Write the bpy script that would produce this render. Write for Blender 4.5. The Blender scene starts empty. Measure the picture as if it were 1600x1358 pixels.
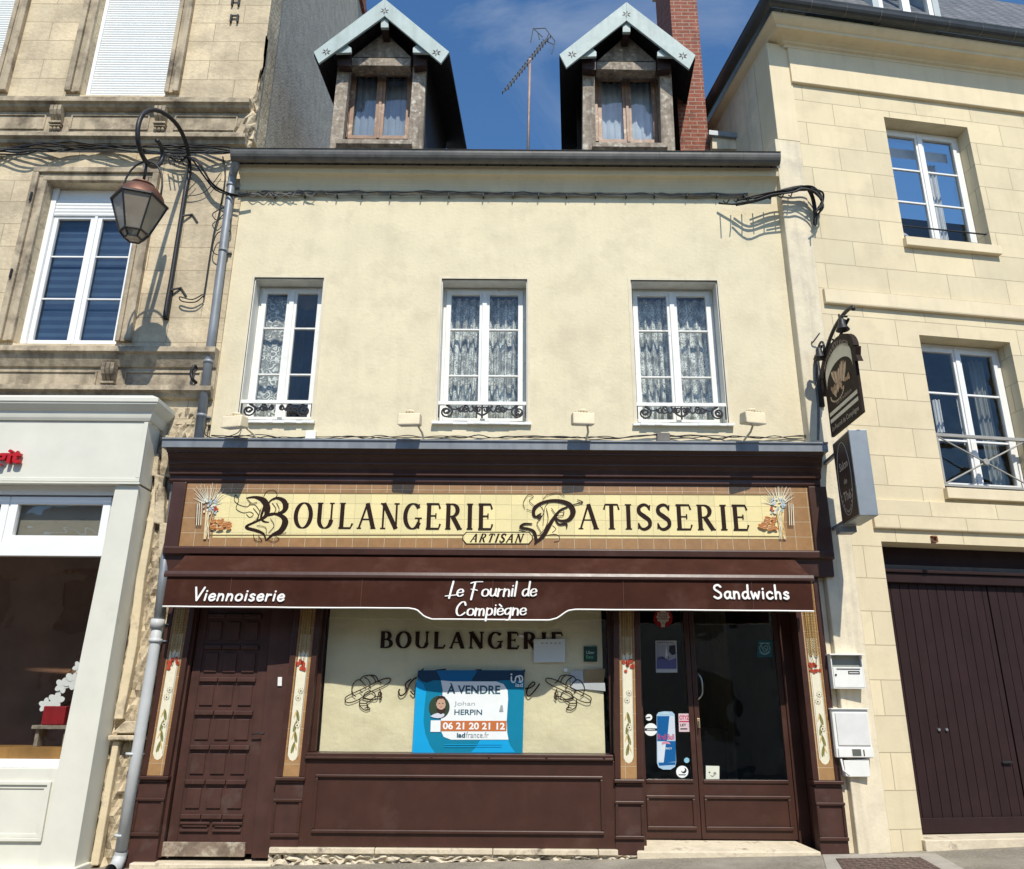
import bpy, bmesh, math, random
from mathutils import Vector
random.seed(7)
SC = bpy.context.scene
COL = SC.collection
R = math.radians
# ------------------------------------------------------------------ camera, sky, sun, exposure
D, HC, TILT, ROLL, F = 8.95, 1.45, R(18.5), R(0.4), 1250.0
_F = Vector((0, math.cos(TILT), math.sin(TILT)))
_U0 = Vector((0, -math.sin(TILT), math.cos(TILT)))
_R0 = Vector((1, 0, 0))
_U = _U0 * math.cos(ROLL) - _R0 * math.sin(ROLL)
_R = _R0 * math.cos(ROLL) + _U0 * math.sin(ROLL)
CAMP = Vector((0, -D, HC))
cd = bpy.data.cameras.new('camera')
cam = bpy.data.objects.new('camera', cd)
COL.objects.link(cam)
cd.sensor_width = 36
cd.lens = 36 * F / 1600
cd.clip_end = 2000
from mathutils import Matrix
m3 = Matrix((_R, _U, -_F)).transposed()
cam.matrix_world = Matrix.Translation(CAMP) @ m3.to_4x4()
SC.camera = cam
SUN_EL, SUN_AZ = R(51), R(11)
w = bpy.data.worlds.new('World')
SC.world = w
w.use_nodes = True
nt = w.node_tree
sky = nt.nodes.new('ShaderNodeTexSky')
sky.sky_type = 'NISHITA'
sky.sun_disc = False
sky.sun_elevation = SUN_EL
sky.sun_rotation = math.pi - SUN_AZ
sky.air_density = 1.0
sky.dust_density = 0.3
sky.ozone_density = 2.6
tc = nt.nodes.new('ShaderNodeTexCoord')
mp = nt.nodes.new('ShaderNodeMapping')
mp.inputs['Scale'].default_value = (1.0, 1.6, 1.0)
mp.inputs['Location'].default_value = (0, .10, -.075)
nz = nt.nodes.new('ShaderNodeTexNoise')
nz.inputs['Scale'].default_value = 3.4
nz.inputs['Detail'].default_value = 7
nz.inputs['Roughness'].default_value = 0.58
nz.inputs['Distortion'].default_value = 0.5
cr = nt.nodes.new('ShaderNodeValToRGB')
cr.color_ramp.elements[0].position = 0.58
cr.color_ramp.elements[1].position = 0.82
cr.color_ramp.elements[1].color = (.4, .4, .4, 1)
mx = nt.nodes.new('ShaderNodeMixRGB')
mx.inputs[2].default_value = (6, 6.6, 7.4, 1)
nt.links.new(tc.outputs['Generated'], mp.inputs[0])
nt.links.new(mp.outputs[0], nz.inputs[0])
nt.links.new(nz.outputs[0], cr.inputs[0])
nt.links.new(cr.outputs[0], mx.inputs[0])
hs = nt.nodes.new('ShaderNodeHueSaturation')
hs.inputs['Saturation'].default_value = 1.2
hs.inputs['Value'].default_value = 1.6
nt.links.new(sky.outputs[0], hs.inputs['Color'])
nt.links.new(hs.outputs[0], mx.inputs[1])
nt.links.new(mx.outputs[0], nt.nodes['Background'].inputs[0])
nt.nodes['Background'].inputs[1].default_value = 0.10
sl = bpy.data.lights.new('sun', 'SUN')
sl.energy = 4.9
sl.angle = R(0.5)
sl.color = (1.0, .94, .83)
sun = bpy.data.objects.new('sun', sl)
COL.objects.link(sun)
sd = Vector((math.sin(SUN_AZ) * math.cos(SUN_EL), -math.cos(SUN_AZ) * math.cos(SUN_EL), math.sin(SUN_EL)))
sun.rotation_euler = sd.to_track_quat('Z', 'Y').to_euler()
sun.location = sd * 40
SC.view_settings.view_transform = 'Standard'
SC.view_settings.look = 'None'
SC.view_settings.gamma = 1
SC.view_settings.exposure = 0.05


# ------------------------------------------------------------------ helpers
def ray(px, py):
    return _F + _R * ((px - 800) / F) + _U * ((679 - py) / F)


def P(px, py, Y=0.0):            # pixel of the photograph -> point on the plane y = Y
    d = ray(px, py)
    return CAMP + d * ((Y + D) / d.y)


def PX(px, py, X):               # pixel -> point on the plane x = X
    d = ray(px, py)
    return CAMP + d * (X / d.x)


RO, RT = Vector((3.87, 0.05, 0)), R(9)       # the right house: origin and turn of its front
_rd = Vector((math.cos(RT), math.sin(RT), 0))
_rn = Vector((-math.sin(RT), math.cos(RT), 0))


def PL(px, py, off=0.0):         # pixel -> (u, off, z) in the right house's own frame
    d = ray(px, py)
    t = (off - (CAMP - RO).dot(_rn)) / d.dot(_rn)
    p = CAMP + d * t - RO
    return Vector((p.dot(_rd), off, p.z))


class MB:
    def __init__(self):
        self.v, self.f = [], []

    def add(self, vs, fs):
        b = len(self.v)
        self.v += [tuple(x) for x in vs]
        self.f += [tuple(b + i for i in q) for q in fs]
        return self

    def box(self, x0, x1, y0, y1, z0, z1):
        if x0 > x1: x0, x1 = x1, x0
        if y0 > y1: y0, y1 = y1, y0
        if z0 > z1: z0, z1 = z1, z0
        return self.add([(x0, y0, z0), (x1, y0, z0), (x1, y1, z0), (x0, y1, z0), (x0, y0, z1), (x1, y0, z1), (x1, y1, z1), (x0, y1, z1)],
                        [(0, 3, 2, 1), (4, 5, 6, 7), (0, 1, 5, 4), (1, 2, 6, 5), (2, 3, 7, 6), (3, 0, 4, 7)])

    def prism(self, poly, dvec):   # poly: list of 3-D points (facing -dvec side), extruded by dvec
        n = len(poly)
        d = Vector(dvec)
        a = [Vector(p) for p in poly]
        return self.add(a + [p + d for p in a], [tuple(range(n)), tuple(range(2 * n - 1, n - 1, -1))] +
                        [(i, i + n, (i + 1) % n + n, (i + 1) % n) for i in range(n)])

    def ppx(self, pts, Y, depth=.02):   # outline in photograph pixels, standing on plane Y, given real depth
        return self.prism([P(x, y, Y) for x, y in pts], (0, depth, 0))

    def bx(self, x0, y0, x1, y1, Y, depth=.02):   # upright box from a pixel rectangle on plane Y
        a, b = P(x0, (y0 + y1) / 2, Y), P(x1, (y0 + y1) / 2, Y)
        c, d = P((x0 + x1) / 2, y0, Y), P((x0 + x1) / 2, y1, Y)
        return self.box(a.x, b.x, Y, Y + depth, d.z, c.z)

    def profile_x(self, prof, x0, x1, ends=True):   # (y,z) outline swept along x
        n = len(prof)
        vs = [(x0, y, z) for y, z in prof] + [(x1, y, z) for y, z in prof]
        fs = [(i, (i + 1) % n, (i + 1) % n + n, i + n) for i in range(n)]
        if ends: fs += [tuple(range(n - 1, -1, -1)), tuple(range(n, 2 * n))]
        return self.add(vs, fs)

    def tube(self, pts, r, n=8, cap=True):
        pts = [Vector(p) for p in pts]
        k = len(pts)
        rs = r if isinstance(r, (list, tuple)) else [r] * k
        vs = []
        ref = None
        for i, p in enumerate(pts):
            t = (pts[min(i + 1, k - 1)] - pts[max(i - 1, 0)])
            if t.length < 1e-9: t = Vector((0, 0, 1))
            t.normalize()
            if ref is None:
                ref = Vector((0, 0, 1)) if abs(t.z) < .9 else Vector((1, 0, 0))
            a = ref - t * ref.dot(t)
            if a.length < 1e-6: a = t.orthogonal()
            a.normalize()
            ref = a
            b = t.cross(a)
            for j in range(n):
                an = 2 * math.pi * j / n
                vs.append(p + (a * math.cos(an) + b * math.sin(an)) * rs[i])
        fs = []
        for i in range(k - 1):
            for j in range(n):
                fs.append((i * n + j, i * n + (j + 1) % n, (i + 1) * n + (j + 1) % n, (i + 1) * n + j))
        if cap:
            fs.append(tuple(range(n - 1, -1, -1)))
            fs.append(tuple(range((k - 1) * n, k * n)))
        return self.add(vs, fs)

    def lathe(self, prof, c, n=20):   # (r,z) about a vertical axis through c
        vs, k = [], len(prof)
        for r, z in prof:
            for j in range(n):
                a = 2 * math.pi * j / n
                vs.append((c[0] + r * math.cos(a), c[1] + r * math.sin(a), c[2] + z))
        fs = []
        for i in range(k - 1):
            for j in range(n):
                fs.append((i * n + j, i * n + (j + 1) % n, (i + 1) * n + (j + 1) % n, (i + 1) * n + j))
        fs += [tuple(range(n - 1, -1, -1)), tuple(range((k - 1) * n, k * n))]
        return self.add(vs, fs)

    def wall(self, x0, x1, z0, z1, y0, y1, holes=()):   # slab with rectangular openings (x0,x1,z0,z1)
        xs = sorted({x0, x1, *[h[0] for h in holes], *[h[1] for h in holes]})
        zs = sorted({z0, z1, *[h[2] for h in holes], *[h[3] for h in holes]})
        xs = [x for x in xs if x0 <= x <= x1]
        zs = [z for z in zs if z0 <= z <= z1]
        inh = lambda x, z: any(h[0] < x < h[1] and h[2] < z < h[3] for h in holes)
        vid, vs, fs = {}, [], []

        def V(i, j, k):
            if (i, j, k) not in vid:
                vid[(i, j, k)] = len(vs)
                vs.append((xs[i], (y0, y1)[k], zs[j]))
            return vid[(i, j, k)]
        nx, nz_ = len(xs) - 1, len(zs) - 1
        solid = [[not inh((xs[i] + xs[i + 1]) / 2, (zs[j] + zs[j + 1]) / 2) for j in range(nz_)] for i in range(nx)]
        for i in range(nx):
            for j in range(nz_):
                if not solid[i][j]: continue
                fs.append((V(i, j, 0), V(i + 1, j, 0), V(i + 1, j + 1, 0), V(i, j + 1, 0)))
                fs.append((V(i, j, 1), V(i, j + 1, 1), V(i + 1, j + 1, 1), V(i + 1, j, 1)))
                if i == 0 or not solid[i - 1][j]: fs.append((V(i, j, 0), V(i, j + 1, 0), V(i, j + 1, 1), V(i, j, 1)))
                if i == nx - 1 or not solid[i + 1][j]: fs.append((V(i + 1, j, 0), V(i + 1, j, 1), V(i + 1, j + 1, 1), V(i + 1, j + 1, 0)))
                if j == 0 or not solid[i][j - 1]: fs.append((V(i, j, 0), V(i, j, 1), V(i + 1, j, 1), V(i + 1, j, 0)))
                if j == nz_ - 1 or not solid[i][j + 1]: fs.append((V(i, j + 1, 0), V(i + 1, j + 1, 0), V(i + 1, j + 1, 1), V(i, j + 1, 1)))
        return self.add(vs, fs)

    def frame(self, x0, x1, z0, z1, y0, y1, t):   # rectangular ring, butted pieces
        return self.wall(x0, x1, z0, z1, y0, y1, [(x0 + t, x1 - t, z0 + t, z1 - t)])

    # flat marks in an upright plane (x,z) facing -y ; every mark a hair in front of the one before
    def ribbon(self, pts, wd, y, cap=True):
        k = len(pts)
        L, Rr = [], []
        for i in range(k):
            a, b = pts[max(i - 1, 0)], pts[min(i + 1, k - 1)]
            dx, dz = b[0] - a[0], b[1] - a[1]
            l = math.hypot(dx, dz) or 1
            ww = wd[i] if isinstance(wd, (list, tuple)) else wd
            nx_, nz2 = -dz / l * ww / 2, dx / l * ww / 2
            L.append((pts[i][0] + nx_, y, pts[i][1] + nz2))
            Rr.append((pts[i][0] - nx_, y, pts[i][1] - nz2))
        self.add(L + Rr, [(i, k + i, k + i + 1, i + 1) for i in range(k - 1)])
        if cap:
            for e in (0, k - 1):
                ww = wd[e] if isinstance(wd, (list, tuple)) else wd
                self.disc(pts[e][0], pts[e][1], ww / 2, ww / 2, y - .00015 * (1 + e % 2), n=10)
        return self

    def disc(self, cx, cz, rx, rz, y, rot=0, n=16):
        vs = []
        for j in range(n):
            a = 2 * math.pi * j / n
            u, v = rx * math.cos(a), rz * math.sin(a)
            vs.append((cx + u * math.cos(rot) - v * math.sin(rot), y, cz + u * math.sin(rot) + v * math.cos(rot)))
        return self.add(vs, [tuple(range(n))])

    def grain(self, cx, cz, l, wd, rot, y):
        c, s = math.cos(rot), math.sin(rot)
        pts = [(0, 0), (l * .35, wd / 2), (l, 0), (l * .35, -wd / 2)]
        return self.add([(cx + u * c - v * s, y, cz + u * s + v * c) for u, v in pts], [(0, 1, 2, 3)])


def origin(p):
    o = Vector((0, 0, 0))
    while p is not None:
        o += p.location
        p = p.parent
    return o


def obj(name, mb, mat, parent=None, smooth=False, bevel=0, local=False, seg=2):
    me = bpy.data.meshes.new(name)
    o_ = Vector((0, 0, 0)) if local else origin(parent)
    me.from_pydata([(x - o_.x, y - o_.y, z - o_.z) for x, y, z in mb.v], [], mb.f)
    bm = bmesh.new()
    bm.from_mesh(me)
    bmesh.ops.remove_doubles(bm, verts=bm.verts, dist=1e-6) if bevel else None
    flat = all(abs(f.normal.y) > .999 for f in bm.faces) and len({round(v.co.y, 3) for v in bm.verts}) < 4
    if not flat:
        bmesh.ops.recalc_face_normals(bm, faces=bm.faces)
    else:
        for f in bm.faces:
            if f.normal.y > 0: f.normal_flip()
    bm.to_mesh(me)
    bm.free()
    me.materials.append(mat)
    ob = bpy.data.objects.new(name, me)
    COL.objects.link(ob)
    if smooth:
        for p in me.polygons: p.use_smooth = True
    if parent is not None: ob.parent = parent
    if bevel:
        b = ob.modifiers.new('bevel', 'BEVEL')
        b.width = bevel
        b.segments = seg
        b.limit_method = 'ANGLE'
        b.angle_limit = R(40)
    return ob


def tag(o, label=None, cat=None, group=None, kind=None):
    if label: o['label'] = label
    if cat: o['category'] = cat
    if group: o['group'] = group
    if kind: o['kind'] = kind
    return o


def thing(name, label, cat, loc=(0, 0, 0), rz=0, group=None):
    o = bpy.data.objects.new(name, None)
    o.empty_display_size = .2
    COL.objects.link(o)
    o.location = loc
    o.rotation_euler = (0, 0, rz)
    return tag(o, label, cat, group)


def copy_tree(o, parent=None):
    c = o.copy()
    COL.objects.link(c)
    c.parent = parent
    for ch in list(o.children): copy_tree(ch, c)
    return c


def spline(pts, n=6):
    if len(pts) < 3: return [tuple(p) for p in pts]
    out = []
    k = len(pts)
    for i in range(k - 1):
        p0, p1, p2, p3 = pts[max(i - 1, 0)], pts[i], pts[i + 1], pts[min(i + 2, k - 1)]
        for j in range(n):
            t = j / n
            out.append(tuple(.5 * (2 * b + (c - a) * t + (2 * a - 5 * b + 4 * c - d) * t * t + (3 * b - a - 3 * c + d) * t ** 3)
                             for a, b, c, d in zip(p0, p1, p2, p3)))
    out.append(tuple(pts[-1]))
    return out


# ------------------------------------------------------------------ procedural materials
def M(name, col, rough=.6, var=.12, vs=3.0, bump=0.0, bs=40.0, metal=0.0, spec=.4, streak=0.0, dirt=None, dscale=1.3, dlo=.5, dhi=.7,
      brick=None, speck=0.0, coat=0.0):
    m = bpy.data.materials.new(name)
    m.use_nodes = True
    t = m.node_tree
    N, L = t.nodes, t.links
    b = N['Principled BSDF']
    b.inputs['Roughness'].default_value = rough
    b.inputs['Metallic'].default_value = metal
    b.inputs['Specular IOR Level'].default_value = spec
    b.inputs['Coat Weight'].default_value = coat
    co = N.new('ShaderNodeTexCoord').outputs['Object']

    def noise(scale, detail=4, vec=None, rough_=.55):
        n = N.new('ShaderNodeTexNoise')
        n.inputs['Scale'].default_value = scale
        n.inputs['Detail'].default_value = detail
        n.inputs['Roughness'].default_value = rough_
        L.new(vec or co, n.inputs['Vector'])
        return n.outputs['Fac']

    def mix(a, bcol, fac, mode='MIX'):
        x = N.new('ShaderNodeMixRGB')
        x.blend_type = mode
        for i, v in ((0, fac), (1, a), (2, bcol)):
            if hasattr(v, 'links'): L.new(v, x.inputs[i])
            elif isinstance(v, (int, float)): x.inputs[i].default_value = v
            else: x.inputs[i].default_value = (*v[:3], 1)
        return x.outputs[0]

    def ramp(v, lo, hi):
        r_ = N.new('ShaderNodeMapRange')
        r_.inputs[1].default_value = lo
        r_.inputs[2].default_value = hi
        L.new(v, r_.inputs[0])
        return r_.outputs[0]
    k0 = tuple(c * (1 - var) for c in col)
    k1 = tuple(min(1, c * (1 + var)) for c in col)
    c = mix(k0, k1, ramp(noise(vs, 6), .3, .7))
    hbump = None
    if brick:   # (block width, block height, joint, joint colour, offset, shift x, shift z)
        bw, bh, jt, jc, off, sx, sz = brick
        sp = N.new('ShaderNodeSeparateXYZ')
        L.new(co, sp.inputs[0])
        ds = N.new('ShaderNodeTexNoise')
        ds.inputs['Scale'].default_value = 6
        L.new(co, ds.inputs['Vector'])
        cb = N.new('ShaderNodeCombineXYZ')
        ax = N.new('ShaderNodeMath'); ax.operation = 'ADD'
        ay = N.new('ShaderNodeMath'); ay.operation = 'ADD'
        yx = N.new('ShaderNodeMath'); yx.operation = 'ADD'
        L.new(sp.outputs[0], yx.inputs[0]); L.new(sp.outputs[1], yx.inputs[1])
        L.new(yx.outputs[0], ax.inputs[0]); ax.inputs[1].default_value = sx
        L.new(sp.outputs[2], ay.inputs[0]); ay.inputs[1].default_value = sz
        L.new(ax.outputs[0], cb.inputs[0]); L.new(ay.outputs[0], cb.inputs[1])
        av = N.new('ShaderNodeVectorMath'); av.operation = 'MULTIPLY_ADD'
        L.new(ds.outputs['Color'], av.inputs[0])
        wob = jt * .9
        av.inputs[1].default_value = (wob, wob, 0)
        L.new(cb.outputs[0], av.inputs[2])
        bt = N.new('ShaderNodeTexBrick')
        bt.offset = off
        bt.inputs['Scale'].default_value = 1
        bt.inputs['Brick Width'].default_value = bw
        bt.inputs['Row Height'].default_value = bh
        bt.inputs['Mortar Size'].default_value = jt
        bt.inputs['Mortar Smooth'].default_value = .25
        bt.inputs['Color1'].default_value = (.9, .9, .89, 1)
        bt.inputs['Color2'].default_value = (1.08, 1.06, 1.02, 1)
        bt.inputs['Mortar'].default_value = (1, 1, 1, 1)
        L.new(av.outputs[0], bt.inputs['Vector'])
        c = mix(c, bt.outputs['Color'], .75, 'MULTIPLY')
        c = mix(c, jc, bt.outputs['Fac'])
        hbump = bt.outputs['Fac']
    if dirt:
        c = mix(c, dirt, ramp(noise(dscale, 8, rough_=.65), dlo, dhi))
    if streak:
        mpn = N.new('ShaderNodeMapping')
        mpn.inputs['Scale'].default_value = (9, 9, .7)
        L.new(co, mpn.inputs[0])
        s = ramp(noise(1.0, 6, mpn.outputs[0]), .48, .72)
        sm = N.new('ShaderNodeMath'); sm.operation = 'MULTIPLY'
        L.new(s, sm.inputs[0]); sm.inputs[1].default_value = streak
        c = mix(c, tuple(x * .35 for x in col), sm.outputs[0])
    if speck:
        s = ramp(noise(55, 3), .66, .74)
        sm = N.new('ShaderNodeMath'); sm.operation = 'MULTIPLY'
        L.new(s, sm.inputs[0]); sm.inputs[1].default_value = speck
        c = mix(c, tuple(x * .3 for x in col), sm.outputs[0])
    L.new(c, b.inputs['Base Color'])
    if bump or hbump is not None:
        bn = N.new('ShaderNodeBump')
        bn.inputs['Strength'].default_value = 1.0
        bn.inputs['Distance'].default_value = bump if bump else .002
        L.new(noise(bs, 6), bn.inputs['Height'])
        last = bn
        if hbump is not None:
            b2 = N.new('ShaderNodeBump')
            b2.invert = True
            b2.inputs['Distance'].default_value = .006
            L.new(hbump, b2.inputs['Height'])
            L.new(bn.outputs[0], b2.inputs['Normal'])
            last = b2
        L.new(last.outputs[0], b.inputs['Normal'])
    if var and rough > .15:
        L.new(N_range(N, L, noise(vs * 2.3, 4), rough * .8, min(1, rough * 1.2)), b.inputs['Roughness'])
    return m


def N_range(N, L, v, lo, hi):
    r_ = N.new('ShaderNodeMapRange')
    r_.inputs[3].default_value = lo
    r_.inputs[4].default_value = hi
    L.new(v, r_.inputs[0])
    return r_.outputs[0]


def glass(name, tint=(1, 1, 1), ior=1.5, wave=.0):
    m = bpy.data.materials.new(name)
    m.use_nodes = True
    t = m.node_tree
    N, L = t.nodes, t.links
    N.remove(N['Principled BSDF'])
    tr = N.new('ShaderNodeBsdfTransparent')
    tr.inputs[0].default_value = (*tint, 1)
    gl = N.new('ShaderNodeBsdfGlossy')
    gl.inputs['Roughness'].default_value = .01
    lw = N.new('ShaderNodeLayerWeight')
    lw.inputs[0].default_value = .5
    pw = N.new('ShaderNodeMath')
    pw.operation = 'POWER'
    pw.inputs[1].default_value = 5
    L.new(lw.outputs['Facing'], pw.inputs[0])
    f0 = ((ior - 1) / (ior + 1)) ** 2 * 1.15
    mm = N.new('ShaderNodeMath')
    mm.operation = 'MULTIPLY_ADD'
    mm.inputs[1].default_value = 1 - f0
    mm.inputs[2].default_value = f0
    L.new(pw.outputs[0], mm.inputs[0])
    ms = N.new('ShaderNodeMixShader')
    L.new(mm.outputs[0], ms.inputs[0])
    L.new(tr.outputs[0], ms.inputs[1])
    L.new(gl.outputs[0], ms.inputs[2])
    L.new(ms.outputs[0], N['Material Output'].inputs[0])
    if wave:
        n = N.new('ShaderNodeTexNoise')
        n.inputs['Scale'].default_value = 2.5
        co = N.new('ShaderNodeTexCoord')
        L.new(co.outputs['Object'], n.inputs['Vector'])
        bn = N.new('ShaderNodeBump')
        bn.inputs['Distance'].default_value = wave
        L.new(n.outputs[0], bn.inputs['Height'])
        L.new(bn.outputs[0], gl.inputs['Normal'])
    return m


def lace(name, scale, col=(.78, .8, .76), swirl=False):
    m = bpy.data.materials.new(name)
    m.use_nodes = True
    t = m.node_tree
    N, L = t.nodes, t.links
    b = N['Principled BSDF']
    b.inputs['Base Color'].default_value = (*col, 1)
    b.inputs['Roughness'].default_value = .9
    b.inputs['Specular IOR Level'].default_value = .05
    co = N.new('ShaderNodeTexCoord').outputs['Object']
    n = N.new('ShaderNodeTexNoise')
    n.inputs['Scale'].default_value = scale * .8
    n.inputs['Detail'].default_value = 2
    L.new(co, n.inputs['Vector'])
    av = N.new('ShaderNodeVectorMath')
    av.operation = 'MULTIPLY_ADD'
    av.inputs[1].default_value = (.05, .0, .05)
    L.new(n.outputs['Color'], av.inputs[0])
    L.new(co, av.inputs[2])
    v = N.new('ShaderNodeTexVoronoi')
    v.feature = 'DISTANCE_TO_EDGE' if not swirl else 'F1'
    v.inputs['Scale'].default_value = scale
    L.new(av.outputs[0], v.inputs['Vector'])
    if swirl:
        mu = N.new('ShaderNodeMath'); mu.operation = 'MULTIPLY'; mu.inputs[1].default_value = 16
        L.new(v.outputs['Distance'], mu.inputs[0])
        si = N.new('ShaderNodeMath'); si.operation = 'SINE'
        L.new(mu.outputs[0], si.inputs[0])
        src, lo, hi = si.outputs[0], .0, .6
    else:
        src, lo, hi = v.outputs['Distance'], .22, .08
    r1 = N.new('ShaderNodeMapRange')
    r1.inputs[1].default_value, r1.inputs[2].default_value = lo, hi
    L.new(src, r1.inputs[0])
    n2 = N.new('ShaderNodeTexNoise')
    n2.inputs['Scale'].default_value = 9
    n2.inputs['Detail'].default_value = 3
    L.new(co, n2.inputs['Vector'])
    r2 = N.new('ShaderNodeMapRange')
    r2.inputs[1].default_value, r2.inputs[2].default_value = .36, .56
    L.new(n2.outputs[0], r2.inputs[0])
    mu2 = N.new('ShaderNodeMath'); mu2.operation = 'MULTIPLY'
    L.new(r1.outputs[0], mu2.inputs[0]); L.new(r2.outputs[0], mu2.inputs[1])
    r3 = N.new('ShaderNodeMapRange')
    r3.inputs[3].default_value, r3.inputs[4].default_value = .32, 1.0
    L.new(mu2.outputs[0], r3.inputs[0])
    L.new(r3.outputs[0], b.inputs['Alpha'])
    return m


CREAM = M('cream_render', (.71, .63, .44), .9, .06, 1.6, bump=.004, bs=22, spec=.1, streak=.06, dirt=(.60, .53, .375), dscale=2.2, dlo=.48, dhi=.72, speck=.08)
COVE = M('cream_cove', (.70, .61, .42), .85, .06, 2, bump=.002, bs=20, spec=.1, streak=.1)
BROWN = M('brown_paint', (.054, .0225, .0155), .38, .16, 4, bump=.0006, bs=18, spec=.45, dirt=(.085, .045, .035), dscale=2.2, dlo=.56, dhi=.8)
BROWN_WORN = M('worn_brown_paint', (.062, .026, .019), .55, .2, 5, bump=.001, bs=30, spec=.35, dirt=(.10, .07, .058), dscale=2.6, dlo=.6, dhi=.8, streak=.2)
AWN = M('awning_cloth', (.050, .019, .0125), .9, .16, 5, bump=.004, bs=7, spec=.08, dirt=(.078, .036, .027), dscale=2.4, dlo=.52, dhi=.72)
ZINC = M('zinc', (.24, .26, .28), .5, .14, 5, metal=.25, bump=.0008, bs=8, streak=.3)
ZINC_LIGHT = M('pale_grey_paint', (.50, .52, .52), .5, .08, 6, bump=.0005, bs=30, streak=.15)
ZINC_DARK = M('dark_zinc', (.125, .12, .11), .45, .25, 7, metal=.25)
WHITE = M('white_paint', (.80, .80, .77), .4, .05, 7, bump=.0004, bs=30)
WHITE_OLD = M('flaking_white_paint', (.78, .78, .74), .6, .07, 7, bump=.001, bs=40, dirt=(.42, .4, .35), dscale=7, dlo=.62, dhi=.75)
JAMB = M('grey_white_jamb', (.70, .69, .62), .7, .08, 5, bump=.001, bs=30, streak=.2)
STONE_L = M('old_limestone', (.63, .53, .37), .94, .2, 1.6, bump=.012, bs=17, spec=.08, streak=.25, dirt=(.36, .30, .22), dscale=1.1, dlo=.47, dhi=.72,
            brick=(.78, .335, .004, (.40, .31, .20), .5, .13, .05), speck=.55)
STONE_T = M('weathered_trim_stone', (.46, .385, .275), .92, .18, 3, bump=.006, bs=30, spec=.1, streak=.6, dirt=(.13, .105, .08), dscale=2.6, dlo=.46, dhi=.68, speck=.5)
STONE_RUB = M('rubble_stone', (.52, .44, .31), .95, .25, 4, bump=.03, bs=9, spec=.08, dirt=(.16, .125, .085), dscale=5.5, dlo=.5, dhi=.66)
STONE_R = M('pale_ashlar', (.69, .60, .415), .9, .05, 2, bump=.002, bs=30, spec=.1, streak=.07, dirt=(.57, .49, .335), dscale=1.8, dlo=.5, dhi=.76,
            brick=(.86, .365, .004, (.44, .375, .25), .5, .3, .12), speck=.12)
STONE_P = M('plain_pale_stone', (.72, .62, .43), .9, .06, 2, bump=.002, bs=30, spec=.1, streak=.1, speck=.1)
CEMENT = M('cement_strip', (.70, .62, .46), .95, .1, 3, bump=.004, bs=30, spec=.1, streak=.3, dirt=(.50, .45, .36), dscale=2.2, dlo=.52, dhi=.75)
ROUGHCAST = M('grey_roughcast', (.47, .43, .35), .97, .16, 6, bump=.008, bs=30, spec=.05, speck=.45, streak=.15)
SLATE = M('slate', (.15, .155, .165), .55, .35, 5, bump=.004, bs=20, brick=(.22, .13, .013, (.018, .018, .02), .5, 0, 0), dirt=(.08, .085, .09), dscale=6, dlo=.5, dhi=.7)
SLATE_DARK = M('dark_slate', (.03, .03, .032), .6, .25, 8, bump=.002, bs=20, brick=(.2, .12, .006, (.012, .012, .012), .5, 0, 0))
BRICK = M('red_brick', (.25, .075, .045), .9, .3, 9, bump=.006, bs=40, brick=(.225, .075, .011, (.33, .22, .17), .5, 0, 0), dirt=(.07, .035, .03), dscale=4, dlo=.55, dhi=.75)
OLDWOOD = M('weathered_wood', (.30, .255, .205), .9, .3, 14, bump=.006, bs=30, spec=.1, streak=.8, dirt=(.58, .54, .46), dscale=11, dlo=.54, dhi=.68)
TANWOOD = M('tan_varnished_wood', (.29, .18, .12), .5, .2, 10, streak=.45, dirt=(.6, .5, .38), dscale=8, dlo=.55, dhi=.7)
DARKWOOD = M('dark_wood', (.03, .014, .01), .6, .2, 8)
BARGE = M('blue_grey_painted_board', (.37, .45, .44), .6, .1, 4, bump=.001, bs=30, streak=.3)
IRON = M('black_iron', (.018, .018, .02), .5, .2, 9, bump=.001, bs=60, spec=.4)
COPPER = M('copper', (.17, .08, .055), .5, .35, 6, metal=.6, dirt=(.12, .055, .04), dscale=6)
FROST = M('dusty_lantern_glass', (.36, .34, .29), .25, .2, 3, spec=.5)
TILE = M('ochre_tile', (.34, .195, .09), .22, .1, 14, spec=.5, bump=.0004, bs=8, brick=(.178, .172, .0035, (.62, .5, .33), 0, .05, .03))
TILE_S = M('ochre_strip_tile', (.38, .22, .10), .25, .1, 14, spec=.5, brick=(.4, .172, .003, (.62, .5, .33), 0, .0, .03))
TILE_C = M('cream_tile', (.80, .70, .37), .25, .03, 9, spec=.4, brick=(.178, .172, .0016, (.77, .68, .40), 0, .05, .03))
INK = M('dark_brown_glaze', (.022, .010, .006), .6, .1, 9, spec=.15)
WHEAT = M('wheat_glaze', (.62, .44, .18), .3, .25, 40)
WHEAT_D = M('dark_wheat_glaze', (.24, .15, .055), .3, .25, 40)
IVORY = M('ivory_glaze', (.74, .70, .54), .3, .06, 20)
LEAF = M('green_glaze', (.20, .20, .07), .35, .25, 30)
RED = M('red_glaze', (.42, .06, .03), .35, .3, 40)
CROUST = M('bread_crust_glaze', (.50, .21, .07), .3, .35, 40)
BLUEG = M('blue_grey_glaze', (.38, .48, .52), .3, .3, 40)
LETW = M('white_lettering', (.85, .84, .80), .5, .03, 9)
PAPER = M('kraft_paper', (.88, .79, .55), .8, .05, 2.5, bump=.03, bs=2.4, spec=.2, dirt=(.78, .69, .46), dscale=2.5, dlo=.5, dhi=.75)
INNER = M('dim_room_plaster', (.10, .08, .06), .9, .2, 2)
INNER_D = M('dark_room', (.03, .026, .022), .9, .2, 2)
ASPH = M('pavement_asphalt', (.25, .225, .18), .95, .3, 40, bump=.008, bs=140, spec=.1, dirt=(.37, .335, .27), dscale=1.4, dlo=.45, dhi=.7, speck=.4)
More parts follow.
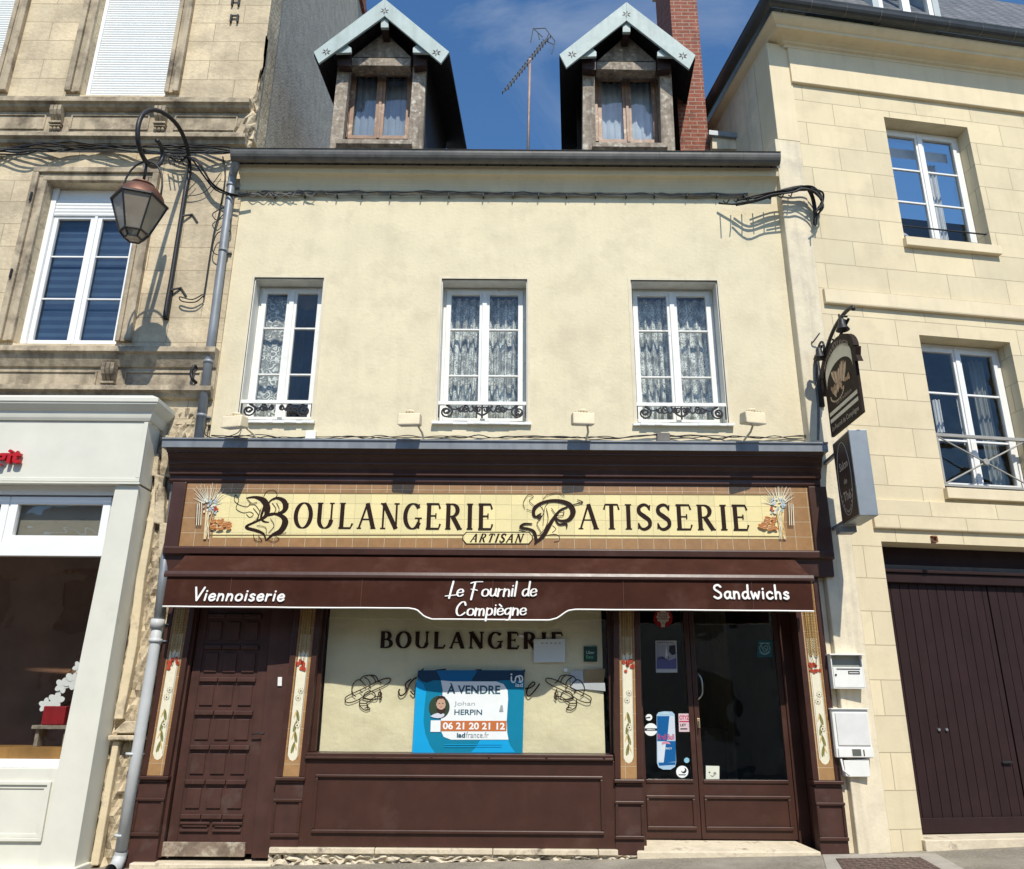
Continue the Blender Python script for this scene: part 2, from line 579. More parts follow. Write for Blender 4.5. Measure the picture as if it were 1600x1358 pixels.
BANDW = M('pale_cream_band', (.68, .61, .45), .85, .08, 5, bump=.001, bs=30, streak=.15)
ROADM = M('road_asphalt', (.13, .112, .09), .9, .25, 20, bump=.004, bs=120)
LEDGE = M('worn_pale_stone_ledge', (.62, .54, .40), .9, .15, 5, bump=.008, bs=22, dirt=(.2, .16, .12), dscale=5, dlo=.56, dhi=.7)
HOUSEW = M('white_shop_paint', (.66, .655, .57), .5, .05, 3, bump=.0008, bs=12, spec=.35, dirt=(.47, .46, .39), dscale=2.4, dlo=.62, dhi=.85)
PVC = M('white_pvc', (.82, .83, .82), .3, .02, 5, spec=.5)
SHUT = M('white_shutter', (.76, .78, .77), .45, .03, 5)
GAR = M('garage_door_paint', (.028, .0145, .015), .65, .12, 5, spec=.15, streak=.2)
BLACK = M('black_cable', (.012, .012, .013), .6, .1, 9)
GREYCAB = M('grey_cable', (.16, .15, .135), .7, .2, 9)
GLASS = glass('window_glass', (.97, .98, .975), wave=.02)
GLASS_D = glass('shop_glass', (.96, .97, .96), ior=1.65, wave=.006)
GLASS_U = glass('dormer_glass', (.9, .92, .94), ior=1.8, wave=.01)
LACE = lace('flower_lace', 34)
LACE_S = lace('swirl_lace', 13, swirl=True)
ALU = M('brushed_aluminium', (.27, .30, .32), .45, .06, 9, metal=.55)
SIGNB = M('sign_dark_brown', (.022, .012, .009), .6, .1, 6, spec=.15)
FLOOD = M('cream_floodlight_paint', (.72, .63, .44), .6, .08, 8, bump=.001, bs=30, speck=.3)
POSTW = M('white_metal_box', (.78, .78, .74), .4, .05, 6, bump=.0004, bs=20, streak=.06)


def gz(X):        # the pavement falls gently to the left
    return .022 + .0235 * (X - 3.2)


# ================================================================== SETTING
g = MB()
g.add([(-400, -400, -.42), (400, -400, -.42), (400, 400, -.42), (-400, 400, -.42)], [(0, 1, 2, 3)])
tag(obj('ground', g, ROADM), kind='structure')
g = MB()
g.prism([(-16, -2.4, gz(-16)), (16, -2.4, gz(16)), (16, 1.6, gz(16)), (-16, 1.6, gz(-16))], (0, 0, -.9))
tag(obj('pavement', g, ASPH), kind='structure')
g = MB()
for i in range(16):
    a, b = -16 + 2 * i + .005, -14 + 2 * i - .005
    g.prism([(a, -2.58, gz(a) + .004), (b, -2.58, gz(b) + .004), (b, -2.405, gz(b) + .004), (a, -2.405, gz(a) + .004)], (0, 0, -.9))
tag(obj('kerb', g, LEDGE, bevel=.01), kind='structure')

# ================================================================== BAKERY BUILDING
YW = .10                                   # face of the rendered upper wall
XL, XR = -3.60, 3.50
bak = thing('bakery_building', 'cream rendered two storey house above the brown shopfront with two gabled dormers', 'building', (0, YW, 0))
ZTOP = P(800, 250, YW).z + .05
ZLOW = 2.75
WZ0, WZ1 = P(755, 661, YW).z, P(755, 436, YW).z
wins = []
for a, b in (((398.1, 433.6, 374.7, 623), (506.9, 432.2, 485.4, 664.7)), ((690.3, 432.2, 682.2, 658), (824.1, 435, 823.3, 668.7)),
             ((985.9, 433.6, 994, 666), (1119.8, 433.6, 1139.5, 666))):
    x0 = (P(a[0], a[1], YW).x + P(a[2], a[3], YW).x) / 2
    x1 = (P(b[0], b[1], YW).x + P(b[2], b[3], YW).x) / 2
    wins.append((x0, x1))
g = MB().wall(XL, XR, ZLOW, ZTOP, YW, YW + .42, [(x0, x1, WZ0, WZ1) for x0, x1 in wins])
obj('wall', g, CREAM, bak)
# painted band round each opening
for x0, x1 in wins:
    e = .035
    g = MB()
    g.box(x0 - e, x0, YW - .006, YW + .02, WZ0 + .02, WZ1)
    g.box(x1, x1 + e, YW - .006, YW + .02, WZ0 + .02, WZ1)
    g.box(x0 - e, x1 + e, YW - .006, YW + .02, WZ1, WZ1 + e)
    obj('window_surround', g, BANDW, bak)
    g = MB()
    g.box(x0 - .0, x0 + .012, YW + .021, YW + .3, WZ0 + .02, WZ1 - .012)
    g.box(x1 - .012, x1, YW + .021, YW + .3, WZ0 + .02, WZ1 - .012)
    g.box(x0, x1, YW + .021, YW + .3, WZ1 - .012, WZ1)
    obj('jamb_lining', g, JAMB, bak)
    g = MB()
    n = 14
    prof = []
    for i in range(n):
        xa, xb = x0 - .05 + (x1 - x0 + .1) * i / n, x0 - .05 + (x1 - x0 + .1) * (i + 1) / n
        ya, yb = YW - .045 - random.random() * .025, YW - .045 - random.random() * .025
        z = WZ0 - .03
        g.prism([(xa, ya, z), (xb, ya, z), (xb, YW + .35, z + .05), (xa, YW + .35, z + .05)], (0, 0, .03 + random.random() * .004))
    obj('window_sill', g, WHITE_OLD, bak)

# hollow shell behind the front
g = MB()
g.box(XL, XL + .3, YW + .42, 7, -.3, ZTOP)
g.box(XR - .3, XR, YW + .42, 7, -.3, ZTOP)
g.box(XL + .3, XR - .3, 6.7, 7, -.3, ZTOP)
obj('rear_wall', g, ROUGHCAST, bak)
g = MB()
g.box(XL + .3, XR - .3, YW + .42, 6.7, 3.35, 3.6)
g.box(XL + .3, XR - .3, YW + .42, 6.7, ZTOP - .25, ZTOP - .05)
obj('floor', g, INNER, bak)
g = MB()
g.box(XL + .31, XR - .31, 2.6, 2.68, 3.6, ZTOP - .25)
obj('partition', g, INNER, bak)
g = MB()
g.box(XL + .301, XR - .301, 4.6, 4.7, 0, 3.35)
g.box(XL + .301, XL + .4, .5, 4.6, 0, 3.35)
g.box(XR - .4, XR - .301, .5, 4.6, 0, 3.35)
g.box(-2.1, -2.0, .42, 4.6, .05, 3.35)
obj('shop_room', g, INNER_D, bak)
obj('shop_floor', MB().box(XL + .4, XR - .4, .5, 4.6, 0.0, .05), M('grey_floor_tiles', (.30, .29, .26), .4, .1, 5, brick=(.33, .33, .006, (.12, .11, .10), 0, 0, 0)), bak)
g = MB().box(1.5, 2.9, 2.6, 3.2, .05, 1.1).box(1.45, 2.95, 2.55, 3.25, 1.1, 1.14)
obj('counter', g, INNER, bak)

# eaves cornice (cove), gutter, roof
GY = -.235
zg0, zg1 = P(800, 249, -.27).z, P(800, 234.5, -.27).z
zc = P(800, 302, YW).z
prof = [(YW - .002, zc - .02), (YW - .03, zc + .005)]
for i in range(7):
    a = math.pi / 2 * i / 6
    prof.append((YW - .03 - .13 * (1 - math.cos(a)), zc + .01 + .17 * math.sin(a)))
prof += [(YW - .185, zg0 + .05), (YW - .185, zg0 + .09), (YW + .3, zg0 + .09), (YW + .3, zc - .02)]
xg0, xg1 = P(360, 245, GY).x, P(1219, 245, GY).x
obj('eaves_cornice', MB().profile_x(prof, xg0 + .06, xg1 + .02), COVE, bak)
g = MB()
n = 12
prof = []
gr = (zg1 - zg0)
for i in range(n + 1):
    a = math.pi * (1 + i / n)
    prof.append((GY + .05 + .085 * math.cos(a), zg0 + gr * .97 + gr * .97 * math.sin(a)))
prof += [(GY + .05 + .088, zg0 + gr), (GY + .05 + .088, zg0 + gr * 1.06), (GY + .05 - .088, zg0 + gr * 1.06), (GY + .05 - .097, zg0 + gr)]
g.profile_x(prof, xg0, xg1)
gut = obj('gutter', g, ZINC_DARK, bak)
x = xg0 + .3
while x < xg1:
    pr2 = [(y - .004 if y < GY + .06 else y, z - .003) for y, z in prof]
    obj('gutter_clip', MB().profile_x(pr2, x, x + .012), ZINC_DARK, gut)
    x += .5 + random.random() * .12
RP = R(33)
zr0 = zg1 + .0
ridgeY = 4.2
zr = zr0 + (ridgeY - (YW - .2)) * math.tan(RP)
g = MB()
g.prism([(XL, YW - .2, zr0), (XR, YW - .2, zr0), (XR, ridgeY, zr), (XL, ridgeY, zr)], (0, 0, -.12))
g.prism([(XL, ridgeY, zr), (XR, ridgeY, zr), (XR, 8.4, zr0), (XL, 8.4, zr0)], (0, 0, -.12))
roof = obj('roof', g, SLATE, bak)

# brick chimney behind the right dormer
cx1, cx0 = P(1097, 100, 1.3).x, P(1051, 60, 1.3).x
g = MB().box(cx0, cx1, 1.3, 2.35, zr0 - .2, 13.6)
obj('chimney', g, BRICK, roof)
g = MB().box(cx0 - .05, cx1 + .05, 1.25, 2.4, 13.6, 13.75)
obj('chimney_cap', g, CEMENT, roof)

# low parapet with zinc capping to the right of the roof
ya = 1.15
a, b = P(1106, 236, ya), P(1262, 236, ya)
zt = P(1180, 216, ya).z
g = MB()
g.prism([P(1113, 232, ya), P(1262, 236, ya), P(1262, 222, ya), P(1113, 207, ya)], (0, .5, 0))
par = obj('parapet', g, CEMENT, bak)
g = MB()
g.prism([P(1108, 210, ya - .06), P(1266, 226, ya - .06), P(1266, 220, ya - .06), P(1108, 203, ya - .06)], (0, .62, 0))
obj('capping', g, ZINC, par)


def dormer(apex, fl, fll, fr, frr, inner, posts, lintel, gable, win, sill, back, flip):
    Yb, Yd = .32, .62                       # bargeboards stand out in front of the posts
    d = MB()
    # timber front
    dm = obj('dormer', MB().ppx(gable, Yd + .03, .05), OLDWOOD, bak)
    for q in posts: obj('post', MB().ppx(q, Yd, .14), OLDWOOD, dm, bevel=.006)
    obj('lintel', MB().ppx(lintel, Yd - .03, .16), OLDWOOD, dm, bevel=.006)
    # sloping bargeboards with cut stars
    Lb = [apex, fl, fll, inner]
    Rb = [apex, inner, frr, fr]
    b = MB().ppx(Lb, Yb, .035)
    obj('bargeboard', b, BARGE, dm, bevel=.004)
    obj('bargeboard', MB().ppx(Rb, Yb, .035), BARGE, dm, bevel=.004)
    st = MB()
    k = 0
    for cx, cy in ((apex[0], apex[1] + 19), (fl[0] + 20, fl[1] + 0), (fr[0] - 20, fr[1] + 1)):
        c = P(cx, cy, Yb - .003)
        for i in range(6):
            an = math.pi / 3 * i + math.pi / 6 * 0 + .35
            st.grain(c.x + .012 * math.cos(an), c.z + .012 * math.sin(an), .06, .02, an, Yb - .003 - k * .0002)
            k += 1
    obj('cut_star', st, DARKWOOD, dm)
    # king piece and corner brackets
    ix, iy = inner
    obj('king_piece', MB().ppx([(ix - 6, iy + 8), (ix, iy + 3), (ix + 6, iy + 8), (ix + 6, iy + 18), (ix - 6, iy + 18)], Yb + .04, .05), BARGE, dm, bevel=.004)
    obj('king_shade', MB().ppx([(ix - 5, iy + 8), (ix + 5, iy + 8), (ix + 5, iy + 22), (ix - 5, iy + 22)], Yb + .1, .3), DARKWOOD, dm)  # dark block added to imitate the shaded underside of the king piece
    ly = gable[0][1]
    lx, rx = gable[0][0], gable[1][0]
    for sg, ex in ((-1, lx), (1, rx)):
        obj('eave_bracket', MB().ppx([(ex + sg * 27, ly - 6), (ex + sg * 8, ly - 19), (ex + sg * 2, ly - 14), (ex + sg * 2, ly - 7)], Yb + .05, .04), BARGE, dm, bevel=.004)
        obj('eave_gap_shade', MB().ppx([(ex + sg * 24, ly - 8), (ex + sg * 3, ly - 13), (ex + sg * 3, ly + 14), (ex + sg * 24, ly + 12)], Yb + .16, .13), DARKWOOD, dm)  # dark block put in for the shaded gap below each bracket
    # roof slabs running back
    sk = back
    A, FL, FR = P(*apex, Yb), P(*fl, Yb), P(*fr, Yb)
    up = Vector((0, 0, .05))
    dv = Vector((sk, 2.6, 0))
    for E_ in (FL, FR):
        vs = [A, E_, E_ - up, A - up]
        vs = [v + Vector((0, .036, .012)) for v in vs]
        obj('dormer_roof', MB().prism(vs, dv), SLATE_DARK, dm)
    # cheeks
    lp, rp = posts[0], posts[1]
    for (tp, bt, sgn) in ((lp[0], lp[3], 1), (rp[1], rp[2], -1)):
        a0, b0 = P(*tp, Yd + .14), P(*bt, Yd + .14)
        a0.z += .25
        b0.z -= .3
        vs = [a0, a0 + Vector((sk * .8, 2.0, 0)), b0 + Vector((sk * .8, 2.0, 0)), b0]
        obj('cheek', MB().prism(vs, Vector((sgn * .06, 0, 0))), SLATE_DARK, dm)
    # recessed window
    Yw = Yd + .30
    x0, x1, y0, y1 = win
    a, b = P(x0, (y0 + y1) / 2, Yw), P(x1, (y0 + y1) / 2, Yw)
    zt, zb = P((x0 + x1) / 2, y0, Yw).z, P((x0 + x1) / 2, y1, Yw).z
    f = MB()
    xm = (a.x + b.x) / 2
    for (p, q) in ((a.x, xm - .004), (xm + .004, b.x)):
        f.frame(p, q, zb, zt, Yw, Yw + .05, .062)
    f.box(xm - .022, xm + .022, Yw - .02, Yw - .002, zb, zt)
    f.box(a.x - .05, a.x - .002, Yw - .03, Yw + .06, zb, zt + .06)
    f.box(b.x + .002, b.x + .05, Yw - .03, Yw + .06, zb, zt + .06)
    obj('head_board', MB().box(a.x - .12, b.x + .12, Yw - .03, Yw + .06, zt + .062, zt + .3), M('red_brown_board', (.06, .02, .012), .7, .2, 6), dm)
    for xa, xb in ((a.x - .1, a.x - .052), (b.x + .052, b.x + .1)):
        obj('side_board', MB().box(xa, xb, Yw - .02, Yw + .06, zb - .1, zt + .06), DARKWOOD, dm)
    nc = MB()
    vs, fs = [], []
    for i in range(61):
        x = a.x + (b.x - a.x) * i / 60
        yy = Yw + .12 + .015 * math.sin(i * .9) + .008 * math.sin(i * 2.3)
        vs += [(x, yy, zb + .02), (x, yy, zt - .02)]
    for i in range(60): fs.append((2 * i, 2 * i + 2, 2 * i + 3, 2 * i + 1))
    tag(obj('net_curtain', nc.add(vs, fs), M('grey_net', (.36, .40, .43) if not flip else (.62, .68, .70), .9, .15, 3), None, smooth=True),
        'pale grey net curtain behind the panes of the %s dormer window' % ('right' if flip else 'left'), 'curtain', 'net curtains in the dormers')
    obj('window_frame', f, TANWOOD, dm, bevel=.004)
    obj('pane', MB().box(a.x + .05, b.x - .05, Yw + .03, Yw + .034, zb + .05, zt - .05), GLASS_U, dm)
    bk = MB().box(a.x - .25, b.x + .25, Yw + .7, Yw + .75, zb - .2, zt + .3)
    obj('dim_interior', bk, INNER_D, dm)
    s = MB().ppx([(sill[0][0], sill[0][1]), (sill[1][0], sill[1][1]), (sill[1][0], sill[1][1] + 7), (sill[0][0], sill[0][1] + 7)], Yd - .09, .3)
    obj('sill', s, OLDWOOD, dm, bevel=.006)
    obj('apron', MB().ppx([(sill[0][0] + 6, sill[0][1] + 6), (sill[1][0] - 6, sill[1][1] + 6), (sill[1][0] - 6, sill[1][1] + 22), (sill[0][0] + 6, sill[0][1] + 22)], Yd + .06, .1), DARKWOOD, dm)
    return dm


dl = dormer((601, -2), (490, 81), (498, 99), (702, 81), (689, 99), (601, 25),
            [((528, 102), (547, 102), (534, 232), (514, 232)), ((646, 103), (666, 103), (660, 234), (636, 234))],
            [(549, 90), (642, 91), (641, 103), (548, 102)], [(551, 89), (643, 90), (601, 50)], (547, 641, 112, 217),
            [(524, 217), (643, 218), (643, 230), (524, 229)], .18, False)
dr = dormer((979, 3), (874, 85), (885, 106), (1087, 86), (1077, 108), (979, 32),
            [((911, 108), (929, 108), (931, 234), (910, 234)), ((1031, 109), (1049, 109), (1055, 236), (1033, 236))],
            [(932, 96), (1025, 97), (1025, 110), (932, 108)], [(934, 95), (1025, 96), (979, 55)], (934, 1026, 120, 223),
            [(926, 222), (1044, 223), (1044, 235), (926, 235)], .2, True)


def casement(x0, x1, z0, z1, yf, bars, lock=True, mull=.5, mat=WHITE_OLD, st=.062, parent=None, name='window'):
    f = MB()
    f.frame(x0, x1, z0, z1, yf, yf + .07, .035)
    xm = x0 + (x1 - x0) * mull
    a, b = x0 + .037, x1 - .037
    for p, q in ((a, xm - .003), (xm + .003, b)):
        f.frame(p, q, z0 + .037, z1 - .037, yf - .02, yf + .035, st)
        for z in bars:
            f.box(p + st, q - st, yf - .016, yf + .03, z - .011, z + .011)
    f.box(xm - .03, xm + .03, yf - .038, yf - .0215, z0 + .05, z1 - .05)
    o = obj(name, f, mat, parent, bevel=.005)
    pn = MB()
    for p, q in ((a, xm - .003), (xm + .003, b)):
        pn.box(p + st - .01, q - st + .01, yf + .005, yf + .009, z0 + .037 + st - .01, z1 - .037 - st + .01)
    obj('pane', pn, GLASS, o)
    return o


def curtain(x0, x1, z0, z1, y, waves, amp, mat, label, hem=.03, gap=None):
    g = MB()
    nx, nz_ = 70, 10
    ph = random.random() * 6
    vs, fs = [], []
    for j in range(nz_ + 1):
        t = j / nz_
        for i in range(nx + 1):
            s = i / nx
            a = amp * (.5 + .5 * t)
            yy = y + a * math.sin(s * waves * 2 * math.pi + ph + .5 * math.sin(t * 3)) + a * .4 * math.sin(s * waves * 4.3 * math.pi + ph)
            xx = x0 + (x1 - x0) * s
            if gap: xx += gap * t * t * (s if gap < 0 else 1 - s)
            vs.append((xx, yy, z1 + (z0 - z1) * t - (hem * (.5 + .5 * math.cos(s * waves * 2 * math.pi)) if j == nz_ else 0)))
    for j in range(nz_):
        for i in range(nx):
            k = j * (nx + 1) + i
            fs.append((k, k + nx + 1, k + nx + 2, k + 1))
    g.add(vs, fs)
    o = obj('lace_curtain', g, mat, None, smooth=True)
    return tag(o, label, 'curtain', 'lace curtains in the upper windows')


def spiral(cx, cz, r, turns, a0, sgn=1, n=26):
    return [(cx + r * (1 - .8 * i / n) * math.cos(a0 + sgn * turns * 2 * math.pi * i / n), cz + r * (1 - .8 * i / n) * math.sin(a0 + sgn * turns * 2 * math.pi * i / n)) for i in range(n + 1)]


YF = YW + .225
bz = [P(755, y, YF).z for y in (516, 588)]
for i, (x0, x1) in enumerate(wins):
    wo = casement(x0 + .014, x1 - .014, WZ0 + .035, WZ1 - .014, YF, bz, parent=bak)
    # cast-iron guard with a white rail
    zrail = P(755, 633, YW + .03).z
    g = MB().box(x0 + .01, x1 - .01, YW + .02, YW + .06, zrail, zrail + .045)
    gu = obj('window_guard', g, WHITE_OLD, bak, bevel=.004)
    s = MB()
    xm = (x0 + x1) / 2
    yy = YW + .04
    to3 = lambda pts: [(x, yy, z) for x, z in pts]
    zz = zrail - .085
    for sg in (-1, 1):
        xe = x0 + .11 if sg < 0 else x1 - .11
        s.tube(to3(spiral(xe, zz, .085, 1.6, math.pi / 2, sg)), .011, 6)
        s.tube(to3(spline([(xe, zz + .08), (xe - sg * .1, zz + .03), (xe - sg * .2, zz + .07)])), .010, 6)
        s.tube(to3(spiral(xe - sg * .2, zz + .03, .04, 1.2, math.pi / 2, -sg)), .009, 6)
        s.tube(to3(spiral(xe, zz - .0, .045, 1.0, 0, -sg)), .012, 6)
        s.tube(to3([(x0 + .02, zrail - .16), (x0 + .02, zrail)] if sg < 0 else [(x1 - .02, zrail - .16), (x1 - .02, zrail)]), .008, 6)
    for sg in (-1, 1):
        for f_, r_ in ((.30, .05), (.42, .035)):
            xe = xm + sg * (x1 - x0) * (.5 - f_) * .95
            s.tube(to3(spiral(xe, zz + .035, r_, 1.4, math.pi / 2, sg)), .011, 6)
            s.tube(to3(spline([(xe, zz + .035 + r_), (xe + sg * .05, zz + .0), (xe + sg * .1, zz + .05)])), .010, 6)
    if i:
        s.tube(to3(spline([(xm - .12, zz + .08), (xm - .07, zz + .0), (xm, zz - .04), (xm + .07, zz), (xm + .12, zz + .08)])), .013, 6)
        s.tube(to3(spiral(xm - .04, zz + .03, .04, 1.2, 0, 1)), .011, 6)
        s.tube(to3(spiral(xm + .04, zz + .03, .04, 1.2, math.pi, -1)), .011, 6)
        s.tube(to3([(xm, zz - .08), (xm, zz + .08)]), .012, 6)
    obj('scrollwork', s, IRON, gu)
    ct = WZ1 - .1
    xm = (x0 + x1) / 2
    nm = ('left', 'middle', 'right')[i]
    if i == 0:
        curtain(x0 + .05, xm + .02, WZ0 + .08, ct, YF + .12, 3, .014, LACE_S, 'lace curtain with swirl pattern filling the left half of the left window')
    else:
        curtain(x0 + .05, xm, WZ0 + .08, ct, YF + .13, 4 + i * .7, .05, LACE, 'white flower lace curtain in the left half of the %s window over the shop' % nm, gap=-.08 if i == 1 else None)
        curtain(xm, x1 - .05, WZ0 + .08, ct, YF + .135, 5.3 - i * .6, .045, LACE, 'white flower lace curtain in the right half of the %s window over the shop' % nm)
# round lamp globe seen behind the bare half of the left window
x0, x1 = wins[0]
c = P(482, 468, YF + .5)
sh = thing('globe_lamp', 'round paper lamp globe hanging behind the bare pane of the left window', 'ceiling lamp', (c.x, YF + .5, c.z))
g = MB()
prof = [(.01, .15)] + [(.17 * math.sin(math.pi * k / 12), .15 * math.cos(math.pi * k / 12)) for k in range(1, 12)] + [(.01, -.15)]
g.lathe(prof, (0, 0, 0))
obj('shade', g, M('olive_paper_globe', (.30, .27, .13), .9), sh, smooth=True, local=True)
obj('cord', MB().tube([(0, 0, .15), (0, 0, .9)], .004, 6), BLACK, sh, local=True)

# ================================================================== SHOPFRONT
shop = thing('shopfront', 'dark brown wooden bakery shopfront with tiled sign band and flower tiled pilasters', 'shopfront', (0, 0, 0))
SXL, SXR = P(265, 800, -.05).x, P(1294, 800, -.05).x
ZF0, ZF1 = P(780, 857, -.05).z, P(780, 757, -.05).z
# cornice: stepped mouldings, zinc cap
cy = -.305
z_a, z_b = P(780, 702, cy).z, P(780, 688, cy).z
cxl, cxr = P(253, 694, cy).x, P(1293, 694, cy).x
zt = ZF1
prof = [(.09, zt - .005), (-.06, zt - .005), (-.075, zt + .02), (-.075, zt + .07), (-.115, zt + .085), (-.115, zt + .10), (-.125, zt + .15), (-.15, zt + .185),
        (-.17, zt + .195), (-.17, zt + .21), (-.19, zt + .25), (-.225, zt + .30), (-.25, z_a - .045), (-.25, z_a - .03), (-.285, z_a - .002), (.09, z_a - .002)]
obj('cornice', MB().profile_x(prof, cxl + .04, cxr - .04), BROWN, shop, bevel=.003)
prof = [(.09, z_a), (cy, z_a), (cy - .004, z_b - .02), (cy - .02, z_b - .016), (cy - .02, z_b), (.09, z_b + .09)]
obj('zinc_cap', MB().profile_x(prof, cxl, cxr), ZINC, shop)
# sign band: frame round glazed tiles
fr = MB()
fx0, fx1 = P(286, 805, -.05).x, P(1266.5, 805, -.05).x
fr.box(SXL, fx0, -.085, .09, ZF0 - .1, ZF1 - .006)
obj('fascia_post', fr, BROWN, shop, bevel=.008)
obj('fascia_post', MB().box(fx1, SXR, -.085, .09, ZF0 - .1, ZF1 - .006), BROWN, shop, bevel=.008)
zr_ = P(780, 868, -.12).z
prof = [(.09, ZF0), (-.055, ZF0), (-.115, ZF0 - .012), (-.125, ZF0 - .03), (-.12, zr_), (-.07, zr_ - .02), (-.06, zr_ - .2), (.09, zr_ - .2)]
obj('fascia_rail', MB().profile_x(prof, SXL + .02, SXR - .02), BROWN, shop, bevel=.004)
tl = obj('sign_tiles', MB().box(fx0 + .002, fx1 - .002, -.05, .05, ZF0 + .002, ZF1 - .008), TILE, shop)
yt = -.0512
cp = [P(x, y, yt) for x, y in ((352, 775), (1212, 777), (1208, 838), (334, 836))]
g = MB().add([P(x, y, yt) for x, y in ((339, 771), (1226, 774), (1223, 842), (332, 840))], [(0, 3, 2, 1)])
obj('cream_field', g, TILE_C, tl)
g = MB()
for k, (a, b) in enumerate((((340, 770.4), (1224, 773.4)), ((318, 836.5), (724, 836.3)), ((832, 836.6), (1222, 838.6)))):
    p, q = P(*a, yt), P(*b, yt)
    g.ribbon([(p.x, p.z), (q.x, q.z)], .016, yt - .0012 - k * .0002, cap=False)
obj('border_line', g, M('olive_brown_glaze', (.20, .14, .06), .3), tl)


# ---- lettering: stroke alphabets drawn with a broad nib
def E_(cx, cz, rx, rz, a0, a1, n=18):
    return [(cx + rx * math.cos(R(a0 + (a1 - a0) * i / n)), cz + rz * math.sin(R(a0 + (a1 - a0) * i / n))) for i in range(n + 1)]


CAPS = {   # width, strokes: (points, weight t thick / h hair / n nib)
    'B': (.62, [([(.14, 0), (.14, 1)], 't'), ([(.03, .985), (.3, .985)], 'h'), (E_(.28, .75, .2, .235, 90, -90), 'n'), ([(.14, .52), (.3, .52)], 'h'),
                (E_(.3, .265, .26, .255, 90, -90), 'n'), ([(.03, .015), (.32, .015)], 'h')]),
    'O': (.72, [(E_(.36, .5, .3, .49, 0, 360, 36), 'n')]),
    'U': (.74, [([(.13, 1), (.13, .34)], 't'), (E_(.37, .34, .24, .33, 180, 360), 'n'), ([(.61, .34), (.61, 1)], 'h2'), ([(.02, .985), (.25, .985)], 'h'), ([(.52, .985), (.71, .985)], 'h')]),
    'L': (.6, [([(.14, 0), (.14, 1)], 't'), ([(.03, .985), (.26, .985)], 'h'), ([(.03, .015), (.5, .015), (.58, .2)], 'h2')]),
    'A': (.76, [([(.08, .0), (.38, 1)], 'h2'), ([(.38, 1), (.66, 0)], 't'), ([(.2, .36), (.54, .36)], 'h'), ([(0, .015), (.18, .015)], 'h'), ([(.55, .015), (.76, .015)], 'h')]),
    'N': (.78, [([(.12, 0), (.12, 1)], 'h2'), ([(.12, 1), (.65, 0)], 't'), ([(.65, 0), (.65, 1)], 'h2'), ([(.02, .015), (.23, .015)], 'h'), ([(.0, .985), (.16, .985)], 'h'), ([(.55, .985), (.76, .985)], 'h')]),
    'G': (.72, [(E_(.37, .5, .3, .49, 40, 330, 30), 'n'), ([(.62, .02), (.62, .42)], 'h2'), ([(.46, .42), (.74, .42)], 'h'), ([(.6, .82), (.62, .98)], 'h')]),
    'E': (.62, [([(.14, 0), (.14, 1)], 't'), ([(.03, .985), (.52, .985), (.58, .8)], 'h2'), ([(.14, .52), (.42, .52)], 'h'), ([(.42, .42), (.42, .62)], 'h'), ([(.03, .015), (.54, .015), (.6, .2)], 'h2')]),
    'R': (.7, [([(.14, 0), (.14, 1)], 't'), ([(.03, .985), (.3, .985)], 'h'), (E_(.28, .745, .23, .24, 90, -90), 'n'), ([(.14, .5), (.3, .5)], 'h'), ([(.32, .5), (.6, .0)], 't'), ([(.03, .015), (.25, .015)], 'h'), ([(.55, .015), (.7, .015)], 'h')]),
    'I': (.3, [([(.15, 0), (.15, 1)], 't'), ([(.03, .985), (.27, .985)], 'h'), ([(.03, .015), (.27, .015)], 'h')]),
    'T': (.64, [([(.32, 0), (.32, 1)], 't'), ([(.04, .78), (.09, .985), (.55, .985), (.6, .78)], 'h2'), ([(.2, .015), (.44, .015)], 'h')]),
    'S': (.56, [(spline([(.48, .8), (.4, .95), (.26, .985), (.1, .88), (.1, .68), (.28, .52), (.46, .36), (.47, .15), (.3, .015), (.14, .05), (.06, .22)], 5), 'n2'), ([(.48, .76), (.5, .98)], 'h'), ([(.05, .02), (.06, .26)], 'h')]),
    'P': (.62, [([(.14, 0), (.14, 1)], 't'), ([(.03, .985), (.3, .985)], 'h'), (E_(.28, .73, .24, .255, 90, -90), 'n'), ([(.14, .475), (.3, .475)], 'h'), ([(.03, .015), (.25, .015)], 'h')]),
    ' ': (.4, []),
}


def serif_text(mb, s, x0, x1, z0, z1, y, thick=.15, hair=.045, shear=0.0, gap=.16, znorm=None):
    Ls = [CAPS[c] for c in s]
    tot = sum(a[0] for a in Ls) + gap * (len(s) - 1)
    sx = (x1 - x0) / tot
    h = z1 - z0
    k = 0
    x = x0
    for wd, st in Ls:
        for pts, kind in st:
            q = [(x + u * sx + shear * v * h, z0 + v * h) for u, v in pts]
            n = len(q)
            ws = []
            for i in range(n):
                a, b = q[max(i - 1, 0)], q[min(i + 1, n - 1)]
                l = math.hypot(b[0] - a[0], b[1] - a[1]) or 1
                vv = abs(b[1] - a[1]) / l
                ww = {'t': thick, 'h': hair, 'h2': hair * 1.5, 'n': hair + (thick - hair) * vv ** 1.5, 'n2': hair * 1.3 + (thick - hair) * (1 - abs(2 * i / (n - 1) - 1)) ** .8}[kind]
                ws.append(ww * h)
            mb.ribbon(q, ws, y - k * .00012, cap=False)
            k += 1
        x += (wd + gap) * sx
    return mb


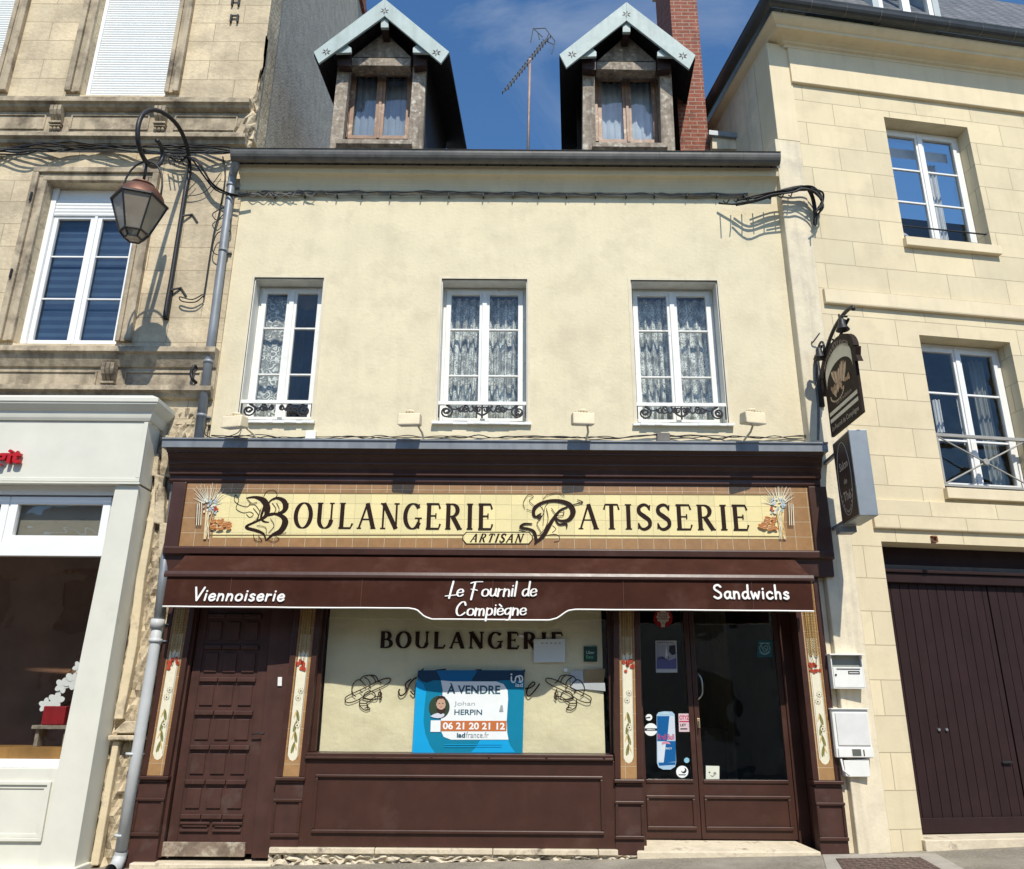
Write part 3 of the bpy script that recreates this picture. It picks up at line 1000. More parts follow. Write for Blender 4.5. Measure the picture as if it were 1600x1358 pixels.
LOW = {   # x-height .5, ascender 1, descender -.4
    'a': (.5, [[(.42, .42), (.3, .5), (.12, .42), (.06, .22), (.14, .03), (.28, .03), (.4, .2), (.43, .48)], [(.43, .48), (.42, .12), (.52, .02)]]),
    'c': (.44, [[(.41, .4), (.28, .5), (.1, .4), (.05, .22), (.14, .03), (.3, .0), (.43, .1)]]),
    'd': (.5, [[(.42, .42), (.3, .5), (.12, .42), (.06, .22), (.14, .03), (.28, .03), (.4, .2)], [(.43, 1), (.43, .12), (.52, .02)]]),
    'e': (.46, [[(.06, .25), (.4, .3), (.36, .46), (.22, .5), (.08, .38), (.06, .18), (.16, .02), (.32, .02), (.44, .12)]]),
    'g': (.5, [[(.42, .42), (.3, .5), (.12, .42), (.06, .24), (.14, .07), (.28, .07), (.41, .25)], [(.43, .5), (.43, -.18), (.3, -.38), (.08, -.32)]]),
    'h': (.48, [[(.08, 1), (.08, 0)], [(.08, .28), (.2, .47), (.35, .44), (.4, .25), (.4, 0)]]),
    'i': (.18, [[(.09, .5), (.09, .02)], [(.085, .72), (.095, .73)]]),
    'l': (.18, [[(.09, 1), (.09, .02)]]),
    'm': (.7, [[(.06, .5), (.06, 0)], [(.06, .28), (.16, .47), (.28, .44), (.32, .26), (.32, 0)], [(.32, .28), (.43, .47), (.55, .44), (.6, .25), (.6, 0)]]),
    'n': (.48, [[(.07, .5), (.07, 0)], [(.07, .28), (.19, .47), (.34, .44), (.4, .25), (.4, 0)]]),
    'o': (.5, [[(.25, .5), (.1, .42), (.05, .25), (.1, .07), (.25, 0), (.4, .07), (.45, .25), (.4, .42), (.25, .5)]]),
    'p': (.5, [[(.08, .5), (.07, -.4)], [(.08, .36), (.2, .49), (.36, .45), (.43, .25), (.36, .06), (.2, .0), (.08, .12)]]),
    'r': (.36, [[(.07, .5), (.07, 0)], [(.07, .27), (.17, .45), (.33, .46)]]),
    's': (.4, [[(.35, .43), (.22, .5), (.08, .4), (.16, .28), (.32, .2), (.34, .07), (.2, 0), (.05, .07)]]),
    't': (.32, [[(.15, .8), (.14, .1), (.24, .01), (.32, .06)], [(.02, .5), (.29, .5)]]),
    'u': (.48, [[(.06, .5), (.07, .15), (.18, .01), (.32, .08), (.4, .25)], [(.4, .5), (.4, .12), (.48, .02)]]),
    'w': (.62, [[(.04, .5), (.16, .01)], [(.16, .01), (.3, .42)], [(.3, .42), (.45, .01)], [(.45, .01), (.58, .5)]]),
    'V': (.62, [[(.02, 1), (.3, 0)], [(.3, 0), (.6, 1)]]),
    'S': (.6, [[(.52, .86), (.36, .99), (.14, .92), (.1, .7), (.3, .53), (.5, .36), (.5, .12), (.28, .0), (.06, .12)]]),
    'L': (.62, [[(.3, 1.05), (.26, .5), (.22, -.12)], [(-.06, .02), (.2, .05), (.66, .1)]]),
    'F': (.8, [[(.3, .98), (.26, .4), (.22, -.22)], [(.02, .93), (.3, 1.02), (.78, 1.03)], [(.1, .5), (.3, .48), (.52, .42)]]),
    'C': (.72, [[(.6, .78), (.5, 1.0), (.3, .96), (.1, .65), (.07, .3), (.2, .02), (.42, .02), (.62, .2)]]),
    'è': (.46, [[(.06, .25), (.4, .3), (.36, .46), (.22, .5), (.08, .38), (.06, .18), (.16, .02), (.32, .02), (.44, .12)], [(.13, .78), (.28, .64)]]),
    ' ': (.3, []),
}


def pen_text(mb, s, x0, x1, z0, h, y, wd, shear=0.0, gap=.08, nib=0.0, slope=0.0):
    tot = sum(LOW[c][0] for c in s) + gap * (len(s) - 1)
    sx = (x1 - x0) / tot
    x, k = x0, 0
    for c in s:
        for st in LOW[c][1]:
            sp = spline(st, 7)
            q = [(x + u * sx + shear * v * h, z0 + v * h + slope * (x + u * sx - x0)) for u, v in sp]
            ws = []
            for i in range(len(q)):
                a, b = q[max(i - 1, 0)], q[min(i + 1, len(q) - 1)]
                l = math.hypot(b[0] - a[0], b[1] - a[1]) or 1
                ws.append(wd * (1 - nib + nib * abs(b[1] - a[1]) / l))
            mb.ribbon(q, ws, y - k * .0004)
            k += 1
        x += (LOW[c][0] + gap) * sx
    return mb


def sans(mb, s, x0, x1, z0, z1, y, bold=0.0, shear=0.0, rot=None):
    cu = bpy.data.curves.new('tmp', 'FONT')
    cu.body = s
    cu.size = 1
    cu.offset = bold
    cu.shear = shear
    ob = bpy.data.objects.new('tmp', cu)
    COL.objects.link(ob)
    dg = bpy.context.evaluated_depsgraph_get()
    me = bpy.data.meshes.new_from_object(ob.evaluated_get(dg))
    bpy.data.objects.remove(ob)
    xs = [v.co.x for v in me.vertices]
    ys = [v.co.y for v in me.vertices]
    if not xs: return mb
    ax, bx_, ay, by = min(xs), max(xs), min(ys), max(ys)
    mb.add([(x0 + (v.co.x - ax) / (bx_ - ax) * (x1 - x0), y, z0 + (v.co.y - ay) / (by - ay) * (z1 - z0)) for v in me.vertices], [tuple(p.vertices) for p in me.polygons])
    bpy.data.meshes.remove(me)
    return mb


yl = yt - .003
g = MB()
a, b, c, d = P(458, 826, yl), P(770, 826.5, yl), P(458, 786, yl), P(770, 787, yl)
serif_text(g, 'OULANGERIE', a.x, b.x, (a.z + b.z) / 2, (c.z + d.z) / 2, yl, thick=.165, hair=.05)
a, b, c, d = P(904, 827, yl), P(1171, 828, yl), P(904, 788, yl), P(1171, 789, yl)
serif_text(g, 'ATISSERIE', a.x, b.x, (a.z + b.z) / 2, (c.z + d.z) / 2, yl, thick=.165, hair=.05)


def zoompx(ox, oy, s):
    return lambda pts: [(ox + x / s, oy + y / s) for x, y in pts]


def stroke_px(mb, pts, wpx, Y, off, n=6):
    sp = spline(pts, n)
    q = [P(x, y, Y - off) for x, y in sp]
    sc = (P(801, pts[0][1], Y) - P(800, pts[0][1], Y)).x
    if isinstance(wpx, (list, tuple)):
        k = len(sp)
        ws = []
        for i in range(k):
            t = i / (k - 1) * (len(wpx) - 1)
            j = min(int(t), len(wpx) - 2)
            ws.append((wpx[j] + (wpx[j + 1] - wpx[j]) * (t - j)) * sc)
    else:
        ws = wpx * sc
    mb.ribbon([(p.x, p.z) for p in q], ws, Y - off)


zb_ = zoompx(240, 660, 3.721)
lay = [0]


def sw(mb, pts, wv, conv):
    lay[0] += 1
    wv = [x * 1.45 for x in wv] if isinstance(wv, list) else wv * 1.1
    stroke_px(mb, conv(pts), wv, yl, .0004 * (lay[0] % 30))


# swash B
for pts, wv in (([(540, 440), (590, 435), (640, 455), (660, 500), (650, 545), (600, 575), (545, 600), (545, 615), (600, 630), (640, 650), (652, 685)], [1.2, 2.8, 6.4, 7.4, 4, 2, 2.6, 3.4, 3.4, 2.4, .8]),
                ([(650, 545), (690, 530), (745, 545), (765, 580), (740, 630), (690, 655), (652, 688)], [1.6, 2.2, 4.2, 7, 6, 3, .8]),
                ([(665, 500), (675, 460), (715, 440), (755, 455), (768, 490), (750, 520), (700, 535), (650, 545)], [1, 1.6, 2.6, 5, 6.4, 4, 1.6, 1.6]),
                ([(645, 470), (640, 500), (625, 550), (640, 575), (670, 580)], [.8, 3, 2.2, 2, .8]),
                ([(475, 420), (470, 455), (500, 480), (545, 490), (560, 470)], .8), ([(475, 420), (495, 450), (480, 500), (520, 525), (560, 520), (580, 535), (560, 552), (540, 535)], .8),
                ([(580, 500), (610, 540), (600, 570)], .9), ([(555, 480), (590, 480), (620, 520)], .8), ([(640, 430), (660, 400), (700, 395), (718, 420), (700, 450)], .8),
                ([(690, 470), (710, 500), (700, 530)], .9), ([(715, 470), (730, 500), (725, 525)], .9), ([(740, 530), (775, 500), (785, 470)], .8),
                ([(580, 650), (590, 685), (630, 692), (610, 660)], .8), ([(660, 680), (700, 695), (730, 675), (700, 655), (740, 650), (770, 640)], .8), ([(600, 600), (650, 610), (655, 650)], .8), ([(680, 560), (700, 600), (670, 640)], .8), ([(560, 590), (600, 560), (625, 500)], .8), ([(545, 445), (570, 470), (600, 465)], 1.0)):
    sw(g, pts, wv, zb_)
zp_ = zoompx(620, 660, 3.721)
# swash P
for pts, wv in (([(835, 545), (800, 545), (800, 500), (850, 465), (930, 455), (1000, 475), (1025, 520), (1000, 565), (950, 570), (915, 545)], [1, 3, 4, 3, 3.6, 5, 6, 4, 2, 1]),
                ([(990, 495), (950, 510), (910, 560), (880, 610), (850, 660), (800, 705)], [1, 2, 3.4, 4.4, 4.2, .8]),
                ([(840, 545), (830, 560), (815, 545), (838, 530)], 1.8), ([(785, 590), (740, 590), (720, 610), (770, 620), (800, 640), (810, 690), (800, 705)], [1.4, 2.2, 2.8, 2.4, 3.4, 3, .8]),
                ([(915, 545), (940, 590), (985, 590), (988, 615)], [1.2, 2, 2.4, .8]), ([(745, 500), (735, 470), (760, 425), (795, 430), (770, 455), (800, 490), (790, 515), (755, 505)], .8),
                ([(850, 445), (880, 420), (940, 410), (975, 430)], .8), ([(960, 500), (1040, 475), (1080, 465), (1050, 450)], [.8, 1.2, 1.6, .8]), ([(835, 560), (815, 590), (840, 640)], .9),
                ([(870, 500), (880, 560), (860, 620), (830, 650)], .9), ([(900, 500), (930, 540), (965, 540), (970, 515), (940, 515)], 1.1), ([(905, 600), (925, 620), (905, 640)], .8),
                ([(880, 655), (920, 650), (945, 665), (940, 690), (915, 695)], .8), ([(710, 628), (760, 640), (790, 670)], .8), ([(830, 480), (855, 520), (835, 560)], .8), ([(880, 470), (860, 500), (850, 600)], .8)):
    sw(g, pts, wv, zp_)
obj('lettering', g, INK, tl)
pq = [(724, 838), (729, 832.5), (826, 832.5), (831, 838), (831, 843), (826, 849), (729, 849), (724, 843)]
obj('plaque_edge', MB().add([P(x, y, yl - .0005) for x, y in [(722.5, 838), (728, 831), (827, 831), (832.5, 838), (832.5, 843), (827, 850.5), (728, 850.5), (722.5, 843)]], [tuple(range(8))]), INK, tl)
obj('plaque', MB().add([P(x, y, yl - .0015) for x, y in pq], [tuple(range(8))]), TILE_C, tl)
g = MB()
a, b = P(734, 847, yl - .003), P(815, 834.5, yl - .003)
serif_text(g, 'ARTISAN', a.x, b.x, a.z, b.z, yl - .003, thick=.2, hair=.09, shear=.35, gap=.2)
obj('plaque_lettering', g, INK, tl)


# painted wheat sheaves with bread at both ends of the sign
def sheaf(zc_, mir):
    def q(x, y):
        return zc_([(x, y)])[0]
    k = [0]

    def lay_():
        k[0] += 1
        return yl - .0002 - k[0] * .00018
    parts = {'wheat_ears': (MB(), IVORY), 'blue_flowers': (MB(), BLUEG), 'loaves': (MB(), CROUST), 'stalks': (MB(), WHEAT), 'poppy': (MB(), RED), 'outlines': (MB(), INK)}
    hub = (325, 520)
    for i in range(30):
        an = R(15 + i * 4.6 + random.uniform(-3, 3))
        r0, r1 = random.uniform(30, 50), random.uniform(95, 145) * (1 if 30 < i * 4.6 + 15 < 140 else .75)
        for nm, wv, e in (('wheat_ears', 1.0, 1.0),):
            a = (hub[0] + r0 * math.cos(an) * mir, hub[1] - 30 - r0 * math.sin(an))
            b = (hub[0] + r1 * math.cos(an) * mir, hub[1] - 30 - r1 * math.sin(an))
            p1, p2 = P(*q(*a), yl), P(*q(*b), yl)
            parts['wheat_ears'][0].ribbon([(p1.x, p1.z), (p2.x, p2.z)], [.008, .003], lay_(), cap=False)
            if i % 3 == 0: parts['outlines'][0].ribbon([(p1.x + .006, p1.z), (p2.x + .004, p2.z)], [.003, .001], lay_(), cap=False)
    for i in range(34):
        c = P(*q(hub[0] + random.uniform(-34, 44) * mir, hub[1] - 30 + random.uniform(-45, 42)), yl)
        parts['blue_flowers' if i % 3 else 'wheat_ears'][0].disc(c.x, c.z, random.uniform(.01, .022), random.uniform(.008, .016), lay_(), random.random() * 3, 9)
    for i in range(4):
        c = P(*q(hub[0] + 42 * mir + random.uniform(-9, 9), hub[1] - 18 + random.uniform(-14, 14)), yl)
        parts['poppy'][0].disc(c.x, c.z, .014, .012, lay_(), 0, 9)
    for i in range(10):
        p1 = P(*q(hub[0] + random.uniform(-18, 22) * mir, 520), yl)
        p2 = P(*q(hub[0] + random.uniform(-42, -2) * mir, 680), yl)
        parts['wheat_ears' if i % 3 == 0 else 'stalks'][0].ribbon([(p1.x, p1.z), (p2.x, p2.z)], .008, lay_(), cap=False)
    for i in range(16):
        c = P(*q(hub[0] + random.uniform(18, 118) * mir, 622 - random.uniform(0, 8) - random.uniform(0, 1) * max(0, 70 - abs(i - 6) * 9)), yl)
        parts['loaves'][0].disc(c.x, c.z, random.uniform(.025, .045), random.uniform(.016, .024), lay_(), random.uniform(-.6, .6), 12)
        parts['outlines'][0].ribbon([(c.x - .02, c.z), (c.x + .02, c.z + .006)], .0035, lay_(), cap=False)
        if i % 2: parts['wheat_ears'][0].ribbon([(c.x - .016, c.z + .008), (c.x + .012, c.z + .011)], .004, lay_(), cap=False)
    for dx in (48, 60, 72):
        p1, p2 = P(*q(hub[0] - dx * mir, 455 + dx * .3), yl), P(*q(hub[0] - dx * mir - 5 * mir, 600), yl)
        parts['outlines'][0].ribbon([(p1.x, p1.z), (p2.x, p2.z)], .006, lay_(), cap=False)
        parts['wheat_ears'][0].ribbon([(p1.x + .012, p1.z), (p2.x + .012, p2.z)], .008, lay_(), cap=False)
    for nm, (mb, mt) in parts.items(): obj(nm, mb, mt, tl)


sheaf(zb_, 1)
sheaf(lambda pts: [(1217 + (x - 325) / 3.721, 800 + (y - 520) / 3.721) for x, y in pts], -1)


# ---- pilasters
def pilaster(cx, tile_top, tile_bot, px_low, zbase):
    # cx: (top px, bottom px) centre of the tile strip at 1030 / 1208
    ct, cb = P(cx[0], 1030, 0), P(cx[1], 1208, 0)
    s = (ct.x - cb.x) / (ct.z - cb.z)
    X = lambda z: cb.x + s * (z - cb.z)
    hw = .145
    ztop = ZF0 - .2
    zm = P(800, 1216, 0).z
    g = MB()

    def slab(x0, x1, z0, z1, y0, y1):
        g.prism([(X(z0) + x0, y0, z0), (X(z0) + x1, y0, z0), (X(z1) + x1, y0, z1), (X(z1) + x0, y0, z1)], (0, y1 - y0, 0))
    slab(-hw, -.085, zm, ztop, -.012, .13)
    slab(.085, hw, zm, ztop, -.012, .13)
    slab(-.085, .085, zm, ztop, .012, .12)
    p = obj('pilaster', g, BROWN, shop, bevel=.006)
    g = MB()
    slab(-hw - .012, hw + .012, zm - .035, zm, -.05, .13)
    slab(-hw + .01, hw - .01, zm - .06, zm - .035, -.03, .13)
    obj('base_moulding', g, BROWN, p, bevel=.008)
    g = MB()
    z1, z2, z3 = zm - .06, P(800, 1250, 0).z, P(800, 1310, 0).z
    slab(-hw, hw, zbase, z1, -.01, .13)
    obj('pedestal', g, BROWN_WORN, p, bevel=.006)
    g = MB()
    slab(-hw - .004, hw + .004, z2 - .03, z2, -.035, -.012)
    slab(-hw - .004, hw + .004, z3, z3 + .035, -.035, -.012)
    slab(-hw + .0, -hw + .03, z3 + .037, z2 - .032, -.026, -.012)
    slab(hw - .03, hw, z3 + .037, z2 - .032, -.026, -.012)
    obj('panel_moulding', g, BROWN, p, bevel=.007)
    # tiles
    g = MB()
    slab(-.083, .083, zm + .002, ztop - .02, .0, .011)
    tp = obj('flower_tiles', g, TILE_S, p)
    ztf = P(800, 1190, 0).z
    iv, wh, wd_, lf, rd, ou = MB(), MB(), MB(), MB(), MB(), MB()
    H = ztop - .05 - ztf
    pts = []
    zc0 = ztf + .05
    vs = [(X(z) + u * .055, -.0012, z) for u, z in ((-1, zc0), (-.55, zc0 - .045), (0, zc0 - .06), (.55, zc0 - .045), (1, zc0), (1, zc0 + H * .62), (-1, zc0 + H * .62))]
    iv.add(vs, [tuple(range(7))])
    zm_ = zc0 + H * .46
    k = 0

    def yy():
        nonlocal k
        k += 1
        return -.0016 - k * .0001
    # stem with leaves below
    for j in range(4):
        z = zc0 + .02 + j * .105
        lf.disc(X(z) + (.008 if j % 2 else -.008), z + .05, .016, .06, yy(), .25 if j % 2 else -.25, 12)
        wh.disc(X(z) - (.02 if j % 2 else -.02), z + .06, .007, .04, yy(), -.3 if j % 2 else .3, 10)
        ou.ribbon([(X(z), z), (X(z) + .006, z + .09)], .003, yy(), cap=False)
    for j, dx in ((.32, .012), (.62, -.008), (.70, .014), (1.22, .018)):
        z = zc0 + H * .46 * j
        for i in range(8):
            an = i * math.pi / 4
            iv.grain(X(z) + dx, z, .028, .016, an, yy() - .0002)
        ou.disc(X(z) + dx, z, .0085, .0085, yy() - .0004, 0, 10)
        for i in range(8):
            an = i * math.pi / 4
            ou.ribbon([(X(z) + dx + .026 * math.cos(an), z + .026 * math.sin(an)), (X(z) + dx + .03 * math.cos(an + .4), z + .03 * math.sin(an + .4))], .003, yy(), cap=False)
    # poppies
    for i in range(9):
        rd.disc(X(zm_) + random.uniform(-.055, .055), zm_ + random.uniform(-.05, .06), random.uniform(.016, .03), random.uniform(.014, .024), yy() - .0004, random.random() * 3, 9)
    # wheat ears above
    z0w = zm_ + .12
    for s_ in (-.028, .028):
        for j in range(int((ztop - .12 - z0w) / .028)):
            z = z0w + j * .028
            for sg in (-1, 1):
                wh.grain(X(z) + s_, z, .045, .017, math.pi / 2 - sg * .55, yy())
                wd_.ribbon([(X(z) + s_, z), (X(z) + s_ + sg * .03, z + .05)], .006, yy(), cap=False)
        ou.ribbon([(X(zm_), zm_), (X(z0w) + s_, z0w)], .005, yy(), cap=False)
        wd_.ribbon([(X(z0w) + s_, z0w), (X(ztop) + s_, ztop - .06)], .006, yy(), cap=False)
    for sg in (-1, 1):
        ou.ribbon([(X(zc0) + sg * .056, zc0), (X(ztop) + sg * .056, ztop - .05)], .003, yy(), cap=False)
    obj('ivory_ground', iv, IVORY, tp)
    obj('wheat_ears', wh, WHEAT, tp)
    obj('wheat_shading', wd_, WHEAT_D, tp)
    obj('leaves', lf, LEAF, tp)
    obj('poppies', rd, RED, tp)
    obj('outlines', ou, INK, tp)
    return X


PXs = []
for cx in ((271.5, 242.4), (473.5, 454.9), (980, 982.5), (1271.5, 1291)):
    cb = P(cx[1], 1208, 0)
    PXs.append(pilaster(cx, 0, 0, 0, gz(cb.x) - .02))

# ---- stall riser and shop window
zsl = P(720, 1326, -.03).z
zt_ = P(720, 1188, 0).z
xa, xb = P(470, 1255, 0).x, P(962, 1255, 0).x
g = MB().box(xa, xb, .0, .12, zsl + .002, zt_)
rs = obj('stall_riser', g, BROWN, shop, bevel=.005)
g = MB()
zu, zl = P(720, 1211, -.0).z, P(720, 1303, -.0).z
pa, pb = P(490, 1256, 0).x, P(943, 1256, 0).x
g.box(pa, pb, -.028, -.002, zu - .03, zu)
g.box(pa, pb, -.028, -.002, zl, zl + .035)
g.box(pa, pa + .03, -.022, -.002, zl + .037, zu - .032)
g.box(pb - .03, pb, -.022, -.002, zl + .037, zu - .032)
obj('panel_moulding', g, BROWN, rs, bevel=.009)
zsa = P(720, 1178, -.03).z
prof = [(.2, zt_ + .002), (-.035, zt_ + .002), (-.045, zt_ + .018), (-.012, zt_ + .024), (-.012, zsa - .004), (.2, zsa)]
sil = obj('window_sill', MB().profile_x(prof, xa + .01, xb - .01), BROWN, shop, bevel=.003)
g = MB()
for i in range(6):
    c = P(494 + i * 90, 1183, -.014)
    g.lathe([(.012, -.006), (.012, .004), (.004, .008)], (c.x, -.014, c.z), 8)
obj('screw', g, BROWN, sil)
YG = .19
ga, gb = P(501, 1100, YG).x, P(951, 1100, YG).x
gz0, gz1 = zsa, P(720, 930, YG).z
g = MB()
g.box(ga - .19, ga - .002, .13, .24, zsa + .002, ZF0 - .2)
g.box(gb + .002, gb + .08, .13, .24, zsa + .002, ZF0 - .2)
g.box(ga - .002, gb + .002, .13, .24, gz1, ZF0 - .2)
sf = obj('window_frame', g, BROWN, shop, bevel=.006)
sw_ = obj('window_pane', MB().box(ga, gb, YG, YG + .008, gz0, gz1), GLASS_D, sf)
# lettering stuck on the glass
g = MB()
yw = YG - .002
a, b = P(593, 1012, yw), P(880, 989, yw)
serif_text(g, 'BOULANGERIE', a.x, b.x, a.z, b.z, yw, thick=.26, hair=.09, gap=.2)
obj('window_lettering', g, INK, sf)
g = MB()
lay[0] = 0


def draw(conv, lines, mb, Y, wv=1.0):
    for pts in lines:
        lay[0] += 1
        stroke_px(mb, conv(pts), wv, Y, .0003 * (lay[0] % 25))


zc1 = zoompx(480, 940, 5.224)
bread = [[(315, 820), (310, 790), (340, 765), (480, 700), (600, 640), (665, 625), (680, 645), (640, 680), (500, 745), (420, 800), (350, 825), (315, 820)], [(370, 745), (365, 700), (390, 655), (430, 640), (480, 690)], [(430, 640), (460, 610), (520, 600), (560, 610), (580, 650)],
         [(470, 620), (500, 640), (520, 680)], [(520, 603), (545, 625), (560, 660)], [(370, 755), (395, 775)], [(430, 725), (450, 745)], [(500, 690), (520, 710)], [(580, 650), (605, 665)], [(455, 790), (470, 750), (510, 730), (545, 745), (555, 775), (510, 800), (455, 790)],
         [(430, 800), (430, 850), (470, 885), (510, 880), (500, 865), (470, 870)], [(455, 785), (520, 800)], [(430, 830), (480, 830), (520, 805)], [(500, 865), (485, 830)], [(555, 775), (590, 770), (600, 745), (590, 715)], [(580, 760), (585, 740), (605, 745), (605, 770), (585, 775)], [(595, 775), (595, 805), (610, 780)], [(520, 800), (560, 800), (580, 775)]]
draw(zc1, bread, g, yw, 1.5)
zc2 = lambda pts: [(1463 - x, y) for x, y in zc1(pts)]
draw(zc2, bread, g, yw, 1.5)
zc3 = zoompx(620, 1020, 6.957)
draw(zc3, [[(30, 400), (20, 430), (40, 465), (90, 440), (140, 340), (180, 290), (215, 270)], [(150, 420), (190, 450), (215, 330)], [(110, 400), (95, 340), (150, 290)]], g, yw, 2.2)
draw(zc3, [[(1400, 390), (1450, 380), (1500, 340), (1480, 320), (1430, 370), (1410, 440), (1440, 470), (1500, 410), (1550, 340)], [(1370, 200), (1390, 190), (1380, 230)], [(270, 190), (290, 175)], [(430, 190), (530, 180)], [(860, 188), (915, 185)]], g, yw, 2.0)
obj('bread_drawing', g, INK, sf)
# kraft paper on the inside of the glass
g = MB()
nx, nz_ = 60, 26
vs, fs = [], []
for j in range(nz_ + 1):
    for i in range(nx + 1):
        x = ga + .02 + (gb - ga - .07) * i / nx
        z = gz0 + .002 + (gz1 - gz0 - .02) * j / nz_
        vs.append((x, YG + .022 + .006 * math.sin(x * 3.1 + z * 2) + .004 * math.sin(x * 9 - z * 5) + .003 * math.sin(z * 13 + x * 4), z))
for j in range(nz_):
    for i in range(nx):
        k = j * (nx + 1) + i
        fs.append((k, k + 1, k + nx + 2, k + nx + 1))
tag(obj('brown_paper', g.add(vs, fs), PAPER, None, smooth=True), 'creased kraft paper sheet covering the inside of the big shop window', 'paper')

# ---- wooden house door on the left
YD = .10
dx0 = lambda y: P(300.8 + (257.8 - 300.8) * (y - 1041) / 293, y, YD).x
dx1 = lambda y: P(417.7 + (393.5 - 417.7) * (y - 1046) / 288, y, YD).x
zd0 = P(330, 1334, YD).z
zd1 = ZF0 - .2
hk = lambda z: (z - zd0) / (P(330, 1041, YD).z - zd0)
DXa = lambda z: dx0(1334) + (dx0(1041) - dx0(1334)) * hk(z)
DXb = lambda z: dx1(1334) + (dx1(1041) - dx1(1334)) * hk(z)
g = MB()


def dq(u0, u1, z0, z1, y0, y1, mb=None):
    f = lambda u, z: DXa(z) + (DXb(z) - DXa(z)) * u
    (mb or g).prism([(f(u0, z0), y0, z0), (f(u1, z0), y0, z0), (f(u1, z1), y0, z1), (f(u0, z1), y0, z1)], (0, y1 - y0, 0))


ztd = P(360, 985, YD).z + .45
dq(0, 1, zd0, ztd, YD + .012, YD + .07)
dr_ = obj('house_door', g, BROWN_WORN, shop, bevel=.003)
g = MB()
rows = [P(360, y, YD).z for y in (1062, 1114, 1168, 1222, 1276)]
mus = [0, .12, .155, .405, .435, .685, .715, .86, 1]
top_rows = [rows[0] + (rows[0] - rows[1])] + rows
top_rows = [top_rows[0] + (rows[0] - rows[1]) * .98] + top_rows
for u0, u1 in ((0, .11), (.87, 1)): dq(u0, u1, zd0, ztd, YD, YD + .011)
cols_ = [(.12, .36), (.37, .61), (.62, .86)]
for r_ in top_rows:
    for u0, u1 in cols_:
        dq(u0, u1, r_ - .022, r_ + .022, YD - .022, YD + .011)
for a_, b_ in zip(top_rows[:-1], top_rows[1:]):
    for u0, u1 in cols_:
        dq(u0 + .035, u1 - .035, b_ + .075, a_ - .06, YD - .004, YD + .011)
zk = rows[-1]
for u0, u1 in ((.12, .475), (.505, .86)):
    dq(u0 + .03, u1 - .03, zd0 + .26, zk - .1, YD - .004, YD + .011)
    dq(u0, u1, zk - .075, zk - .05, YD - .014, YD + .011)
    dq(u0 + .01, u1 - .01, zd0 + .2, zd0 + .222, YD - .012, YD + .011)
obj('door_panels', g, BROWN_WORN, dr_, bevel=.009)
g = MB()
dq(-.02, .93, zd0 - .02, zd0 + .11, YD - .05, YD - .012)
obj('weather_board', g, M('bare_weathered_board', (.20, .15, .11), .9, .35, 9, bump=.006, bs=25, dirt=(.45, .40, .31), dscale=8, dlo=.5, dhi=.66), dr_, bevel=.004)
g = MB()
for (u0, u1, y0, y1) in ((-.11, -.015, YD - .05, .16), (1.012, 1.33, YD - .05, .16)):
    dq(u0, u1, zd0 - .03, ZF0 - .2, y0, y1)
obj('door_frame', g, BROWN_WORN, shop, bevel=.006)
g = MB()
c = P(413, 1146, YD - .03)
g.tube([(c.x, YD, c.z), (c.x, YD - .05, c.z)], .009, 8)
g.tube(spline([(c.x, YD - .05, c.z), (c.x - .05, YD - .055, c.z + .0), (c.x - .125, YD - .05, c.z - .008)]), .008, 8)
g.lathe([(.02, -.002), (.02, .004)], (c.x + .005, YD - .014, c.z - .07), 12)
obj('door_handle', g, IRON, dr_, smooth=True)
obj('lock', MB().tube([(c.x + .005, YD, c.z - .08), (c.x + .005, YD - .03, c.z - .08)], .013, 12), M('brass', (.6, .5, .28), .35, metal=.8), dr_)
g = MB().ppx([(434, 1058), (440.5, 1058), (440, 1072), (433.5, 1072)], YD - .065, .013)
tag(obj('door_bell', g, POSTW, None, bevel=.003), 'small white bell push on the brown frame beside the left wooden door', 'door bell')

# ---- glazed shop door in its recess
YE = .36
ez0 = P(1100, 1312, YE).z
e = lambda px, y=1200: P(px, y, YE).x
xe0, xem, xe1 = e(1001), e(1090), e(1237)
zgl, zmid, zpan0, zpan1 = P(1100, 1219, YE).z, P(1100, 1238, YE).z, P(1100, 1243, YE).z, P(1100, 1297, YE).z
zetop = ZF0 - .2


def leaf(name, x0, x1, label=None):
    g = MB()
    st = .055
    g.wall(x0, x1, ez0, zetop, YE, YE + .05, [(x0 + st, x1 - st, zgl, zetop - .05)])
    o = obj(name, g, BROWN, shop, bevel=.005)
    g = MB()
    z1, z0 = zpan0, zpan1
    for a_, b_, c_, d_, y_ in ((x0 + .045, x1 - .045, z1 - .03, z1, -.022), (x0 + .045, x1 - .045, z0, z0 + .035, -.024)):
        g.box(a_, b_, YE + y_, YE - .002, c_, d_)
    g.box(x0 + .045, x0 + .075, YE - .018, YE - .002, z0 + .037, z1 - .032)
    g.box(x1 - .075, x1 - .045, YE - .018, YE - .002, z0 + .037, z1 - .032)
    g.box(x0 + st - .005, x1 - st + .005, YE - .014, YE - .002, zgl - .03, zgl + .006)
    obj('panel_moulding', g, BROWN, o, bevel=.007)
    obj('pane', MB().box(x0 + st, x1 - st, YE + .02, YE + .026, zgl, zetop - .05), GLASS_D, o)
    return o


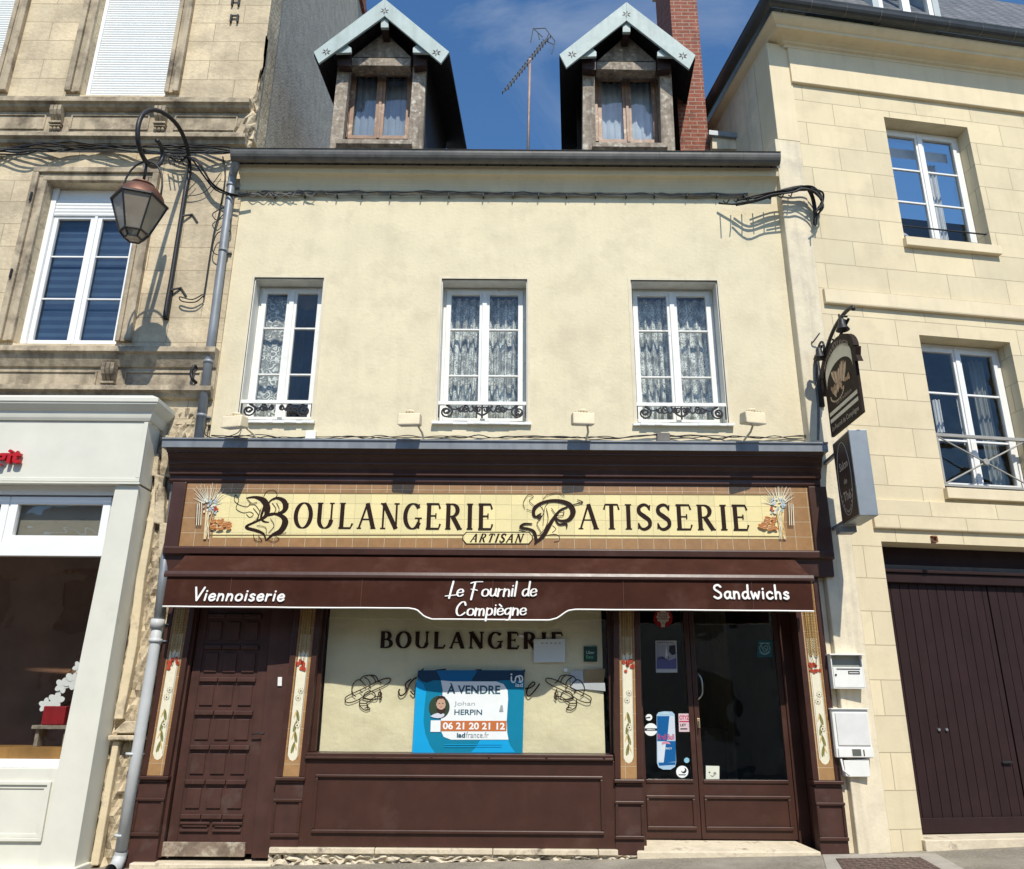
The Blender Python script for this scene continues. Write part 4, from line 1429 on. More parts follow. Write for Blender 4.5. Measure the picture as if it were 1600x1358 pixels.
lf_ = leaf('side_leaf', xe0, xem - .003)
ld = leaf('shop_door', xem + .003, xe1)
g = MB()
a, b = P(1091, 1053, YE - .05), P(1091, 1092, YE - .05)
g.tube(spline([(a.x, YE, a.z), (a.x, YE - .035, a.z), (a.x + .03, YE - .06, a.z - .06), (a.x + .03, YE - .06, b.z + .06), (b.x + .008, YE - .035, b.z), (b.x + .008, YE, b.z)]), .009, 10)
obj('pull_handle', g, M('steel', (.5, .48, .45), .3, metal=.9), ld, smooth=True)
c = P(1092, 1130, YE - .02)
g = MB().box(c.x - .015, c.x + .015, YE - .012, YE - .002, c.z - .05, c.z + .05)
g.tube([(c.x, YE - .01, c.z + .02), (c.x, YE - .05, c.z + .02), (c.x - .004, YE - .055, c.z - .05)], .008, 8)
obj('lever_handle', g, M('brass_worn', (.55, .42, .25), .4, metal=.8), ld, bevel=.002)
for q_ in ((xe0 - .12, xe0 - .002, .131, YE + .06), (xe1 + .002, PXs[3](1.2) - .1, .34, YE + .06), (PXs[3](1.2) - .098, PXs[3](1.2) + .1, .131, YE + .06), (PXs[2](1.2) - .1, xe0 - .121, .131, YE + .06)):
    obj('entry_post', MB().box(*q_, gz(xe1), zetop), BROWN, shop, bevel=.006)
obj('side_lining', MB().box(PXs[0](1.2) - .02, PXs[0](1.2) + .05, .131, .3, gz(-3.9), zetop), BROWN, shop)
obj('head_lining', MB().box(SXL + .02, SXR - .02, .1, .5, zetop, zetop + .06), BROWN, shop)
# thresholds and worn stone ledge
th = thing('stone_ledge', 'worn pale stone ledge and broken plinth under the shop window', 'plinth', (0, 0, 0))
g = MB()
xs_ = [P(p, 1330, -.05).x for p in (420, 585, 770, 935, 966)]
for i in range(4):
    g.box(xs_[i] + .003, xs_[i + 1] - .003, -.06, .3, zsl - .05, zsl)
obj('ledge', g, LEDGE, th, bevel=.006)
rnd = random.Random(12)
vs, fs = [], []
xp0, xp1 = xs_[0], P(1004, 1335, -.03).x
nx, nz_ = 90, 6
for j in range(nz_ + 1):
    for i in range(nx + 1):
        x = xp0 + (xp1 - xp0) * i / nx
        z1, z0 = zsl - .052, gz(x) - .04
        edge_ = j in (0, nz_)
        vs.append((x + rnd.uniform(-.012, .012), -.03 - (0 if edge_ else rnd.uniform(-.035, .03)), z1 + (z0 - z1) * j / nz_ + (0 if edge_ else rnd.uniform(-.01, .01))))
for j in range(nz_):
    for i in range(nx):
        k = j * (nx + 1) + i
        fs.append((k, k + nx + 1, k + nx + 2, k + 1))
g = MB().add(vs, fs)
g.box(xp0, xp1, .03, .3, gz(xp0) - .3, zsl - .055)
obj('plinth_stones', g, M('broken_plinth_stone', (.60, .53, .40), .95, .25, 6, bump=.02, bs=14, dirt=(.13, .11, .085), dscale=4.5, dlo=.55, dhi=.64), th)
a, b, c_, d_ = P(1003, 1312, .33), P(1243, 1314, .33), P(1283, 1331, -.05), P(995, 1331, -.05)
g = MB().prism([a, b, c_, d_], (0, 0, -.25))
tag(obj('doorstep', g, LEDGE, None, bevel=.01), 'sloping worn stone doorstep in front of the glazed shop door', 'step')
g = MB().box(P(205, 1345, -.05).x, P(425, 1345, -.05).x, -.09, .3, gz(-3.6) - .2, P(330, 1349, -.06).z)
tag(obj('doorstep', g, LEDGE, None, bevel=.012), 'low worn stone doorstep under the brown panelled house door', 'step')

# ================================================================== AWNING
YA = -.385
aw = thing('awning', 'rolled brown cloth awning with white lettered valance over the shop windows', 'awning', (0, -.1, 0))
ax0, ax1 = P(258, 925, YA).x, P(1269, 925, YA).x
zv1, zv0, zvs = P(760, 904, YA).z, P(760, 952, YA).z, P(760, 969, YA).z
# sloping cloth from the fascia to the front bar, a little slack
zs1 = P(760, 874, -.16).z
zs0 = P(760, 896, YA).z
g = MB()
vs, fs = [], []
nx, ny = 90, 6
for j in range(ny + 1):
    t = j / ny
    for i in range(nx + 1):
        s = i / nx
        vs.append((ax0 + .06 * (1 - t) + (ax1 - ax0 - .12 * (1 - t)) * s, -.14 + (YA + .14 + .02) * t, zs1 + .02 + (zs0 - zs1 - .02) * t - .012 * math.sin(math.pi * t) * (1 + .6 * math.sin(s * 37) + .5 * math.sin(s * 91 + 1))))
for j in range(ny):
    for i in range(nx):
        k = j * (nx + 1) + i
        fs.append((k, k + nx + 1, k + nx + 2, k + 1))
g.add(vs, fs)
obj('cloth', g, AWN, aw, smooth=True)
g = MB()
g.tube([(ax0 + .05, -.13, zs1 - .06), (ax1 - .05, -.13, zs1 - .06)], .055, 14)
obj('roller', g, AWN, aw, smooth=True)
zb1, zb0 = P(760, 895, YA - .02).z, P(760, 905, YA - .02).z
prof = [(YA + .05, zb0 + .008), (YA - .012, zb0), (YA - .026, zb0 + .008), (YA - .026, (zb0 + zb1) / 2), (YA - .014, zb1), (YA + .05, zb1)]
obj('front_bar', MB().profile_x(prof, ax0 - .03, ax1 + .03), BROWN, aw, bevel=.003)
g = MB()
for x in (ax0 + .5, 0, ax1 - .5):
    g.box(x - .02, x + .02, -.13, YA + .05, zb0 + .012, zb0 + .04)
obj('arm', g, BROWN, aw)


def edge(x):
    px = 800 + (x - 0) * 1.0
    return px


def zedge(px):
    k = [(0, 0), (640, 0), (652, .12), (664, .75), (676, 1), (858, 1), (870, .8), (886, .12), (898, 0), (2000, 0)]
    for (a, va), (b, vb) in zip(k[:-1], k[1:]):
        if a <= px <= b: return va + (vb - va) * (px - a) / (b - a)


g, tr = MB(), []
vs, fs = [], []
nx, nz_ = 220, 6
wob = lambda x, t: .011 * t * (math.sin(x * 2.3) + .6 * math.sin(x * 5.7 + 1) + .3 * math.sin(x * 13))
pxl, pxr = 258, 1269
for j in range(nz_ + 1):
    t = j / nz_
    for i in range(nx + 1):
        px = pxl + (pxr - pxl) * i / nx
        x = ax0 + (ax1 - ax0) * i / nx
        zl = zv0 + (zvs - zv0) * zedge(px)
        z = zv1 + (zl - zv1) * t
        vs.append((x, YA + wob(x, t), z))
        if j == nz_: tr.append((x, YA + wob(x, 1) - .004, z + .004))
for j in range(nz_):
    for i in range(nx):
        k = j * (nx + 1) + i
        fs.append((k, k + nx + 1, k + nx + 2, k + 1))
g.add(vs, fs)
va = obj('valance', g, AWN, aw, smooth=True)
obj('piping', MB().tube(tr, .0085, 6), LETW, va, smooth=True)
g = MB()
yv = YA - .011
a, b = P(300, 938, yv), P(443, 938, yv)
pen_text(g, 'Viennoiserie', a.x, b.x, a.z, P(300, 918, yv).z - a.z, yv, .021, shear=.18, gap=.12)
a, b = P(1115, 935, yv), P(1233, 935, yv)
pen_text(g, 'Sandwichs', a.x, b.x, a.z, P(1115, 914, yv).z - a.z, yv, .022, shear=.0, gap=.12)
a, b = P(697, 932, yv), P(838, 930, yv)
pen_text(g, 'Le Fournil de', a.x, b.x, a.z, P(700, 910, yv).z - a.z, yv, .021, shear=.16, gap=.02, nib=.62, slope=.012)
a, b = P(711, 962, yv), P(822, 959, yv)
pen_text(g, 'Compiègne', a.x, b.x, a.z, P(711, 941, yv).z - a.z, yv, .021, shear=.12, gap=.02, nib=.62, slope=.02)
wrap = lambda mb: setattr(mb, 'v', [(x, y + wob(x, min(1.25, max(0, (zv1 - z) / (zv1 - zv0)))), z) for x, y, z in mb.v])
wrap(g)
obj('lettering', g, LETW, va)
g = MB()
for px in (360, 565, 770, 974, 1175):
    p = P(px, 925, YA)
    for k in range(6):
        za_, zb_s = zv0 + .02 + (zv1 - zv0 - .025) * k / 6, zv0 + .02 + (zv1 - zv0 - .025) * (k + 1) / 6
        g.box(p.x - .002, p.x + .002, YA - .008, YA - .005, za_, zb_s)
wrap(g)
obj('seam', g, M('faded_seam', (.11, .05, .04), .9), va)

# ================================================================== FLOODLIGHTS on the cornice
FY = -.50


def flood(px, py, rz, label, first=[None]):
    c = P(px, py, FY)
    if first[0] is None:
        r_ = thing('floodlight', label, 'floodlight', c, rz, 'cream floodlights along the shop cornice')
        g = MB()
        g.prism([(-.125, -.06, .07), (-.125, .075, .085), (-.125, .10, -.04), (-.125, -.075, -.075)], (.25, 0, 0))
        obj('housing', g, FLOOD, r_, local=True, bevel=.014)
        g = MB()
        for i in range(6): g.box(-.09 + i * .034, -.078 + i * .034, -.04, .06, .079, .092)
        obj('cooling_fin', g, FLOOD, r_, local=True, bevel=.002)
        g = MB().prism([(-.11, -.072, -.07), (.11, -.072, -.07), (.11, .095, -.036), (-.11, .095, -.036)], (0, .002, -.006))
        obj('lens', g, M('grey_flood_glass', (.25, .25, .24), .2), r_, local=True)
        g = MB()
        g.lathe([(.012, .085), (.045, .09), (.055, .105), (.045, .122), (.02, .13)], (0, .02, 0), 12)
        obj('cap', g, FLOOD, r_, local=True, smooth=True)
        g = MB().tube([(.06, .09, .0), (.10, .24, -.06), (.10, .44, -.13), (.10, .60, -.13)], .013, 8)
        obj('arm', g, FLOOD, r_, local=True, smooth=True)
        first[0] = r_
        return r_
    r_ = copy_tree(first[0])
    r_.location = c
    r_.rotation_euler = (0, 0, rz)
    r_['label'] = label
    return r_


flood(366, 661, R(-14), 'leftmost cream floodlight, on the cornice below the left upper window beside the drainpipe')
flood(640, 657, R(-4), 'cream floodlight on the cornice just left of the middle upper window')
flood(911, 656, R(5), 'cream floodlight on the cornice between the middle and right upper windows')
flood(1177, 655, R(14), 'rightmost cream floodlight, on the cornice right of the last upper window')

# small junction boxes and the cable run on top of the cornice
for (x, y, wv, h, lb) in ((485, 681, 16, 14, 'small pale junction box on the wall under the left upper window'), (1037, 683, 20, 12, 'small grey junction box on the wall under the right upper window')):
    g = MB().bx(x - wv / 2, y - h / 2 - 1, x + wv / 2, y + h / 2, YW - .05, .048)
    tag(obj('junction_box', g, POSTW if x < 500 else GREYCAB, None, bevel=.005), lb, 'junction box')
g = MB()
rnd = random.Random(3)
for k in range(3):
    pts = []
    for i in range(44):
        px = 330 + i * 22
        q = P(px, 683 + rnd.uniform(-3, 3) + (k - 1) * 1.2 - (3 if 1000 < px < 1060 else 0), YW - .03)
        pts.append((q.x, YW - .03 + rnd.uniform(-.01, .01), q.z))
    g.tube(spline(pts, 3), .0055, 5)
tag(obj('cable', g, BLACK, None, smooth=True), 'thin dark cables clipped along the wall just above the shop cornice', 'cable')
g = MB()
pts = [P(x, y, YW - .03) for x, y in ((316, 600), (312, 640), (316, 668), (325, 682), (345, 684), (372, 676), (378, 660))]
g.tube(spline(pts, 5), .006, 6)
tag(obj('cable', g, BLACK, None, smooth=True), 'looping black cable beside the grey drainpipe left of the leftmost floodlight', 'cable')

# cable under the eaves
g = MB()
rnd = random.Random(5)
for k in range(4):
    pts = []
    for i in range(60):
        px = 372 + i * 13.5
        y = 303 - 2 * math.sin(i * .1) + rnd.uniform(-1.2, 1.2) + (k - 1.5) * 1.2 + (max(0, (px - 1090)) / 80) ** 2 * 1.2
        if k > 1 and px > 510 and px < 1040: y = 304.5
        q = P(px, y, YW - .045)
        pts.append((q.x, YW - .045 + rnd.uniform(-.012, .012), q.z))
    g.tube(spline(pts, 2), .011 if k == 0 else .008, 5)
for k in range(10):
    px = 375 + rnd.uniform(0, 110)
    pts = [P(px + j * 9, 303 + rnd.uniform(-5, 6), YW - .06) for j in range(5)]
    g.tube(spline(pts, 3), .006, 5)
eav = tag(obj('cable', g, GREYCAB, None, smooth=True), 'grey bundled cable running under the cream eaves cornice', 'cable')
g = MB()
for i in range(17):
    q = P(430 + i * 46 + rnd.uniform(-6, 6), 305, YW - .06)
    g.box(q.x - .006, q.x + .006, YW - .075, YW - .001, q.z - .02, q.z + .025)
obj('cable_clip', g, BLACK, eav)
g = MB()
for k in range(10):
    dy = rnd.uniform(-5, 5)
    dd = rnd.uniform(.08, .26)
    base = [(1125, 315), (1150, 316), (1180, 311), (1210, 303), (1238, 297), (1256, 293), (1272, 297), (1283, 308), (1284, 322), (1276, 335), (1272, 350)]
    n = rnd.choice((8, 9, 10, 11))
    pts = [P(x + rnd.uniform(-3, 3), y + dy * (.5 + .5 * rnd.random()) + rnd.uniform(-2, 2), YW - .06 - dd * min(1, max(0, (x - 1120) / 60))) for x, y in base[rnd.randint(0, 3):n]]
    g.tube(spline(pts, 4), rnd.uniform(.008, .014), 6)
for k in range(7):
    x = 1130 + k * 17
    p = P(x, 314 - k * 1.5, YW - .12)
    q = P(x + 10 + rnd.uniform(-4, 6), 312 - k * 2.2, YW - .3)
    g.tube([p, ((p + q) / 2) + Vector((0, 0, -.05)), q], .008, 5)
g.tube(spline([P(1262, 293, YW - .2), P(1270, 310, YW - .15), P(1274, 335, YW - .12), P(1273, 352, YW - .1)]), [.03] + [.026] * 17 + [.006], 8)
g.tube(spline([P(1268, 295, YW - .3), P(1286, 302, YW - .2), P(1283, 325, YW - .12), P(1274, 345, YW - .1)]), .013, 6)
tag(obj('cable_bundle', g, BLACK, None, smooth=True), 'thick tangled black cable bundle looping round the cement strip at the top right corner', 'cable')

# ================================================================== DRAINPIPES
yp = YW - .09
pipe = thing('drainpipe', 'grey zinc drainpipe beside the cream wall, running down from the eaves gutter', 'drainpipe', (P(330, 500, yp).x, yp, 0))
g = MB()
up = [P(369, 243, -.15), P(368, 258, -.14), P(364, 272, yp), P(362, 285, yp), P(334.5, 500, yp), P(310, 684, yp)]
g.tube(up, .053, 14)
obj('pipe', g, ZINC, pipe, smooth=True)
for (x, y) in ((361, 290), (349, 392), (326, 566), (315, 650)):
    p = P(x, y, yp)
    d = (up[-1] - up[3]).normalized()
    obj('collar', MB().tube([p - d * .02, p + d * .02], .06, 14), ZINC, pipe, smooth=True)
    obj('bracket', MB().box(p.x - .008, p.x + .09, yp + .03, YW + .04, p.z - .008, p.z + .008), ZINC, pipe)
yq = -.06
pip2 = thing('drainpipe', 'lower drainpipe with a pale thick shoe, between the white shop and the brown pilaster', 'drainpipe', (P(240, 1000, yq).x, yq, 0))
lo = [P(274, 722, .06), P(272, 770, .06), P(264, 845, .05), P(258, 872, -.02), P(255, 900, yq), P(247, 975, yq)]
obj('pipe', MB().tube(lo, .05, 14), ZINC, pip2, smooth=True)
lp = [P(247, 968, yq), P(242, 1008, yq), P(217, 1160, yq), P(187, 1340, yq)]
obj('lower_pipe', MB().tube(lp, .057, 16), ZINC_LIGHT, pip2, smooth=True)
for (x, y, r_, hh) in ((246, 975, .072, .05), (243, 1001, .068, .02), (206.5, 1178, .064, .012), (222, 1090, .0, 0), (189, 1305, .064, .012)):
    if not r_: continue
    p = P(x, y, yq)
    d = (lp[-1] - lp[1]).normalized()
    obj('collar', MB().tube([p - d * hh, p + d * hh], r_, 16), ZINC_LIGHT, pip2, smooth=True)
    obj('bracket', MB().box(p.x, p.x + .11, yq + .03, YW, p.z - .007, p.z + .007), ZINC, pip2)
p = lp[-1]
obj('shoe', MB().tube(spline([p + Vector((.008, 0, .06)), p, p + Vector((0, -.06, -.07)), p + Vector((0, -.16, -.09))], 4), .062, 16, cap=False), ZINC_LIGHT, pip2, smooth=True)

# ================================================================== OLD STONE HOUSE on the left
YL = .08
lh = thing('stone_house', 'stained old limestone town house with carved sill bands and white shutters, left of the bakery', 'building', (-6.5, YL, 0))
XU = -3.54
LX0 = -10.5


def span(l, r, Y=YL): return P(*l, Y).x, P(*r, Y).x


uz0 = P(190, 149, YL).z
ux0, ux1 = span((142, 75), (271, 75))
vx0, vx1 = span((-115, 50), (15, 50))
wx0, wx1 = P(49, 410, YL).x, P(204, 410, YL).x
wz0, wz1 = P(100, 537, YL).z, P(150, 286, YL).z
wy0, wy1 = wx0 - 2.55, wx1 - 2.55
ZC = P(100, 625, YL).z
ZU = ZTOP + .25
g = MB().wall(LX0, XL - .002, ZC - .3, ZU, YL, YL + .45, [(wx0, wx1, wz0, wz1), (wy0, wy1, wz0, wz1)])
g.wall(LX0, XU, ZU, 14.5, YL, YL + .45, [(ux0, ux1, uz0, uz0 + 2.1), (vx0, vx1, uz0, uz0 + 2.1)])
obj('wall', g, STONE_L, lh)
# gable side wall in grey roughcast
g = MB()
g.prism([(XU - .012, YL + .45, 7.2), (XU - .012, 9.5, 7.2), (XU - .012, 9.5, 14.6), (XU - .012, 5.4, 17.0), (XU - .012, YL + .45, 14.2)], (-.4, 0, 0))
g.prism([(XU - .012, YL + .45, -.4), (XU - .012, 9.5, -.4), (XU - .012, 9.5, 7.19), (XU - .012, YL + .45, 7.19)], (-.4, 0, 0))
obj('side_wall', g, ROUGHCAST, lh)
g = MB()
g.prism([(LX0, YL - .2, 14.3), (XU + .04, YL - .2, 14.3), (XU + .04, 5.4, 17.05), (LX0, 5.4, 17.05)], (0, 0, .12))
g.prism([(LX0, 5.4, 17.05), (XU + .04, 5.4, 17.05), (XU + .04, 10, 14.3), (LX0, 10, 14.3)], (0, 0, .12))
rf_ = obj('roof', g, M('red_roof_tile', (.2, .065, .045), .85, .3, 8, brick=(.2, .25, .01, (.06, .03, .02), .5, 0, 0)), lh)
g = MB().box(XU - .5, XU + .06, 4.9, 5.6, 16.6, 18.4)
obj('chimney', g, BRICK, rf_)
for (x, y) in ((368, 2), (366, 28)):
    c = P(x, y, YL - .03)
    g = MB().box(c.x - .06, c.x - .035, YL - .04, YL, c.z - .07, c.z + .06).box(c.x + .035, c.x + .06, YL - .04, YL, c.z - .07, c.z + .06).box(c.x - .033, c.x + .033, YL - .04, YL - .02, c.z + .03, c.z + .05)
    obj('wall_staple', g, IRON, lh)
# crumbling quoins and fragments at the corner
rnd = random.Random(11)
vs, fs = [], []
rows = [(422, 60), (419, 90), (416, 104), (412, 118), (409, 131), (407, 144), (403, 157), (400, 168), (398, 179), (395, 190), (392, 201), (389, 212), (386, 222), (382, 230)]
wds = [2, 5, 8, 10, 14, 13, 17, 20, 16, 22, 30, 36, 34, 30]
for (x, y), wpx in zip(rows, wds):
    for k in range(7):
        p = P(x + 8 - wpx * k / 6 * 1.15 + rnd.uniform(-2, 2), y + rnd.uniform(-3, 3), YL)
        e_ = (0 if k in (0, 6) else 1)
        vs.append((min(p.x, XU + .02), YL + .03 - e_ * rnd.uniform(.02, .12), p.z))
for j in range(len(rows) - 1):
    for k in range(6):
        q_ = j * 7 + k
        fs.append((q_, q_ + 1, q_ + 8, q_ + 7))
g = MB().add(vs, fs)
obj('crumbling_quoin', g, STONE_RUB, lh)


def band(name, zt, zlip, zdark, zp0, zb0_, x0, x1, consoles):
    # sill ledge, shaded throat, panelled frieze and lower moulding, as stacked profiles
    prof = [(YL + .01, zt), (YL - .15, zt - .012), (YL - .16, zlip), (YL - .12, zlip - .02), (YL - .11, zlip - .05), (YL - .055, zdark), (YL - .03, zdark - .005),
            (YL - .03, zp0), (YL - .05, zp0 - .01), (YL - .055, zb0_ + .03), (YL - .13, zb0_ + .01), (YL - .135, zb0_ - .05), (YL - .09, zb0_ - .075), (YL - .07, zb0_ - .12), (YL + .01, zb0_ - .13)]
    b = obj(name, MB().profile_x(prof, x0, x1), STONE_T, lh, bevel=.004)
    xs = sorted(consoles)
    lim = [x0] + xs + [x1]
    g = MB()
    for a, c in zip(lim[:-1], lim[1:]):
        if c - a < .4: continue
        a2, c2 = max(a + .17, c - 2.2 if a == x0 else a), c - .17
        z1, z0 = zdark - .05, zp0 + .03
        t = .022
        for q in ((a2, c2, z1 - t, z1), (a2, c2, z0, z0 + t)): g.box(q[0], q[1], YL - .048, YL - .031, q[2], q[3])
        g.box(a2, a2 + t, YL - .047, YL - .031, z0 + t, z1 - t)
        g.box(c2 - t, c2, YL - .047, YL - .031, z0 + t, z1 - t)
    obj('frieze_panel', g, STONE_T, b, bevel=.004)
    for x in xs:
        g = MB()
        for k in range(3):
            xx = x - .075 + k * .053
            pr = [(YL - .04, zdark + .02), (YL - .15, zdark + .02), (YL - .155, zdark - .06), (YL - .13, zdark - .12), (YL - .09, zdark - .16), (YL - .05, zdark - .2), (YL - .04, zdark - .2)]
            g.profile_x(pr, xx, xx + .045)
        g.box(x - .085, x + .085, YL - .11, YL - .04, zdark - .235, zdark - .205)
        g.box(x - .078, x + .078, YL - .09, YL - .04, zdark - .268, zdark - .245)
        for k in range(3): g.lathe([(.005, -.03), (.02, -.02), (.022, 0), (.01, .02)], (x - .05 + k * .05, YL - .075, zp0 + .02), 8)
        obj('console', g, STONE_T, b, bevel=.006)


yb = YL - .14
Zt = lambda y: P(250, y, yb).z
Zw = lambda y: P(250, y, YL - .03).z
band('sill_band', Zt(151), Zt(160), Zw(176), Zw(207), Zw(216), LX0, P(392, 190, YL).x, [P(95, 183, YL).x, P(256, 184, YL).x, P(-140, 183, YL).x])
band('sill_band', Zt(540), Zt(550), Zw(575), Zw(607), Zw(613) + .04, LX0, P(342, 560, YL).x, [P(176, 585, YL).x, P(-30, 585, YL).x])


def architrave(x0, x1, z0, z1, nm='window_surround'):
    g = MB()
    for o, i, y in ((.0, .06, -.055), (.06, .12, -.04), (.12, .2, -.075)):
        g.box(x0 - i, x0 - o - .0015, YL + y, YL + .02, z0, z1 + o)
        g.box(x1 + o + .0015, x1 + i, YL + y, YL + .02, z0, z1 + o)
        g.box(x0 - i, x1 + i, YL + y, YL + .02, z1 + o + .0015, z1 + i)
    obj(nm, g, STONE_T, lh, bevel=.008)


architrave(ux0, ux1, uz0 + .02, uz0 + 2.1)
architrave(vx0, vx1, uz0 + .02, uz0 + 2.1)
architrave(wx0, wx1, wz0 + .02, wz1)
architrave(wy0, wy1, wz0 + .02, wz1)


def shutter(x0, x1, z0, z1, y, pitch=.042):
    g = MB()
    z = z0
    while z < z1:
        g.profile_x([(y + .02, z + .002), (y + .006, z + .002), (y, z + pitch * .4), (y + .006, z + pitch - .003), (y + .02, z + pitch - .003)], x0, x1)
        z += pitch
    g.box(x0, x1, y + .021, y + .03, z0, z1)
    return g


for (a, b) in ((ux0, ux1), (vx0, vx1)):
    f = MB()
    f.box(a + .002, a + .05, YL + .1, YL + .2, uz0, uz0 + 2.1)
    f.box(b - .05, b - .002, YL + .1, YL + .2, uz0, uz0 + 2.1)
    o = obj('upper_window', f, PVC, lh, bevel=.003)
    obj('shutter', shutter(a + .051, b - .051, uz0 + .01, uz0 + 2.1, YL + .12), SHUT, o)


def pvc_window(x0, x1, z0, z1, yf, bars, box_h):
    f = MB()
    f.box(x0 + .002, x0 + .07, yf - .05, yf + .06, z0, z1)
    f.box(x1 - .07, x1 - .002, yf - .05, yf + .06, z0, z1)
    f.box(x0 + .071, x1 - .071, yf - .02, yf + .06, z0, z0 + .06)
    xm = (x0 + x1) / 2
    zt = z1 - box_h
    for p, q in ((x0 + .072, xm - .02), (xm + .02, x1 - .072)):
        f.frame(p, q, z0 + .062, zt, yf - .01, yf + .04, .055)
        for z in bars: f.box(p + .056, q - .056, yf + .002, yf + .02, z - .011, z + .011)
    f.box(xm - .019, xm + .019, yf - .025, yf + .04, z0 + .062, zt)
    f.box(x0 + .072, x1 - .072, yf + .0, yf + .06, z1 - .2, z1)
    o = obj('window', f, PVC, lh, bevel=.004)
    obj('roller_shutter', shutter(x0 + .072, x1 - .072, zt - .02, z1 - .202, yf - .035, .05), SHUT, o)
    pn = MB()
    for p, q in ((x0 + .072, xm - .02), (xm + .02, x1 - .072)): pn.box(p + .05, q - .05, yf + .022, yf + .026, z0 + .112, zt - .05)
    obj('pane', pn, GLASS, o)
    return xm


YP = YL + .16
bb = [P(120, y, YP).z for y in (401, 467)]
sky_b = M('blue_shade_fabric', (.012, .035, .09), .8, .15, 3)
sky_c = M('sheer_blue_fabric', (.035, .075, .14), .8, .15, 3)
for k, (a, b) in enumerate(((wx0, wx1), (wy0, wy1))):
    xm = pvc_window(a, b, wz0, wz1, YP, bb, .40)
    t_ = thing('day_night_blind', 'navy striped day and night blind behind the left house window under the lamp' if k == 0 else 'navy striped blind in the stone house window beyond the left edge', 'blind', ((a + b) / 2, YP + .1, wz1), group='striped blinds of the left house')
    if k: t_['label'] = 'navy striped day and night blind in the farther left window'
    g1, g2 = MB(), MB()
    z, i = wz0 + .1, 0
    while z < wz1 - .4:
        (g1 if i % 2 else g2).box(a + .1, b - .1, YP + .1, YP + .104, z, z + (.066 if i % 2 else .05))
        z += .066 if i % 2 else .05
        i += 1
    obj('dark_bands', g1, sky_b, t_)
    obj('sheer_bands', g2, sky_c, t_)
g = MB()
g.box(LX0, LX0 + .3, YL + .45, 9.4, -.4, 14.2)
g.box(LX0 + .3, XU - .45, 9.1, 9.4, -.4, 14.2)
obj('rear_wall', g, ROUGHCAST, lh)
g = MB()
g.box(LX0 + .3, XU - .45, YL + .46, 9.1, ZC - .3, ZC - .1)
g.box(LX0 + .3, XU - .45, YL + .46, 9.1, 8.2, 8.4)
g.box(LX0 + .3, XU - .45, 3.0, 3.1, ZC - .1, 8.2)
g.box(LX0 + .3, XU - .45, 3.0, 3.1, 8.4, 14)
obj('floor', g, INNER, lh)
# iron shutter stays
for (x, y) in ((51, 308), (20, 428)):
    c = P(x, y, YL - .05)
    g = MB().tube([(c.x, YL, c.z), (c.x, YL - .09, c.z)], .012, 6)
    g.tube([(c.x, YL - .09, c.z - .07), (c.x, YL - .085, c.z + .05)], .016, 6)
    obj('shutter_stay', g, IRON, lh)
# rubble ground-floor strip with a slim plaster half column
g = MB()
nx, nz_ = 22, 70
xa, xb = -4.34, -3.62
vs, fs = [], []
rnd = random.Random(4)
zz0, zz1 = -.6, ZC - .1
for j in range(nz_ + 1):
    for i in range(nx + 1):
        vs.append((xa + (xb - xa) * i / nx, YL + rnd.uniform(-.03, .03), zz0 + (zz1 - zz0) * j / nz_))
for j in range(nz_):
    for i in range(nx):
        k = j * (nx + 1) + i
        fs.append((k, k + 1, k + nx + 2, k + nx + 1))
g.add(vs, fs)
g.box(xa, xb, YL + .05, YL + .4, zz0, zz1)
obj('rubble_wall', g, STONE_RUB, lh, smooth=False)
g = MB()
g.ppx([(243, 745), (252, 745), (225, 905), (213, 1010), (191, 1124), (177, 1124), (199, 1010), (212, 905)], .0, .09)
g.ppx([(186, 1158), (176, 1158), (140, 1353), (153, 1353)], .0, .09)
obj('half_column', g, M('cream_plaster', (.66, .56, .38), .9, .1, 4, bump=.005, bs=20, spec=.1, dirt=(.4, .33, .24), dscale=4, dlo=.56, dhi=.7), lh, bevel=.012)
g = MB()
g.ppx([(194, 1127), (230, 1127), (222, 1146), (174, 1146)], -.02, .1)
g.ppx([(168, 1149), (226, 1149), (226, 1157), (168, 1157)], -.05, .12)
obj('string_moulding', g, STONE_RUB, lh, bevel=.012)
g = MB()
for (x, y, h) in ((232, 690, 30), (240, 725, 20), (262, 712, 34), (250, 780, 40), (258, 845, 30)):
    g.ppx([(x - 9, y - h), (x + 8, y - h + 4), (x + 5, y + h), (x - 11, y + h - 3)], -.0, .08)
obj('plaster_patch', g, STONE_RUB, lh, bevel=.012)

# ================================================================== WHITE SHOPFRONT of the left house
YS = -.28
ws = thing('white_shopfront', 'pale grey white painted shopfront with red fascia letters at the left edge', 'shopfront', (-6, YS, 0))
fz0, fz1 = P(150, 757, YS).z, P(150, 658, YS).z
fxr = P(224, 710, YS).x
WX0 = -9.8
ct1 = P(150, 621, YS - .135).z
prof = [(YL, fz1), (YS - .02, fz1), (YS - .035, fz1 + .03), (YS - .04, fz1 + .05), (YS - .05, fz1 + .1), (YS - .075, fz1 + .12), (YS - .12, ct1 - .07), (YS - .125, ct1 - .05), (YS - .135, ct1 - .045), (YS - .135, ct1), (YL, ct1 + .08)]
